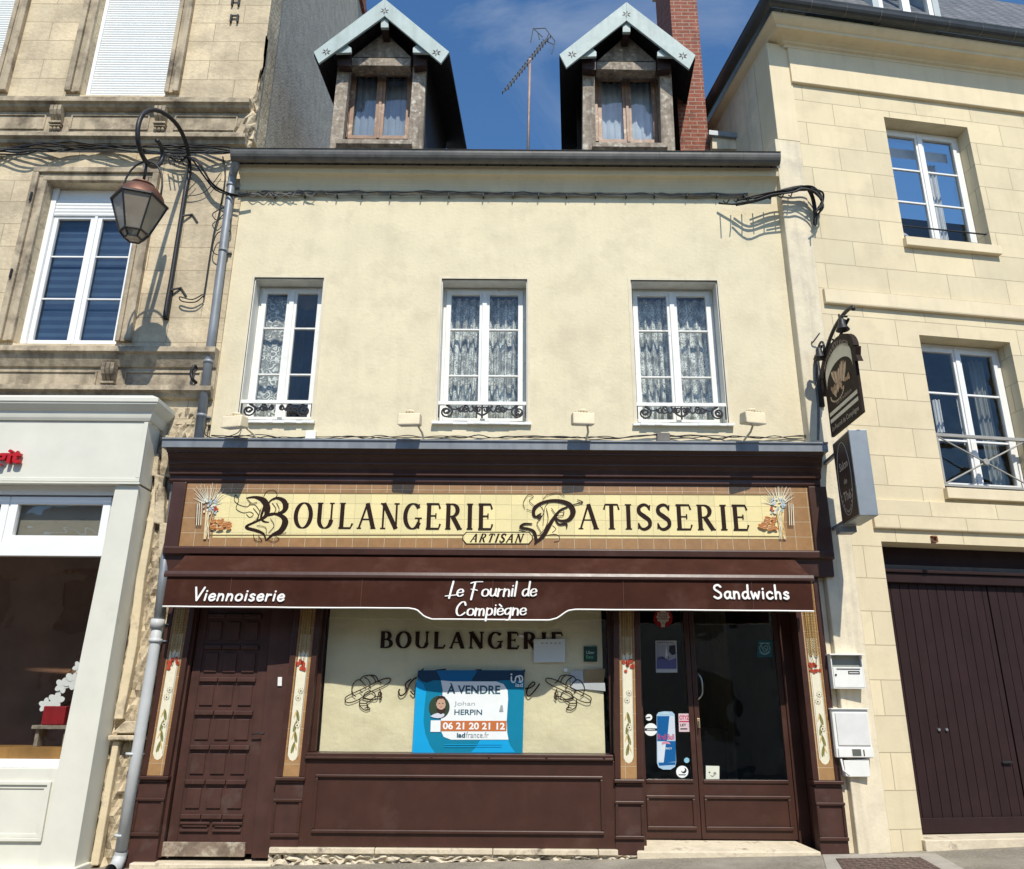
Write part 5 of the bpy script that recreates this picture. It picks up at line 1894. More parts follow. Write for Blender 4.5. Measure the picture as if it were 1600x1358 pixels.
# mitred at the corner: the same mouldings return along the side
vs, fs = [], []
n = len(prof)
for y, z in prof: vs.append((WX0, y, z))
for y, z in prof: vs.append((fxr + (YS - y) if y < YS else fxr + .0, y if y < YS else YS, z))
for y, z in prof: vs.append((fxr + (YS - y) if y < YS else fxr, YL, z))
for r_ in (0, 1):
    for i in range(n - 1): fs.append((r_ * n + i, r_ * n + i + 1, (r_ + 1) * n + i + 1, (r_ + 1) * n + i))
fs.append(tuple(range(n)))
obj('cornice', MB().add(vs, fs), HOUSEW, ws)
g = MB().box(WX0, fxr, YS, YL - .04, fz0 + .02, fz1 - .001)
obj('fascia', g, HOUSEW, ws, bevel=.006)
g = MB().box(WX0, fxr + .02, YS - .025, YS - .001, fz0, fz0 + .022)
g.box(WX0, fxr + .004, YS - .012, YS - .001, fz0 + .03, fz0 + .075)
g.box(fxr - .045, fxr + .004, YS - .012, YS - .001, fz0 + .076, fz1 - .002)
obj('fascia_moulding', g, HOUSEW, ws, bevel=.006)
px0, px1 = P(132, 1050, YS).x, P(171.5, 1050, YS).x
pr0 = fxr
pl0 = P(178, 766, YS).x
gzl = gz(-4.3)
g = MB()
g.prism([(P(86, 1200, YS).x - .02, YS + .02, gzl - .05), (P(116, 1345, YS).x, YS + .02, gzl - .05), (fxr - .002, YS + .02, fz0 - .002), (pl0, YS + .02, fz0 - .002)], (0, .32, 0))
obj('pilaster', g, HOUSEW, ws, bevel=.006)
YQ = YS + .1
X = lambda x, y: P(x, y, YQ).x
xq = P(126, 1000, YQ).x + .1
z_ = lambda y: P(90, y, YQ).z
g = MB()
g.box(WX0, xq, YQ + .03, YQ + .12, z_(868), z_(848))
g.box(WX0, xq, YQ + .0, YQ + .12, z_(1200), z_(1187))
g.box(WX0, xq, YQ + .04, YQ + .12, z_(772), fz0 + .02)
obj('transom_bar', g, PVC, ws, bevel=.004)
tz0, tz1 = z_(848), z_(775)
tr0, tr1 = P(8, 812, YQ).x, P(166, 812, YQ).x
g = MB().frame(tr0, tr1, tz0 + .003, tz1, YQ + .04, YQ + .11, .085)
g.frame(tr0 - 1.6, tr0 - .02, tz0 + .003, tz1, YQ + .04, YQ + .11, .085)
g.box(tr0 - .019, tr0 - .001, YQ + .05, YQ + .11, tz0 + .003, tz1)
g.box(tr1 + .002, xq + .02, YQ + .05, YQ + .11, tz0 + .003, tz1)
tf = obj('transom_window', g, PVC, ws, bevel=.004)
g = MB().box(tr0 + .08, tr1 - .08, YQ + .08, YQ + .085, tz0 + .08, tz1 - .08)
g.box(tr0 - 1.5, tr0 - .1, YQ + .08, YQ + .085, tz0 + .08, tz1 - .08)
obj('pane', g, GLASS_D, tf)
obj('inner_panel', MB().box(tr0 - 1.55, tr1 - .02, YQ + .16, YQ + .17, tz0 - .02, tz1 + .02), M('olive_grey_panel', (.22, .20, .155), .8, .12, 2), tf)
g = MB().box(WX0, xq, YQ + .07, YQ + .076, z_(1187), z_(868))
obj('pane', g, GLASS_D, ws)
g = MB().box(WX0, xq, YS + .05, YS + .3, gzl - .1, z_(1200) - .002)
rp = obj('stall_riser', g, HOUSEW, ws, bevel=.004)
g = MB()
pa, pb = WX0 + .4, P(72, 1270, YS + .03).x
za, zb2 = P(40, 1315, YS + .03).z, P(40, 1221, YS + .03).z
for t, y_ in ((0, -.03), (.035, -.012)):
    g.wall(pa + t, pb - t, za + t, zb2 - t, YS + .05 + y_, YS + .049, [(pa + t + .034, pb - t - .034, za + t + .034, zb2 - t - .034)])
obj('panel_moulding', g, HOUSEW, rp, bevel=.006)
g = MB().box(WX0, P(120, 1345, YS - .03).x, YS - .03, YS + .3, gzl - .2, gzl + .06)
obj('plinth', g, HOUSEW, ws, bevel=.01)
brown_in = M('dim_brown_interior', (.24, .12, .07), .8, .3, 1.5)
g = MB()
g.box(WX0, -4.36, 2.2, 2.3, -.3, ZC)
g.box(-4.43, -4.38, YL - .02, 2.2, -.3, ZC)
g.box(WX0, -4.43, YL - .02, 2.2, ZC - .35, ZC - .3)
g.box(WX0, -4.43, YL - .02, 2.2, gzl, gzl + .1)
obj('shop_room', g, brown_in, ws)
# wooden display ledge behind the glass
g = MB().box(WX0, xq + .2, YQ + .09, YQ + .55, z_(1187) - .02, P(60, 1168, YQ + .1).z)
tag(obj('display_ledge', g, M('honey_wood', (.36, .19, .06), .4, .25, 4, streak=.3), None, bevel=.004), 'honey brown wooden display ledge inside the left shop window', 'shelf')
# red channel letters
g = MB()
b0 = fz0 + .28
zk0, zk1 = P(16, 728, YS - .05).z, P(16, 707, YS - .05).z


def letter3d(mb, s, x0, x1, z0, z1, y, dep):
    f = MB()
    sans(f, s, x0, x1, z0, z1, y, bold=.03)
    cu = len(f.v)
    edges = {}
    for q in f.f:
        for i in range(len(q)):
            e_ = (q[i], q[(i + 1) % len(q)])
            edges[e_] = edges.get(e_, 0) + 1
    side = [(a, b, b + cu, a + cu) for (a, b) in edges if (b, a) not in edges]
    mb.add(f.v + [(x, y_ + dep, z) for x, y_, z in f.v], f.f + [tuple(i + cu for i in reversed(q)) for q in f.f] + side)


xg = P(34, 716, YS - .05)
unit = (P(33, 716, YS).x - P(0, 716, YS).x)
letter3d(g, 'git', P(-6, 716, YS - .05).x, P(33, 716, YS - .05).x, P(16, 731, YS - .05).z, P(16, 703, YS - .05).z, YS - .07, .05)
tag(obj('fascia_letters', g, M('red_letter_plastic', (.45, .008, .012), .35, .05, 9), None), 'red raised letters reading git on the white fascia at the left edge', 'sign letters')
# orchid in a red pot
c = P(88, 1128, YQ + .3)
orc = thing('orchid', 'white orchid in a dark red pot on the ledge behind the left shop window', 'plant', (c.x, YQ + .32, c.z - .0))
zl_ = P(60, 1168, YQ + .1).z
g = MB().box(-.12, .12, -.1, .1, -.03, .16)
obj('pot', g, M('red_pot', (.28, .015, .02), .4, .15, 8), orc, local=True, bevel=.01)
obj('stand', MB().box(-.2, .2, -.12, .12, -.07, -.032).box(-.17, -.13, -.08, .08, zl_ - c.z, -.07).box(.13, .17, -.08, .08, zl_ - c.z, -.07), OLDWOOD, orc, local=True, bevel=.004)
g = MB().tube(spline([(0, 0, .1), (-.02, -.02, .35), (.05, -.03, .5), (.14, -.04, .58)]), .006, 6)
for s_ in (-1, 1):
    g.add([(0, 0, .14), (s_ * .12, -.03, .22), (s_ * .28, -.04, .17), (s_ * .13, .03, .2)], [(0, 1, 2, 3)])
obj('stem', g, M('orchid_green', (.05, .09, .03), .5, .2, 9), orc, local=True)
g = MB()
rnd = random.Random(2)
for k, (x, z, r_) in enumerate(((-.12, .17, .9), (-.01, .22, 1.1), (.035, .37, 1.0), (.14, .42, 1.15), (.19, .56, .8))):
    for i in range(5):
        a = i * 2 * math.pi / 5 + k * 1.1 + .3
        g.disc(x + .042 * r_ * math.cos(a), z + .042 * r_ * math.sin(a), .043 * r_, .03 * r_, -.07 - k * .012 - i * .0012, a, 12)
obj('flowers', g, M('white_petals', (.8, .8, .78), .6, .03, 9), orc, local=True)

# ================================================================== STREET LAMP on the left house
LX = P(262, 490, YL).x
q = lambda x, y: PX(x, y, LX)
lamp = thing('wall_lamp', 'old copper topped street lantern hanging from a black scrolled wall bracket on the stone house', 'street lamp', (LX, YL, P(262, 490, YL).z))
path = [(258, 497), (263, 470), (270, 440), (281, 380), (288, 340), (293, 300), (296, 268), (295, 245), (290, 222), (280, 200), (266, 184), (250, 174), (236, 172), (224, 178), (217, 192), (215, 210), (217, 228), (224, 246), (233, 258), (244, 260), (252, 252), (254, 240), (251, 228), (245, 219)]
pts = []
for i, (x, y) in enumerate(path):
    p = q(x, y)
    if i < 6: p.y = min(p.y, YL - .05) if i else YL - .03
    pts.append(p)
pts[0].y = pts[1].y = YL - .06
obj('bracket', MB().tube(spline(pts, 6), .027, 10), IRON, lamp, smooth=True)
g = MB()
p = q(262, 470)
g.box(LX - .03, LX + .03, YL - .045, YL, P(257, 500, YL).z, P(266, 455, YL).z)
for (x, y) in ((268, 458), (291, 350)):
    a = q(x, y)
    a.y = YL - .06
    g.tube([a, (LX + .12, YL - .01, a.z + .06), (LX + .2, YL, a.z - .06)], .016, 6)
obj('wall_plate', g, IRON, lamp)
LC = q(216, 330)
ly, lx = LC.y, LX
zz = lambda y: PX(216, y, LX).z
zt_l, zb_l = zz(315), zz(373)      # glass body top and bottom
g = MB()
hz = q(238, 262).z
cxy = (lx, ly)
zcap0, zcap1 = zt_l, zz(283)
g.tube([(lx, ly, hz), (lx, ly, zz(268))], .016, 8)
a = []
for i in range(17):
    an = math.pi * i / 16
    a.append((lx + .23 * math.cos(an), ly, zcap0 + .08 + (hz - .02 - zcap0 - .08) * math.sin(an) ** .7))
g.tube(a, .012, 6)
obj('hanger', g, IRON, lamp, smooth=True)
hc = zcap1 - zcap0
prof = [(.275, 0), (.27, .02), (.25, hc * .4), (.19, hc * .75), (.12, hc * .92), (.12, hc * .96), (.135, hc * .98), (.135, hc * 1.06), (.09, hc * 1.14), (.02, hc * 1.17)]
obj('copper_cap', MB().lathe(prof, (lx, ly, zcap0 + .005), 28), COPPER, lamp, smooth=True)
rt, rb, hb = .30, .155, zt_l - zb_l
NS = 6
g, gl = MB(), MB()
A0 = R(18)
ring = lambda r_, z: [(lx + r_ * math.cos(A0 + 2 * math.pi * i / NS), ly + r_ * math.sin(A0 + 2 * math.pi * i / NS), z) for i in range(NS)]
T, B_ = ring(rt, zt_l), ring(rb, zb_l)
T2, B2 = ring(rt - .008, zt_l - .005), ring(rb - .008, zb_l + .005)
L2, L3 = ring(rb, zb_l), ring(rb * .62, zb_l - .07)
for i in range(NS):
    j = (i + 1) % NS
    gl.add([T2[i], T2[j], B2[j], B2[i]], [(0, 1, 2, 3)])
    gl.add([B2[i], B2[j], ring(rb * .6, zb_l - .066)[j], ring(rb * .6, zb_l - .066)[i]], [(0, 1, 2, 3)])
    g.tube([T[i], B_[i], L3[i]], .011, 6)
    g.tube([T[i], T[j]], .016, 6)
    g.tube([B_[i], B_[j]], .012, 6)
    g.tube([L3[i], L3[j]], .010, 6)
gl.add(ring(rb * .6, zb_l - .067), [tuple(range(NS))])
obj('lantern_frame', g, IRON, lamp)


def dusty():
    m = bpy.data.materials.new('dusty_glass')
    m.use_nodes = True
    N, L = m.node_tree.nodes, m.node_tree.links
    b = N['Principled BSDF']
    b.inputs['Base Color'].default_value = (.33, .285, .22, 1)
    b.inputs['Roughness'].default_value = .22
    n = N.new('ShaderNodeTexNoise')
    n.inputs['Scale'].default_value = 5
    co = N.new('ShaderNodeTexCoord')
    L.new(co.outputs['Object'], n.inputs['Vector'])
    r_ = N.new('ShaderNodeMapRange')
    r_.inputs[3].default_value, r_.inputs[4].default_value = .62, .88
    L.new(n.outputs[0], r_.inputs[0])
    L.new(r_.outputs[0], b.inputs['Alpha'])
    return m


obj('lantern_glass', gl, dusty(), lamp)
g = MB().lathe([(.02, 0), (.05, .03), (.055, .14), (.03, .2), (.01, .2)], (lx, ly, zb_l + .05), 12)
obj('bulb', g, M('opal_bulb', (.7, .68, .6), .3), lamp, smooth=True)

# cables along the left house
g = MB()
rnd = random.Random(9)
for k in range(6):
    pts = []
    for i in range(26):
        px = -60 + i * 17
        y = 226 + 3.5 * math.sin(i * .5 + k) + (7 if px < 60 else 0) * (1 - max(px, 0) / 60) + k * 1.6 + max(0, px - 180) * .035 + rnd.uniform(-1.5, 1.5)
        dy = .06 + .08 * (.5 + .5 * math.sin(i * .8 + k * .6))
        p = P(px, y, YL - dy)
        pts.append(p)
    g.tube(spline(pts, 4), .012, 6)
for k in range(6):
    pts = [P(x + rnd.uniform(-3, 3), y + rnd.uniform(-3, 3), YL - .12) for x, y in ((225, 238), (250, 240), (275, 246), (300, 244 + k), (318, 262 + 3 * k), (338, 292 + k), (366, 306), (392, 303))]
    if k % 2: pts = [P(x, y, YL - .16) for x, y in ((265, 246), (280, 253), (292, 246), (310, 250 + k), (330, 285), (352, 300), (372, 306))]
    g.tube(spline(pts, 4), .011, 6)
for k in range(5):
    x = 262 + k * 7
    g.tube([P(x, 244, YL - .14), P(x + 4, 254 + rnd.uniform(-2, 4), YL - .2), P(x + 2, 248, YL - .14)], .008, 5)
tag(obj('cable_bundle', g, BLACK, None, smooth=True), 'sagging black cable bundle under the upper sill band of the left house', 'cable')
g = MB()
pts = [P(x, y, YL - .04) for x, y in ((348, 245), (352, 275), (343, 330), (335, 360), (328, 400), (322, 440), (318, 465))]
g.tube(spline(pts, 5), .009, 6)
pts = [P(x, y, YL - .07) for x, y in ((318, 462), (305, 472), (285, 471), (281, 464), (300, 468), (317, 460))]
g.tube(spline(pts, 5), .008, 6)
pts = [P(x, y, YL - .08) for x, y in ((362, 318), (338, 330), (332, 336), (340, 344), (356, 330), (360, 360), (340, 364), (332, 390), (342, 398), (352, 384))]
g.tube(spline(pts, 5), .007, 6)
pts = [P(x, y, YL - .05) for x, y in ((306, 285), (290, 305), (320, 300), (345, 270))]
g.tube(spline(pts, 5), .006, 6)
tag(obj('cable', g, BLACK, None, smooth=True), 'thin black service cable dropping down the stone left of the grey drainpipe', 'cable')
# small iron pipe hook by the lower sill band
p = P(305, 586, YL - .05)
g = MB().tube(spline([(p.x, YL, p.z + .1), (p.x - .01, YL - .09, p.z + .1), (p.x - .03, YL - .1, p.z), (p.x, YL - .09, p.z - .08), (p.x + .02, YL, p.z - .09)]), .02, 8)
tag(obj('iron_hook', g, IRON, None, smooth=True), 'rusty bent iron hook in the stone band beside the drainpipe', 'hook')

# ================================================================== PALE STONE HOUSE on the right (its own turned frame)
rh = thing('limestone_house', 'pale smooth limestone house with slate roof and wide brown garage door beside the bakery', 'building', RO, RT)
UM = 7.5


def robj(name, mb, mat, parent=None, **k): return obj(name, mb, mat, parent or rh, local=True, **k)


A = lambda *p: PL(*p)
u1a, u1b = (A(1383.6, 182.7)[0] + A(1410.5, 374)[0]) / 2, (A(1512.6, 199)[0] + A(1549, 385)[0]) / 2
z1a, z1b = A(1480, 380)[2], A(1384, 183)[2]
u2a, u2b = 1.295, 2.58
z2a, z2b = A(1473.7, 763.5)[2], 5.90
uga, zgb = .365, A(1380, 846)[2]
g = MB().wall(0, UM, -.5, 10.35, 0, .4, [(u1a, u1b, z1a, z1b), (u2a, u2b, z2a, z2b), (uga, 4.2, -.5, zgb), (u1a + 3.2, u1b + 3.2, z1a, z1b), (u2a + 3.2, u2b + 3.2, z2a, z2b)])
robj('wall', g, STONE_R)
# end pilaster and the cement-rendered strip below it
zs_ = P(1235, 222, .05).z
g = MB().box(-.325, -.004, -.012, .4, zs_, 10.3)
robj('end_pilaster', g, STONE_P, bevel=.006)
robj('cement_strip', MB().box(-.37, -.003, -.012, .4, -.5, zs_ - .003), CEMENT, bevel=.012)
robj('party_joint', MB().box(-.47, -.373, .06, .4, -.5, 3.6), CEMENT, bevel=.006)
g = MB().box(-.325, .0, .41, 10, -.5, 10.3)
g.box(.0, UM, 9.7, 10, -.5, 10.3)
g.box(UM - .3, UM, .41, 9.7, -.5, 10.3)
robj('side_wall', g, CEMENT)
g = MB()
for z in (3.45, 6.75): g.box(0, UM - .3, .41, 9.7, z, z + .2)
g.box(0, UM - .3, 3.2, 3.3, 3.65, 6.75)
g.box(0, UM - .3, 3.2, 3.3, 6.95, 10)
robj('floor', g, INNER)
# string courses
zA, zB = 6.43, 6.22
g = MB().profile_x([(.01, zA), (-.05, zA - .01), (-.055, zB + .02), (-.05, zB), (.01, zB)], .04, UM)
robj('string_course', g, STONE_P, bevel=.004)
zA, zB = 9.86, 9.63
g = MB().profile_x([(.01, 10.24), (-.045, 10.24), (-.05, zB + .01), (-.045, zB), (.01, zB)], -.03, UM)
robj('frieze', g, STONE_P, bevel=.004)
g = MB().profile_x([(.01, 3.72), (-.04, 3.71), (-.045, 3.385), (-.04, 3.37), (.01, 3.37)], .29, UM)
robj('lintel_band', g, STONE_R, bevel=.004)
# cornice and gutter swept round the corner


def sweep(prof, name, mat, u0=-.03, smooth=False):
    vs, fs = [], []
    n = len(prof)
    for st in range(3):
        for o, z in prof:
            if st == 0: vs.append((u0 - o, 9.9, z))
            elif st == 1: vs.append((u0 - o, -o, z))
            else: vs.append((UM, -o, z))
    for s in (0, 1):
        for i in range(n): fs.append((s * n + i, s * n + (i + 1) % n, (s + 1) * n + (i + 1) % n, (s + 1) * n + i))
    fs += [tuple(range(n)), tuple(range(3 * n - 1, 2 * n - 1, -1))]
    return robj(name, MB().add(vs, fs), mat, smooth=smooth)


zc0, zg_ = 10.22, 10.47
sweep([(-.005, zc0), (.05, zc0), (.055, zc0 + .035), (.09, zc0 + .05), (.095, zc0 + .075), (.13, zc0 + .09), (.155, zc0 + .10), (.27, zc0 + .115), (.275, zc0 + .15), (.30, zc0 + .165), (.345, zc0 + .2), (.37, zc0 + .23), (.37, zc0 + .26), (-.005, zc0 + .26)], 'cornice', STONE_P)
gp = [(.37 + .085 + .085 * math.cos(a), zg_ + .02 + .1 + .1 * math.sin(a)) for a in [math.pi + math.pi * i / 8 for i in range(9)]]
gp += [(.55, zg_ + .15), (.37, zg_ + .15)]
rgut = sweep(gp, 'gutter', M('black_zinc', (.05, .055, .06), .45, .2, 4, metal=.2, streak=.2), smooth=False)
for i in range(14):
    u = .1 + i * .52
    g = MB()
    g.box(u, u + .014, -.548, -.37, zg_ + .135, zg_ + .156)
    g.profile_x([(-o - .004 if o > .4 else -o, z - .004) for o, z in gp[:9]], u, u + .014)
    robj('gutter_clip', g, ZINC_DARK, rgut)
zr0_ = zg_ + .14
rp_ = math.tan(R(58))
g = MB()
hh = 2.4
k = hh / rp_
e0 = .5
vs = [(-.03 - e0, -e0, zr0_), (UM, -e0, zr0_), (UM, -e0 + k, zr0_ + hh), (-.03 - e0 + k, -e0 + k, zr0_ + hh), (-.03 - e0, 9.9, zr0_), (-.03 - e0 + k, 9.9 - 0, zr0_ + hh)]
g.add(vs, [(0, 1, 2, 3), (0, 3, 5, 4)])
g.add([(v[0] + .06, v[1] + .06, v[2] - .04) for v in vs], [(3, 2, 1, 0), (4, 5, 3, 0)])
g.add([vs[3], vs[2], (UM, 5, zr0_ + hh + .8), (2.5, 5, zr0_ + hh + .8), vs[5]], [(0, 1, 2, 3), (0, 3, 4)])
rroof = robj('roof', g, SLATE)
# attic window in the slates
yo = -.32
a, b, c_, d_ = PL(1352, 10, yo), PL(1466, 25, yo), PL(1400, 3, yo), PL(1440, 10, yo)
zb_ = zr0_ + .02
x0_, x1_ = PL(1372, 2, yo)[0], PL(1459, 20, yo)[0]
g = MB().frame(x0_, x1_, zb_, zb_ + 1.5, yo, yo + .08, .07)
xm_ = (x0_ + x1_) / 2
g.box(xm_ - .06, xm_ + .06, yo - .01, yo + .07, zb_ + .072, zb_ + 1.428)
at = robj('attic_window', g, PVC, bevel=.004)
robj('pane', MB().box(x0_ + .06, x1_ - .06, yo + .04, yo + .045, zb_ + .06, zb_ + 1.44), GLASS, at)
robj('dormer_cheek', MB().box(x1_ + .002, x1_ + .1, yo - .01, 1.4, zb_, zb_ + 1.6).box(x0_ - .1, x0_ - .002, yo - .01, 1.4, zb_, zb_ + 1.6).box(x0_ - .15, x1_ + .15, yo - .1, 1.5, zb_ + 1.602, zb_ + 1.68), M('pale_blue_grey_zinc', (.45, .5, .5), .5, .1, 4), at)
robj('dim_interior', MB().box(x0_, x1_, 1.0, 1.05, zb_, zb_ + 1.6), INNER_D, at)


def rwin(u0, u1, z0, z1, yf, bars, nm='window'):
    f = MB()
    f.frame(u0 + .004, u1 - .004, z0 + .004, z1 - .004, yf, yf + .06, .06)
    um = (u0 + u1) / 2
    for p, q in ((u0 + .066, um - .004), (um + .004, u1 - .066)):
        f.frame(p, q, z0 + .066, z1 - .066, yf - .02, yf + .03, .055)
        for z in bars: f.box(p + .056, q - .056, yf - .012, yf + .02, z - .013, z + .013)
    f.box(um - .03, um + .03, yf - .035, yf - .0205, z0 + .07, z1 - .07)
    o = robj(nm, f, WHITE, bevel=.004)
    pn = MB()
    for p, q in ((u0 + .066, um - .004), (um + .004, u1 - .066)): pn.box(p + .05, q - .05, yf + .002, yf + .006, z0 + .116, z1 - .116)
    robj('pane', pn, GLASS, o)
    return o


YR = .22
b1 = [PL(1440, 269, YR)[2], PL(1450, 320, YR)[2]]
b2 = [PL(1500, 617, YR)[2], PL(1510, 690, YR)[2]]
for du in (0, 3.2):
    rwin(u1a + du, u1b + du, z1a + .02, z1b, YR, b1)
    rwin(u2a + du, u2b + du, z2a + .02, z2b, YR, b2)
    g = MB()
    g.box(u1a - .03 + du, u1b + .07 + du, -.07, .3, z1a - .13, z1a)
    robj('window_sill', g, STONE_P, bevel=.006)
    g = MB()
    g.box(u2a - .03 + du, u2b + .07 + du, -.07, .3, z2a - .13, z2a)
    robj('window_sill', g, STONE_P, bevel=.006)
    g = MB()
    for y in (354, 370):
        z = PL(1420, y, .06)[2] - (0 if y < 360 else .0)
        g.tube([(u1a - .03 + du, .06, z), (u1b + .03 + du, .06, z)], .011, 8)
    robj('window_bar', g, IRON)
    # cross-braced grey railing
    r0, r1 = u2a + du + .0, u2b + du + .0
    zt, zb = PL(1470, 680, .05)[2], z2a + .06
    g = MB()
    g.box(r0 - .02, r1 + .02, .03, .07, zt - .02, zt + .02)
    g.box(r0 + .02, r1 - .02, .035, .065, zb - .015, zb + .015)
    g.box(r0 + .03, r0 + .055, .035, .065, zb + .016, zt - .021)
    g.box(r1 - .055, r1 - .03, .035, .065, zb + .016, zt - .021)
    g.tube([(r0 + .06, .05, zb + .02), (r1 - .06, .05, zt - .03)], .011, 6)
    g.tube([(r0 + .06, .04, zt - .03), (r1 - .06, .04, zb + .02)], .011, 6)
    um, zm = (r0 + r1) / 2, (zt + zb) / 2
    g.tube([(um, .02, zm), (um, .07, zm)], .04, 14)
    robj('railing', g, M('grey_iron_paint', (.33, .32, .29), .5, .12, 9), bevel=.002)
# something pale behind the upper right window: two light shapes
ch = thing('armchair', 'pale high backed chair standing behind the upper right window', 'chair', RO + _rd * (u1a + .38) + _rn * .55 + Vector((0, 0, z1a - .1)), RT)
g = MB()
pts = []
for i in range(13):
    a = math.pi * i / 12
    pts.append((-.2 * math.cos(a), 0, .42 + .2 * math.sin(a)))
g.prism([(-.2, 0, 0)] + pts + [(.2, 0, 0)], (0, .08, 0))
obj('backrest', g, M('pale_blue_cover', (.42, .44, .52), .8), ch, local=True, bevel=.03)
obj('seat', MB().box(-.22, .22, -.02, .45, -.1, .02), M('pale_seat_cover', (.4, .42, .5), .8), ch, local=True, bevel=.03)
for sx_ in (-.18, .18):
    obj('leg', MB().box(sx_ - .02, sx_ + .02, .05, .09, -.33, -.1), DARKWOOD, ch, local=True)

def rcloth(name, label, cat, u0, u1, z0, z1, y, mat, waves=5, amp=.02):
    t_ = []
    vs, fs = [], []
    for i in range(41):
        u = u0 + (u1 - u0) * i / 40
        yy = y + amp * math.sin(i / 40 * waves * 2 * math.pi) + amp * .4 * math.sin(i * 1.3)
        for z in (z0, z1):
            p = RO + _rd * u + _rn * yy
            vs.append((p.x, p.y, z))
    for i in range(40): fs.append((2 * i, 2 * i + 2, 2 * i + 3, 2 * i + 1))
    return tag(obj(name, MB().add(vs, fs), mat, None, smooth=True), label, cat)


VOILE = M('pale_voile', (.55, .57, .60), .9, .06, 4)
rcloth('window_blind', 'pale folded blind across the top of the upper right window', 'blind', u1a + .1, u1b - .1, z1b - .36, z1b - .2, .36, VOILE, 1, .005)
rcloth('curtain', 'pale blue curtain strip hanging inside the right pane of the upper right window', 'curtain', u1b - .42, u1b - .26, z1a + .1, z1b - .36, .45, VOILE, 3, .02)
rcloth('curtain', 'narrow pale curtain gathered in the left pane of the railed right window', 'curtain', u2a + .42, u2a + .52, z2a + .9, z2a + 1.35, .5, VOILE, 2, .02)
rcloth('curtain', 'short pale curtain tail in the right pane of the railed right window', 'curtain', u2a + .78, u2a + .92, z2a + .75, z2a + 1.4, .5, VOILE, 2, .02)
rcloth('curtain', 'dim grey curtain along the right edge of the railed right window', 'curtain', u2b - .3, u2b - .1, z2a + .1, z2b - .1, .42, M('dim_grey_curtain', (.22, .23, .22), .9, .1, 4), 3, .025)

# garage door
GYd = .30
g = MB()
zt_ = PL(1420, 887, GYd)[2]
zbm0, zbm1 = PL(1420, 905, GYd - .05)[2], PL(1420, 893, GYd - .05)[2]
zd0_, zd1_ = PL(1436, 1283, GYd)[2], PL(1420, 912, GYd)[2]
usp = PL(1570, 1080, GYd)[0]
u = uga
while u < 4.2:
    wd_ = min(.118, 4.2 - u)
    if u < usp < u + wd_: wd_ = usp - u
    g.box(u + .003, u + wd_ - .003, GYd, GYd + .04, zd0_, zd1_)
    u += wd_ + (.012 if abs(u + wd_ - usp) < 1e-6 else 0)
gd = robj('garage_door', g, GAR, bevel=.003)
robj('backing', MB().box(uga, 4.2, GYd + .041, GYd + .07, -.4, zgb + .1), GAR, gd)
g = MB().box(uga, 4.2, GYd - .06, GYd + .04, zd1_ + .002, zbm1 - .02)
g.box(uga, 4.2, GYd - .085, GYd + .04, zbm1 - .018, zbm1 + .02)
robj('transom_beam', g, GAR, gd, bevel=.008)
robj('transom_ledge', MB().box(uga, 4.2, GYd - .045, GYd + .04, zbm1 + .022, zt_ + .02), M('dusty_grey_board', (.10, .095, .085), .8, .2, 5), gd)
robj('upper_panel', MB().box(uga, 4.2, GYd + .0, GYd + .04, zt_ + .022, zgb), GAR, gd)
zb0 = PL(1436, 1300, GYd - .03)[2]
robj('kick_board', MB().box(uga + .01, 4.2, GYd - .03, GYd - .002, zb0 - .02, zd0_ + .03), GAR, gd, bevel=.006)
g = MB()
for (x, y) in ((1466, 1140), (1478, 1140)):
    c = PL(x, y, GYd)
    g.tube([(c[0], GYd, c[2]), (c[0], GYd - .02, c[2])], .016, 12)
robj('lock', g, M('dull_nickel', (.35, .35, .36), .35, metal=.8), gd)
c = PL(1460, 842, -.03)
robj('iron_bracket', MB().box(c[0] - .03, c[0] + .03, -.045, -.002, c[2] + .02, c[2] + .035).box(c[0] + .02, c[0] + .035, -.045, -.002, c[2] - .04, c[2] + .018).box(c[0] - .03, c[0] + .018, -.045, -.002, c[2] - .04, c[2] - .026), M('rust', (.22, .09, .05), .9, .3, 20))
c = PL(1574, 1191, GYd)
robj('door_handle', MB().box(c[0] - .08, c[0] + .04, GYd - .03, GYd - .012, c[2] - .012, c[2] + .012), IRON, gd, bevel=.004)
g = MB().box(uga - .02, 4.25, -.06, .3, gz(4.4) - .3, PL(1450, 1312, -.02)[2])
robj('threshold', g, LEDGE, bevel=.01)

# ================================================================== HANGING SIGN
SX = 3.70
s = lambda x, y: PX(x, y, SX)
hs = thing('hanging_sign', 'arched brown bakery sign with bread basket picture hanging from a black scrolled bracket', 'sign', (SX, .0, 5.2))
ya, yb_ = -.20, -1.05
zbt = 4.37
zar = s(1335, 548).z + .0
ym = (ya + yb_) / 2


def arch(inset, z0, zs, rise):
    hw = abs(yb_ - ya) / 2 - inset
    pts = [(ym + hw, z0), (ym + hw, zs)]
    for i in range(1, 16):
        a = math.pi * i / 16
        pts.append((ym + hw * math.cos(a), zs + rise * math.sin(a)))
    pts += [(ym - hw, zs), (ym - hw, z0)]
    return pts


def yz_prism(mb, pts, x, d): return mb.prism([(x, y, z) for y, z in pts], (d, 0, 0))


zsp = 5.12
g = yz_prism(MB(), arch(0, zbt, zsp - .02, .25), SX - .018, .036)
pn = obj('panel', g, SIGNB, hs, bevel=.004)


def yzf(mb, pts, off):   # flat mark on the face that looks left (towards -x)
    return mb.add([(SX - .018 - off, y, z) for y, z in pts], [tuple(range(len(pts)))])


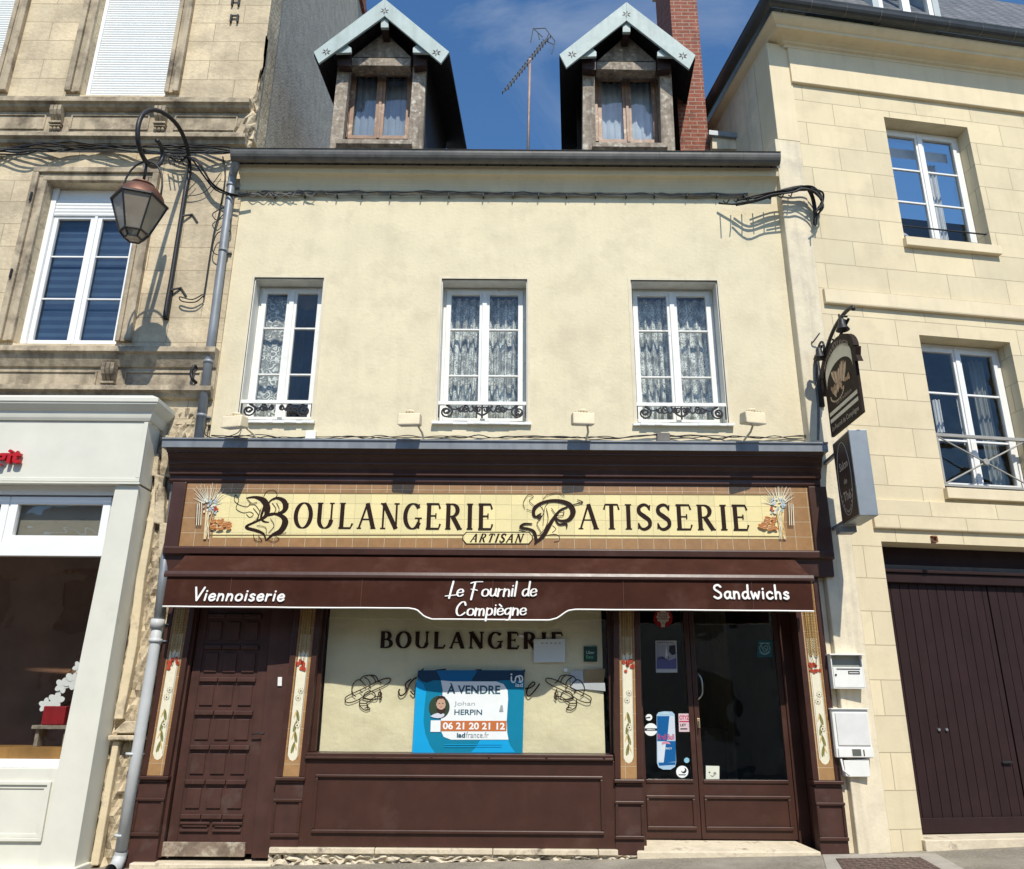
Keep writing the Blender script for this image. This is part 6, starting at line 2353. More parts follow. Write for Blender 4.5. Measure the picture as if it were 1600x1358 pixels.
g = MB()
o_, i_ = arch(.06, 4.9, zsp - .03, .215), arch(.06, 4.9, zsp - .19, .215)
vs = o_[1:-1] + list(reversed(i_[1:-1]))
nn = len(o_[1:-1])
g.add([(SX - .0195, y, z) for y, z in o_[1:-1]] + [(SX - .0195, y, z) for y, z in i_[1:-1]], [(k, k + 1, nn + k + 1, nn + k) for k in range(nn - 1)])
for z in (4.60, 4.52):
    yzf(g, [(ya - .04, z), (yb_ + .04, z), (yb_ + .04, z + .045), (ya - .04, z + .045)], .0015)
obj('pale_band', g, M('sign_cream', (.72, .66, .50), .5, .05, 9), pn)
g, g2, g3 = MB(), MB(), MB()
k = [0]


def sd_(mb, cy, cz, ry, rz, rot=0, n=12):
    k[0] += 1
    vs = []
    for j in range(n):
        a = 2 * math.pi * j / n
        u, v = ry * math.cos(a), rz * math.sin(a)
        vs.append((SX - .0195 - k[0] * .0001, cy + u * math.cos(rot) - v * math.sin(rot), cz + u * math.sin(rot) + v * math.cos(rot)))
    mb.add(vs, [tuple(range(n))])


rnd = random.Random(6)
for i in range(9):      # loaves standing up
    a = math.pi / 2 + (i - 4) * .17
    sd_(g if i % 2 else g2, ym + .0 - (i - 4) * .035, 4.96 + .03 * math.cos(i), .03, .12, (i - 4) * .14)
for i in range(26):
    sd_(g if i % 3 else g2, ym + .10 + rnd.uniform(-.14, .14), 4.84 + rnd.uniform(-.05, .06), rnd.uniform(.02, .04), rnd.uniform(.015, .03), rnd.random() * 3)
for i in range(14):
    sd_(g2, ym + .1 + .18 * math.cos(math.pi + math.pi * i / 13), 4.80 - .09 * math.sin(math.pi * i / 13), .016, .012, 0)
for i in range(4):
    sd_(g, ym - .2 + rnd.uniform(-.06, .06), 4.83 + rnd.uniform(-.04, .04), .035, .025, rnd.random() * 3)
obj('bread_picture', g, M('sign_bread', (.38, .22, .12), .5, .3, 30), pn)
obj('bread_highlights', g2, M('sign_bread_light', (.58, .42, .27), .5, .2, 30), pn)


def side_text(t, y0, y1, z0, z1, x, up=0.0, bold=0.01, arcfn=None):
    f = MB()
    sans(f, t, 0, 1, 0, 1, 0, bold=bold)
    out = MB()
    # seen from -x the writing runs from the wall (left) outwards (right): y decreases
    vs = []
    for (u, _, v) in f.v:
        y = y0 + (y1 - y0) * u
        z = z0 + (z1 - z0) * v + (arcfn(u) if arcfn else 0)
        vs.append((x, y, z))
    return out.add(vs, f.f)


g = side_text('Le Fournil de Compiègne', ya - .06, yb_ + .06, 4.40, 4.475, SX - .0195)
obj('lettering', g, M('sign_lettering', (.45, .38, .30), .6, .1, 9), pn)
g = side_text('La tradition', ym + .16, ym - .25, 4.675, 4.72, SX - .0195)
obj('small_lettering', g, M('sign_lettering_dim', (.30, .22, .17), .6, .1, 9), pn)
rib = MB()
ob_, ib_ = arch(-.05, 5.0, zsp + .0, .285), arch(.02, 5.0, zsp - .03, .23)
n_ = len(ob_)
vs = [(SX - .03, y, z) for y, z in ob_[1:-1]] + [(SX - .03, y, z) for y, z in ib_[1:-1]]
n_ = len(ob_) - 2
fs = [(i, i + 1, n_ + i + 1, n_ + i) for i in range(n_ - 1)]
m_ = len(vs)
vs += [(x + .06, y, z) for x, y, z in vs]
fs += [tuple(m_ + i for i in reversed(f)) for f in fs]
fs += [(i, i + 1, m_ + i + 1, m_ + i) for i in range(n_ - 1)] + [(n_ + i, n_ + i + 1, m_ + n_ + i + 1, m_ + n_ + i) for i in range(n_ - 1)]
rib.add(vs, fs)
for sg, yy0 in ((1, ya), (-1, yb_)):
    rib.prism([(SX - .03, yy0 + sg * .0, zsp - .0), (SX - .03, yy0 + sg * .09, zsp - .03), (SX - .03, yy0 + sg * .06, zsp - .12), (SX - .03, yy0 + sg * .10, zsp - .21), (SX - .03, yy0 - sg * .01, zsp - .16)], (.06, 0, 0))
obj('ribbon', rib, SIGNB, hs, bevel=.003)
g = side_text('ARTISAN BOULANGER', ym + .36, ym - .36, zsp - .04, zsp + .03, SX - .0325, arcfn=lambda u: .235 * math.sin(math.pi * (.12 + .76 * u)) - .02)
obj('ribbon_lettering', g, M('ribbon_lettering', (.30, .24, .19), .6, .1, 9), hs)
g = MB()
T = lambda pts: [(SX, y, z) for y, z in pts]
zt_ = zsp + .30
g.tube(T(spline([(.0, zsp - .12), (-.05, zsp + .03), (-.16, zsp + .14), (-.34, zsp + .30), (-.58, zsp + .42), (-.86, zsp + .47), (-1.1, zsp + .45), (-1.15, zsp + .40)], 5)), .022, 8)
g.tube(T([(0, zsp - .02), (-.2, zsp + .12), (-1.0, zsp + .36)]), .016, 8)
g.tube(T(spiral(-.2, zsp + .36, .11, 1.3, 0, 1)), .014, 6)
g.tube(T(spiral(-.5, zsp + .26, .08, 1.3, 2, 1)), .012, 6)
g.tube(T(spiral(-.88, zsp + .36, .08, 1.4, 1, -1)), .012, 6)
g.tube(T([(-.02, zsp - .25), (-.02, zsp + .28)]), .026, 8)
g.tube(T([(0, zsp - .0), (-.2, zsp - .05), (ya - .02, zsp + .02)]), .012, 6)
g.tube(T([(-.78, zsp + .53), (-.78, zsp + .22)]), .012, 6)
g.tube(T([(-.45, zsp + .4), (-.45, zsp + .25)]), .012, 6)
g.box(SX - .03, SX + .03, -.02, .05, zsp - .3, zsp + .3)
obj('bracket', g, IRON, hs, smooth=True)
for yy0, zz_ in ((-.28, zsp + .27), (-.98, zsp + .30)):
    g = MB()
    g.lathe([(.02, .08), (.035, .05), (.04, .0), (.07, -.055), (.075, -.066), (.02, -.066)], (SX - .07, yy0, zz_), 14)
    g.tube([(SX, yy0, zz_ + .1), (SX - .07, yy0, zz_ + .1)], .012, 6)
    obj('spot_lamp', g, IRON, hs, smooth=True)
g = MB()
pts = [P(x, y, .02) for x, y in ((1268, 535), (1266, 560), (1270, 600), (1276, 650), (1280, 688))]
g.tube(spline([P(1281, 520, -.1), P(1270, 535, -.02)] + pts, 5), .010, 6)
g.tube(spline([P(1277, 545, -.05), P(1275, 590, .0), P(1279, 640, .0), P(1278, 688, .0)], 5), .016, 6)
tag(obj('cable', g, GREYCAB, None, smooth=True), 'grey and black cables dropping down the cement strip under the hanging sign', 'cable')

# ================================================================== LIGHT BOX SIGN
bx0, bx1 = 3.60, 3.60 + .19
by0, by1 = -.40, -.92
bz0, bz1 = 3.29, 4.22
lb = thing('lightbox_sign', 'grey edged projecting box sign with a dark brown lettered face, below the hanging sign', 'sign', ((bx0 + bx1) / 2, -.4, 3.8), R(-3))


def lbx(name, mb, mat, **k):
    lx_, ly_, lz_ = (bx0 + bx1) / 2, -.4, 3.8
    mb.v = [(x - lx_, y - ly_, z - lz_) for x, y, z in mb.v]
    return obj(name, mb, mat, k.pop('parent', lb), local=True, **k)


bd = lbx('casing', MB().box(bx0, bx1, by1, by0, bz0, bz1), ALU, bevel=.006)
lbx('face', MB().box(bx0 - .004, bx0 - .0005, by1 + .025, by0 - .025, bz0 + .02, bz1 - .02), M('faded_brown_face', (.055, .04, .033), .5, .12, 6, spec=.25), parent=bd)
g = MB()
cyb, czb = (by0 + by1) / 2, (bz0 + bz1) / 2
ring_ = [(bx0 - .006, cyb + .19 * math.cos(2 * math.pi * i / 40), czb + .40 * math.sin(2 * math.pi * i / 40)) for i in range(41)]
g.tube(ring_, .004, 4)
f = side_text('Salon', cyb + .12, cyb - .13, czb + .1, czb + .19, bx0 - .0062)
g.add(f.v, f.f)
f = side_text('de', cyb + .04, cyb - .05, czb - .06, czb + .0, bx0 - .0062)
g.add(f.v, f.f)
f = side_text('Thé', cyb + .1, cyb - .11, czb - .24, czb - .14, bx0 - .0062)
g.add(f.v, f.f)
for i in range(12):
    a = math.pi * (1.15 + .7 * i / 11)
    g.box(bx0 - .0075, bx0 - .0062, cyb + .17 * math.cos(a) - .008, cyb + .17 * math.cos(a) + .008, czb + .36 * math.sin(a) - .012, czb + .36 * math.sin(a) + .012)
lbx('lettering', g, M('sign_faded_white', (.5, .44, .38), .6, .1, 9), parent=bd)
g = MB()
for z in (bz1 - .1, bz0 + .05):
    lbx('wall_bracket', MB().box(bx0 + .02, bx0 + .06, by0 + .002, .1, z - .02, z + .02), ZINC, bevel=.003)
lbx('foot_bracket', MB().box(bx0 - .03, bx0 + .14, by0 - .02, by0 + .14, bz0 - .07, bz0 - .003), ZINC, bevel=.003)

# ================================================================== LETTER BOX AND METER BOX beside the shop door
YMB = -.10
g = MB()
m0 = P(1298, 1023, YMB)
pts = [(1298, 1024), (1346, 1026), (1352, 1077), (1301, 1077)]
mb_ = thing('letter_box', 'small cream white letter box with a shaded slot, above the white meter cabinet', 'letter box', P(1325, 1050, YMB))
a, b = P(1299, 1050, YMB), P(1349, 1050, YMB)
z1, z0 = P(1325, 1025, YMB).z, P(1325, 1077, YMB).z
W_ = b.x - a.x
g = MB()
x0, x1, yf, ybk = -W_ / 2, W_ / 2, 0, .14
hz_ = (z1 - z0) / 2
g.box(x0, x1, yf, ybk, -hz_, -hz_ + .012)
g.box(x0, x0 + .012, yf, ybk, -hz_ + .012, hz_)
g.box(x1 - .012, x1, yf, ybk, -hz_ + .012, hz_)
g.box(x0 + .012, x1 - .012, ybk - .01, ybk, -hz_ + .012, hz_)
g.box(x0 - .015, x1 + .015, yf - .03, ybk, hz_ + .001, hz_ + .016)
obj('body', g, POSTW, mb_, local=True, bevel=.003)
g = MB().prism([(x0 + .014, -.004, -hz_ + .014), (x1 - .014, -.004, -hz_ + .014), (x1 - .014, -.004, hz_ * .30), (x0 + .014, -.004, hz_ * .30)], (0, .012, 0))
g.box(x0 + .014, x1 - .014, .06, .07, hz_ * .30, hz_ - .002)
obj('door', g, POSTW, mb_, local=True, bevel=.002)
obj('inside', MB().box(x0 + .013, x1 - .013, .05, .059, hz_ * .32, hz_ - .001), M('grey_green_shadow_board', (.30, .32, .28), .7), mb_, local=True)  # shade of the slot painted as a darker grey-green board
g = MB().box(x0 + .05, x1 - .04, -.010, -.0045, hz_ * .16, hz_ * .2)
g.wall(x1 - .17, x1 - .05, hz_ * -.12, hz_ * .06, -.009, -.0045, [(x1 - .162, x1 - .058, hz_ * -.12 + .008, hz_ * .06 - .008)])
g.tube([(x0 + .035, -.004, -.03), (x0 + .035, -.012, -.03)], .01, 10)
obj('name_plate', g, IRON, mb_, local=True)

YB2 = -.07
c = P(1332, 1148, YB2)
a, b = P(1302, 1150, YB2), P(1359, 1150, YB2)
W_ = (b.x - a.x) / 2
et = thing('meter_box', 'white meter cabinet with a lower drawer and a small grey window, under the letter box', 'meter box', c)
zt2, zm2, zb2 = P(1330, 1109, YB2).z - c.z, P(1330, 1168, YB2).z - c.z, P(1330, 1184, YB2).z - c.z
obj('body', MB().box(-W_, W_, 0, .16, zb2, zt2), POSTW, et, local=True, bevel=.008)
g = MB().box(-W_ + .03, W_ - .015, -.012, -.001, zm2 + .02, zt2 - .03)
g.box(-W_ - .01, W_ + .01, -.02, .1, zt2 + .001, zt2 + .014)
obj('door', g, M('white_frosted_panel', (.68, .68, .66), .35, .08, 5), et, local=True, bevel=.004)
g = MB().box(-W_ + .02, W_ + .0, -.016, -.001, zb2 + .005, zm2 - .004)
obj('drawer', g, POSTW, et, local=True, bevel=.004)
g = MB().box(-.03, .06, -.02, -.0165, zb2 + .02, zm2 - .015)
obj('meter_window', g, M('grey_display', (.12, .13, .11), .3), et, local=True)
obj('lock', MB().box(.085, .095, -.021, -.0165, zb2 + .02, zm2 - .02), IRON, et, local=True)
g = MB().ppx([(1318, 1188), (1358, 1186), (1360, 1214), (1322, 1214)], -.06, .1)
g.tube([P(1314, 1186, -.08), P(1318, 1204, -.1), P(1328, 1212, -.08)], .012, 6)
tag(obj('cable_cover', g, POSTW, None, bevel=.008), 'white plastic cable cover below the meter cabinet', 'cable cover')

# ================================================================== TELEVISION AERIAL
AY = 4.1
m0, m1 = P(824, 232, AY), P(828, 92, AY)
ae = thing('tv_aerial', 'thin television aerial on a pole above the roof between the two dormers', 'aerial', (m0.x, AY, m0.z - .8))
obj('mast', MB().tube([m0 - Vector((0, 0, .8)), m1], .026, 8), M('rusty_mast', (.30, .22, .19), .6, .3, 4, metal=.3), ae, smooth=True)
g = MB()
a, b = P(790, 141, AY - .2), P(855, 60, AY + .2)
g.tube([a, b], .018, 6)
d = (b - a)
nrm = Vector((0, 1, .15)).normalized()
for i in range(17):
    p = a + d * (i / 16.5)
    l = .09 + .05 * i / 16
    xx = Vector((.6, .0, .55)).normalized()
    g.tube([p - xx * l, p + xx * l], .011, 5)
    g.tube([p + xx * l * .9 - nrm * .06, p + xx * l * .9 + nrm * .06], .009, 4)
    g.tube([p - xx * l * .9 - nrm * .06, p - xx * l * .9 + nrm * .06], .009, 4)
p1, p2 = P(834, 45, AY + .1), P(868, 66, AY + .2)
for (x0, y0, x1, y1) in ((833, 44, 829, 66), (867, 64, 862, 84), (834, 45, 852, 44), (852, 44, 867, 64), (848, 58, 834, 45), (848, 62, 866, 70), (840, 50, 843, 62), (858, 52, 852, 64)):
    g.tube([P(x0, y0, AY + .2), P(x1, y1, AY + .2)], .011, 5)
obj('antenna', g, M('dull_aluminium', (.10, .11, .12), .5, .2, 9, metal=.5), ae)

# ================================================================== SALE SIGN in the shop window
YV = YG - .03
c2 = zoompx(620, 1020, 6.957)
fs_ = thing('sale_sign', 'blue and white for sale board with a portrait standing in the shop window', 'sign', P(733, 1112, YV))
lay_n = [0]


def flat(poly, mat, name, conv=c2, n=0, Y=YV, parent=None):
    lay_n[0] += 1
    pts = spline(poly + [poly[0]], n)[:-1] if n else poly
    y = Y - .0012 - lay_n[0] * .0004
    return obj(name, MB().add([P(a, b_, y) for a, b_ in conv(pts)], [tuple(range(len(pts)))]), mat, parent or fs_)


S_ = lambda nm, col, r_=.35: M(nm, col, r_, .03, 9, spec=.4)
B0 = S_('print_teal', (.005, .20, .33))
B1 = S_('print_sky_blue', (.008, .34, .66))
B2 = S_('print_blue', (.006, .13, .30))
B3 = S_('print_navy', (.01, .04, .085))
PW = S_('print_white', (.78, .82, .82))
PO = S_('print_orange', (.52, .16, .05))
PT = S_('print_slate_blue', (.03, .10, .14))
PG = S_('print_grey', (.30, .34, .36))
obj('board', MB().prism([P(a, b_, YV) for a, b_ in c2([(232, 190), (1390, 190), (1368, 1090), (165, 1090)])], (0, .006, 0)), B0, fs_)
flat([(215, 290), (290, 340), (320, 420), (300, 600), (290, 750), (310, 880), (360, 1010), (415, 1088), (168, 1088), (205, 400)], B1, 'blue_shape')
flat([(232, 192), (430, 192), (470, 270), (480, 300), (400, 300), (330, 325), (270, 310), (222, 262)], B3, 'navy_shape')
flat([(432, 192), (875, 192), (830, 250), (805, 305), (660, 315), (560, 308), (482, 298)], B2, 'mid_blue_shape')
flat([(878, 192), (1388, 192), (1384, 300), (1180, 296), (1100, 305), (1000, 310), (807, 306)], B3, 'navy_shape')
flat([(905, 950), (1210, 950), (1235, 1010), (1290, 1085), (800, 1085), (850, 1040)], B1, 'blue_shape')
flat([(480, 300), (600, 312), (1080, 312), (1160, 340), (1205, 410), (1210, 500), (1195, 735), (1200, 870), (1215, 945), (590, 945), (510, 915), (480, 850), (480, 700), (495, 500), (498, 400)], PW, 'white_panel')
lay_n[0] += 2
yk = lambda: YV - .0012 - lay_n[0] * .0004


def stext(t, x0, x1, y0, y1, mat, bold, name='lettering', conv=c2, Y=None):
    lay_n[0] += 1
    y = (Y if Y is not None else yk())
    a, b_ = P(*conv([(x0, y1)])[0], y), P(*conv([(x1, y0)])[0], y)
    return obj(name, sans(MB(), t, a.x, b_.x, a.z, b_.z, y, bold=bold), mat, fs_)


stext('À VENDRE', 545, 1125, 333, 447, PT, .025)
stext('Johan', 622, 850, 530, 588, PG, -.004)
stext('HERPIN', 625, 928, 618, 675, PT, .018)
flat([(480, 740), (1194, 740), (1192, 852), (480, 852)], PO, 'orange_strip')
flat([(370, 735), (476, 735), (474, 860), (366, 860)], PW, 'white_square')
stext('06 21 20 21 12', 500, 1175, 760, 832, PW, .03)
stext('iad', 652, 745, 868, 922, PT, .03)
stext('france.fr', 752, 1000, 862, 922, PG, 0)
flat([(1112, 640), (1130, 570), (1150, 570), (1158, 640)], PG, 'small_grey_mark')
for y in (995, 1018): flat([(515, y), (1140, y), (1140, y + 6), (515, y + 6)], B1, 'fine_print')
# portrait
cx_, cy_ = 462, 590
ell = lambda cx, cy, rx, ry, n=20: [(cx + rx * math.cos(2 * math.pi * i / n), cy - ry * math.sin(2 * math.pi * i / n)) for i in range(n)]
flat(ell(cx_, cy_, 113, 122, 28), S_('portrait_green', (.035, .06, .035)), 'portrait')
flat([(365, 690), (400, 668), (440, 655), (500, 655), (520, 670), (512, 690), (480, 707), (450, 711), (415, 708), (385, 700)], S_('portrait_shirt', (.60, .62, .70)), 'portrait_shirt')
flat(ell(480, 555, 52, 92), S_('portrait_skin', (.50, .32, .23)), 'portrait_face')
flat([(432, 560), (430, 500), (450, 472), (490, 465), (525, 480), (534, 520), (530, 560), (524, 520), (505, 500), (460, 500), (440, 520)], S_('portrait_hair', (.03, .022, .018)), 'portrait_hair')
flat([(430, 570), (440, 600), (460, 612), (500, 612), (522, 598), (530, 570), (530, 620), (512, 655), (480, 668), (450, 655), (432, 620)], S_('portrait_beard', (.045, .025, .02)), 'portrait_beard')
for ex in (463, 500): flat(ell(ex, 550, 8, 5, 10), S_('portrait_eye', (.03, .02, .02)), 'portrait_eye')
flat(ell(482, 585, 9, 10, 10), S_('portrait_nose', (.42, .25, .18)), 'portrait_nose')
flat(ell(482, 612, 20, 5, 12), S_('portrait_mouth', (.6, .42, .38)), 'portrait_mouth')
# agency mark
g = MB()
lay_n[0] += 2
sc_ = 1 / 6.957
for pts in ([(1246, 262), (1246, 300), (1262, 322), (1284, 312), (1292, 275), (1308, 256), (1330, 268), (1338, 300), (1345, 322)], [(1330, 318), (1355, 315), (1367, 290), (1360, 258), (1338, 250), (1318, 255)]):
    stroke_px(g, c2(pts), 2.1, YV, .0012 + lay_n[0] * .0004)
    lay_n[0] += 1
c = P(*c2([(1246, 235)])[0], yk())
g.disc(c.x, c.z, .010, .010, yk())
obj('agency_mark', g, PW, fs_)
stext('iad', 1290, 1370, 328, 372, PW, .02)

# papers and stickers on the shop glass
def sticker(name, label, cat, poly, mat, Y, n=0, dep=.0012):
    pts = spline(poly + [poly[0]], n)[:-1] if n else poly
    o = obj(name, MB().prism([P(a, b_, Y - dep) for a, b_ in pts], (0, dep, 0)), mat, None)
    return tag(o, label, cat)


def mark(parent, poly, mat, name, Y, lv=1):
    return obj(name, MB().add([P(a, b_, Y - .0012 - .0006 * lv) for a, b_ in poly], [tuple(range(len(poly)))]), mat, parent)


def words(parent, t, x0, x1, y0, y1, mat, Y, bold=0.0, lv=2, name='lettering'):
    y = Y - .0012 - .0006 * lv
    a, b_ = P(x0, y1, y), P(x1, y0, y)
    return obj(name, sans(MB(), t, a.x, b_.x, a.z, b_.z, y, bold=bold), mat, parent)


YK = YG - .0025
o = sticker('notice', 'blank white paper notice taped over the last letters on the shop window', 'notice', [(834, 999), (883, 998.5), (883, 1034.5), (834, 1035.5)], M('notice_paper', (.62, .66, .64), .7, .03, 5), YK - .009)
words(o, '- - - - -', 846, 876, 1004, 1006, PG, YK - .009)
o = sticker('sticker', 'dark green square delivery sticker on the upper right of the shop window', 'sticker', [(912, 1010), (933, 1010), (933, 1034), (912, 1034)], S_('sticker_green', (.01, .05, .035)), YK)
words(o, 'Uber', 916, 929, 1017, 1022, S_('sticker_pale_green', (.35, .45, .40)), YK, .02)
words(o, 'Eats', 916, 927, 1024, 1029, S_('sticker_mid_green', (.12, .35, .2)), YK, .02)
tape = sticker('tape', 'brown parcel tape strip across the right end of the window paper', 'tape', [(912, 1046), (946, 1045), (943, 1066), (913, 1066)], M('brown_tape', (.28, .20, .10), .4, .2, 6), YK)
tape = sticker('tape', 'pale torn tape patch beside the brown tape on the shop window', 'tape', [(890, 1048), (911, 1048), (912, 1067), (945, 1067), (946, 1080), (915, 1077), (893, 1078)], M('pale_tape', (.42, .45, .46), .4, .1, 6), YK)
o = sticker('tape', 'tiny white scrap of tape above the right bread drawing', 'tape', [(880, 1045), (886, 1044), (887, 1049), (882, 1050)], PW, YK)
o = sticker('tape', 'thin curled white tape strip crossing the window letters', 'tape', [(809, 991), (814, 992), (825, 996), (823, 998), (813, 995), (809, 993)], PW, YK)

ye = YE + .018
cir = lambda cx, cy, r_, n=24: [(cx + r_ * math.cos(2 * math.pi * i / n), cy - r_ * math.sin(2 * math.pi * i / n)) for i in range(n)]
SR, SD, SK = S_('sticker_red', (.30, .012, .014)), S_('sticker_dark', (.02, .02, .025)), S_('sticker_can_blue', (.005, .10, .30))
o = sticker('sticker', 'round red seal sticker at the top of the narrow door pane', 'sticker', cir(1036, 966, 15), SR, ye)
mark(o, [(1036 + (9 if i % 2 else 11) * math.cos(math.pi * i / 10), 964 - (9 if i % 2 else 11) * math.sin(math.pi * i / 10)) for i in range(20)], S_('seal_white', (.5, .46, .42)), 'seal_star', ye)
for i, yy_ in enumerate((959, 963, 967)): words(o, ('ARTISAN', 'BOULANGER', 'DE FRANCE')[i], 1029, 1043, yy_ - 1.5, yy_ + 1, SR, ye, .02, 3)
mark(o, [(1033, 974), (1039, 974), (1039, 980), (1033, 980)], S_('seal_pale', (.5, .46, .42)), 'seal_tab', ye)
o = sticker('poster', 'small printed event poster inside the narrow door pane', 'poster', [(1024, 1001), (1057, 1001), (1058.5, 1051), (1025, 1051)], S_('poster_grey', (.42, .43, .46)), ye)
mark(o, [(1025, 1007), (1056, 1007), (1057, 1040), (1026, 1040)], S_('poster_sky', (.30, .31, .36)), 'poster_picture', ye, 1)
mark(o, [(1046, 1009), (1055, 1008), (1056, 1022), (1050, 1024), (1045, 1018)], SD, 'poster_figure', ye, 2)
mark(o, [(1041, 1008), (1044, 1030), (1039, 1031)], S_('poster_white', (.6, .6, .62)), 'poster_tower', ye, 2)
mark(o, [(1026, 1030), (1034, 1025), (1046, 1032), (1057, 1028), (1057, 1045), (1026, 1045)], S_('poster_violet', (.10, .10, .24)), 'poster_crowd', ye, 3)
words(o, 'LES BAL DE', 1027, 1046, 1026, 1030, SD, ye, .02, 4)
words(o, 'FESTIVAL', 1027, 1054, 1003, 1005.5, SD, ye, .01, 4)
mark(o, [(1025, 1046), (1058, 1046), (1058, 1050.5), (1025, 1050.5)], S_('poster_strip', (.5, .5, .5)), 'poster_strip', ye, 4)
o = sticker('sticker', 'teal square sticker with a round pale emblem on the wide door pane', 'sticker', [(1183, 1000), (1207, 1000), (1207, 1027), (1183, 1027)], S_('sticker_teal', (.012, .09, .10)), ye)
TL_ = S_('emblem_pale', (.28, .42, .42))
g = MB()
for r_, wv in ((8, 1.0),):
    stroke_px(g, cir(1195, 1013, 8) + [(1203, 1013)], wv, ye, .003, 2)
    stroke_px(g, [(1190, 1009), (1192, 1015), (1196, 1018), (1200, 1013), (1197, 1009), (1193, 1012), (1198, 1015)], 1.0, ye, .0034, 4)
    stroke_px(g, [(1187, 1019), (1195, 1023), (1203, 1019)], 1.0, ye, .0038, 4)
    stroke_px(g, [(1187, 1005), (1203, 1005)], 1.2, ye, .004, 1)
obj('emblem', g, TL_, o)
o = sticker('sticker', 'smallest round white sticker left of the energy drink can picture', 'sticker', cir(1014, 1121, 5.2), PW, ye)
mark(o, [(1009, 1121), (1016, 1120), (1016, 1122), (1009, 1123)], SD, 'sticker_bar', ye)
o = sticker('sticker', 'larger round white sticker with black bar left of the can picture', 'sticker', cir(1017, 1140, 10), PW, ye)
mark(o, [(1007.2, 1138), (1026.8, 1138), (1027, 1142), (1007.2, 1142)], SD, 'sticker_bar', ye)
words(o, 'DESPERADOS', 1011, 1023, 1139, 1141, PW, ye, .02, 2)
can = sticker('can_sticker', 'tall blue and silver energy drink can sticker on the narrow door pane', 'sticker',
              [(1026, 1117), (1029, 1113), (1038, 1111.5), (1050, 1112), (1054, 1116), (1056.5, 1190), (1055, 1198), (1048, 1202.5), (1036, 1202.5), (1029, 1199), (1026.5, 1192)], S_('can_silver_blue', (.36, .52, .68)), ye)
mark(can, [(1026.5, 1119), (1046, 1119), (1042, 1158), (1027, 1158)], SK, 'can_blue_field', ye)
mark(can, [(1041, 1158), (1055.7, 1158), (1056, 1190), (1037, 1192)], SK, 'can_blue_field', ye)
mark(can, [(1046, 1119), (1054, 1119), (1055.5, 1157), (1043, 1157)], S_('can_silver', (.55, .62, .70)), 'can_silver_field', ye)
mark(can, [(1027, 1159), (1040.5, 1159), (1037, 1191), (1028, 1190)], S_('can_silver_light', (.58, .66, .74)), 'can_silver_field', ye)
mark(can, cir(1040, 1115, 9.5)[:13] and [(1031 + 18 * i / 12, 1115 - 2.2 * math.sin(math.pi * i / 12)) for i in range(13)] + [(1031 + 18 * (12 - i) / 12, 1115 + 1.6 * math.sin(math.pi * i / 12)) for i in range(13)], S_('can_lid', (.42, .6, .66)), 'can_lid', ye, 2)
mark(can, [(1029, 1192), (1055.5, 1191), (1055, 1195), (1030, 1196.5)], SK, 'can_rim', ye, 2)
words(can, 'Red Bull', 1028, 1053.5, 1147, 1156, S_('can_red', (.42, .06, .16)), ye, .03, 3)
mark(can, [(1034, 1160), (1040, 1158), (1046, 1160), (1048, 1163), (1040, 1162), (1034, 1164)], S_('can_pink', (.55, .25, .35)), 'can_emblem', ye, 3)
words(can, 'ENERGY', 1033, 1050, 1168, 1171, PW, ye, .0, 3)
o = sticker('sticker', 'pink and white printed card beside the can sticker', 'sticker', [(1060, 1115), (1077.5, 1115), (1078, 1143.5), (1061, 1143.5)], S_('card_pink', (.62, .48, .52)), ye)
PK = S_('card_red', (.50, .03, .08))
words(o, 'CITYZ', 1061.5, 1076.5, 1118, 1124.5, PK, ye, .03)
words(o, 'LET', 1063, 1072, 1131, 1135, SD, ye, .03)
mark(o, [(1061.5, 1126.5), (1077, 1126.5), (1077, 1128.5), (1061.5, 1128.5)], PK, 'card_line', ye)
mark(o, [(1063, 1138), (1074, 1138), (1074, 1140), (1063, 1140)], SD, 'card_line', ye)
sticker('sticker', 'tiny round light blue sticker near the lower right of the narrow pane', 'sticker', cir(1073, 1188, 4.2), S_('sticker_light_blue', (.25, .5, .62)), ye)
o = sticker('sticker', 'round white sticker with dark moon emblem at the pane bottom', 'sticker', cir(1066, 1206, 9.5), PW, ye)
mark(o, cir(1068.5, 1204, 4.4, 14), SD, 'moon', ye)
mark(o, cir(1067, 1202.5, 3.2, 14), PW, 'moon_cut', ye, 2)
mark(o, [(1060, 1210), (1072, 1210), (1071, 1211.5), (1061, 1211.5)], SD, 'sticker_bar', ye)
o = sticker('sticker', 'square cream sticker with a faint smiling face at the foot of the wide pane', 'sticker', [(1103, 1196.5), (1124, 1197), (1124, 1217.5), (1103, 1217.5)], S_('sticker_cream', (.66, .68, .58)), ye)
mark(o, cir(1108.5, 1207, 1.3, 8), SD, 'face_eye', ye)
mark(o, cir(1117, 1208.5, 2.4, 10), S_('face_grey', (.25, .25, .22)), 'face_eye', ye)
mark(o, [(1109, 1211), (1113, 1212.5), (1118, 1211), (1113, 1214)], SD, 'face_mouth', ye)

# ================================================================== GROUND DETAILS
p = [(1306, 1343), (1438, 1341), (1475, 1362), (1330, 1380)]
gp_ = []


def G(px, py, dz=.004):     # pixel -> point on the sloping pavement
    d = ray(px, py)
    # z = gz(x): CAMP.z + t d.z = .022+.0235*(t d.x-3.2)
    t = (.022 - .0235 * 3.2 - CAMP.z) / (d.z - .0235 * d.x)
    v = CAMP + d * t
    v.z += dz
    return v


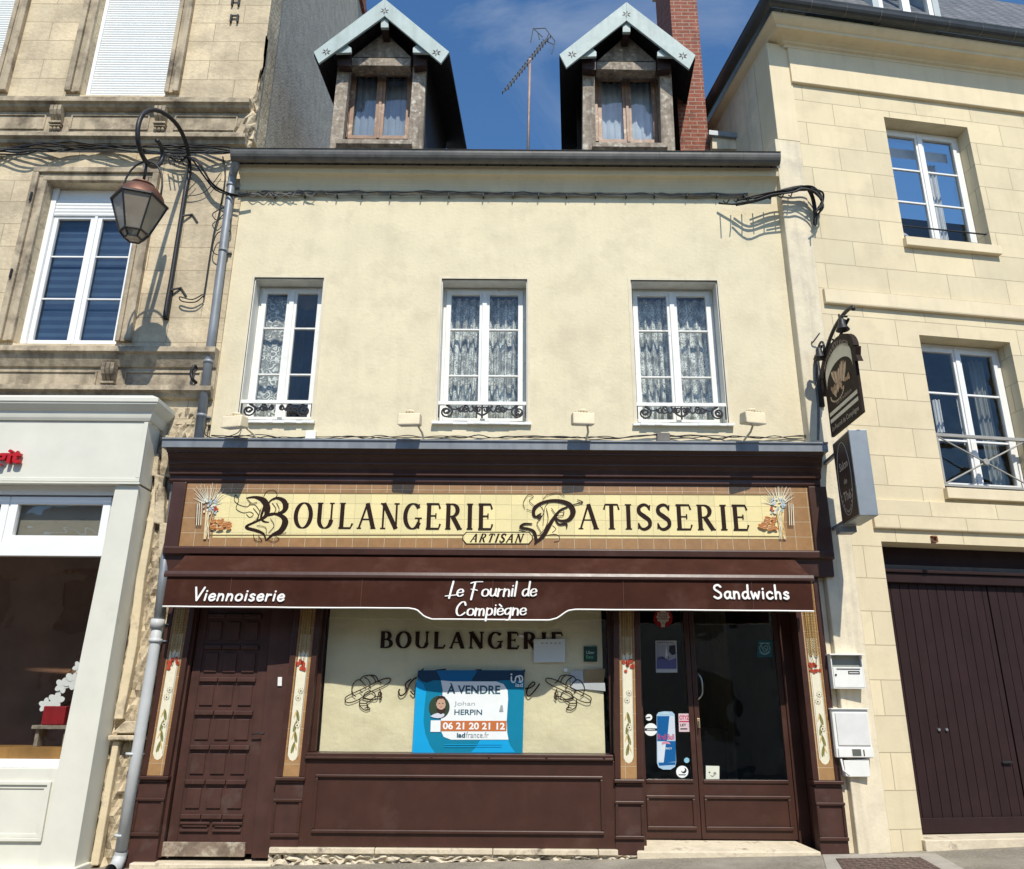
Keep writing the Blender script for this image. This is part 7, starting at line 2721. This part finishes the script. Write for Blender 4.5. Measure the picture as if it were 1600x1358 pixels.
cov = thing('access_cover', 'brown chequered iron access cover in a concrete surround on the pavement', 'access cover', G(1390, 1350, 0))
obj('surround', MB().prism([G(1285, 1336, .006), G(1462, 1334, .006), G(1520, 1366, .006), G(1300, 1390, .006)], (0, 0, -.02)), M('concrete', (.36, .33, .28), .95, .15, 6, bump=.003, bs=60), cov, bevel=.003)
obj('plate', MB().prism([G(a, b_, .010) for a, b_ in p], (0, 0, -.003)), M('rusty_plate', (.11, .075, .06), .7, .25, 9, bump=.006, bs=70), cov)
g = MB()
a, b, c_, d_ = [G(x, y, .0105) for x, y in p]
for i in range(14):
    for j in range(9):
        s_, t_ = (i + .5) / 14, (j + .5) / 9
        q0 = a.lerp(b, s_).lerp(d_.lerp(c_, s_), t_)
        an = .6 if (i + j) % 2 else 2.2
        e1 = Vector((math.cos(an), math.sin(an), 0)) * .028
        e2 = Vector((-math.sin(an), math.cos(an), 0)) * .007
        g.prism([q0 - e1 - e2, q0 + e1 - e2, q0 + e1 + e2, q0 - e1 + e2], (0, 0, .005))
obj('tread', g, M('worn_iron_tread', (.17, .12, .10), .55, .2, 9), cov)

# ================================================================== HOUSES ACROSS THE STREET (seen only as reflections in the glass)
rnd = random.Random(21)
x = -17
for i, (wd_, h, col) in enumerate(((8.5, 6.6, (.30, .26, .20)), (7.5, 7.2, (.24, .20, .16)), (9, 6.3, (.33, .30, .25)), (9, 7.0, (.22, .19, .16)))):
    o = thing('house', ('brown rendered low house across the street, farthest left', 'dark rendered house across the street with a taller roof', 'beige rendered low house across the street', 'grey brown house across the street, farthest right')[i], 'building', (x, -15.5, -.42))
    hs_ = []
    for r_ in (0, 1):
        for k in range(3):
            hs_.append((wd_ * (.12 + k * .3), wd_ * (.12 + k * .3) + 1.1, .9 + r_ * 3, 2.7 + r_ * 3 - .3 * r_))
    obj('wall', MB().wall(0, wd_, 0, h, -.3, 0, hs_), M('opposite_render', col, .9, .12, 2), o, local=True)
    g = MB()
    for q_ in hs_: g.box(q_[0], q_[1], -.25, -.2, q_[2], q_[3])
    obj('window', g, M('opposite_window', (.02, .022, .025), .2), o, local=True)
    obj('roof', MB().prism([(0, .3, h), (wd_, .3, h), (wd_, -4, h + 2.0), (0, -4, h + 2.0)], (0, 0, .1)), SLATE, o, local=True)
    obj('side_wall', MB().box(0, .3, -8, -.3, 0, h).box(wd_ - .3, wd_, -8, -.3, 0, h).box(.3, wd_ - .3, -8, -7.7, 0, h), STONE_P, o, local=True)
    x += wd_ + .02
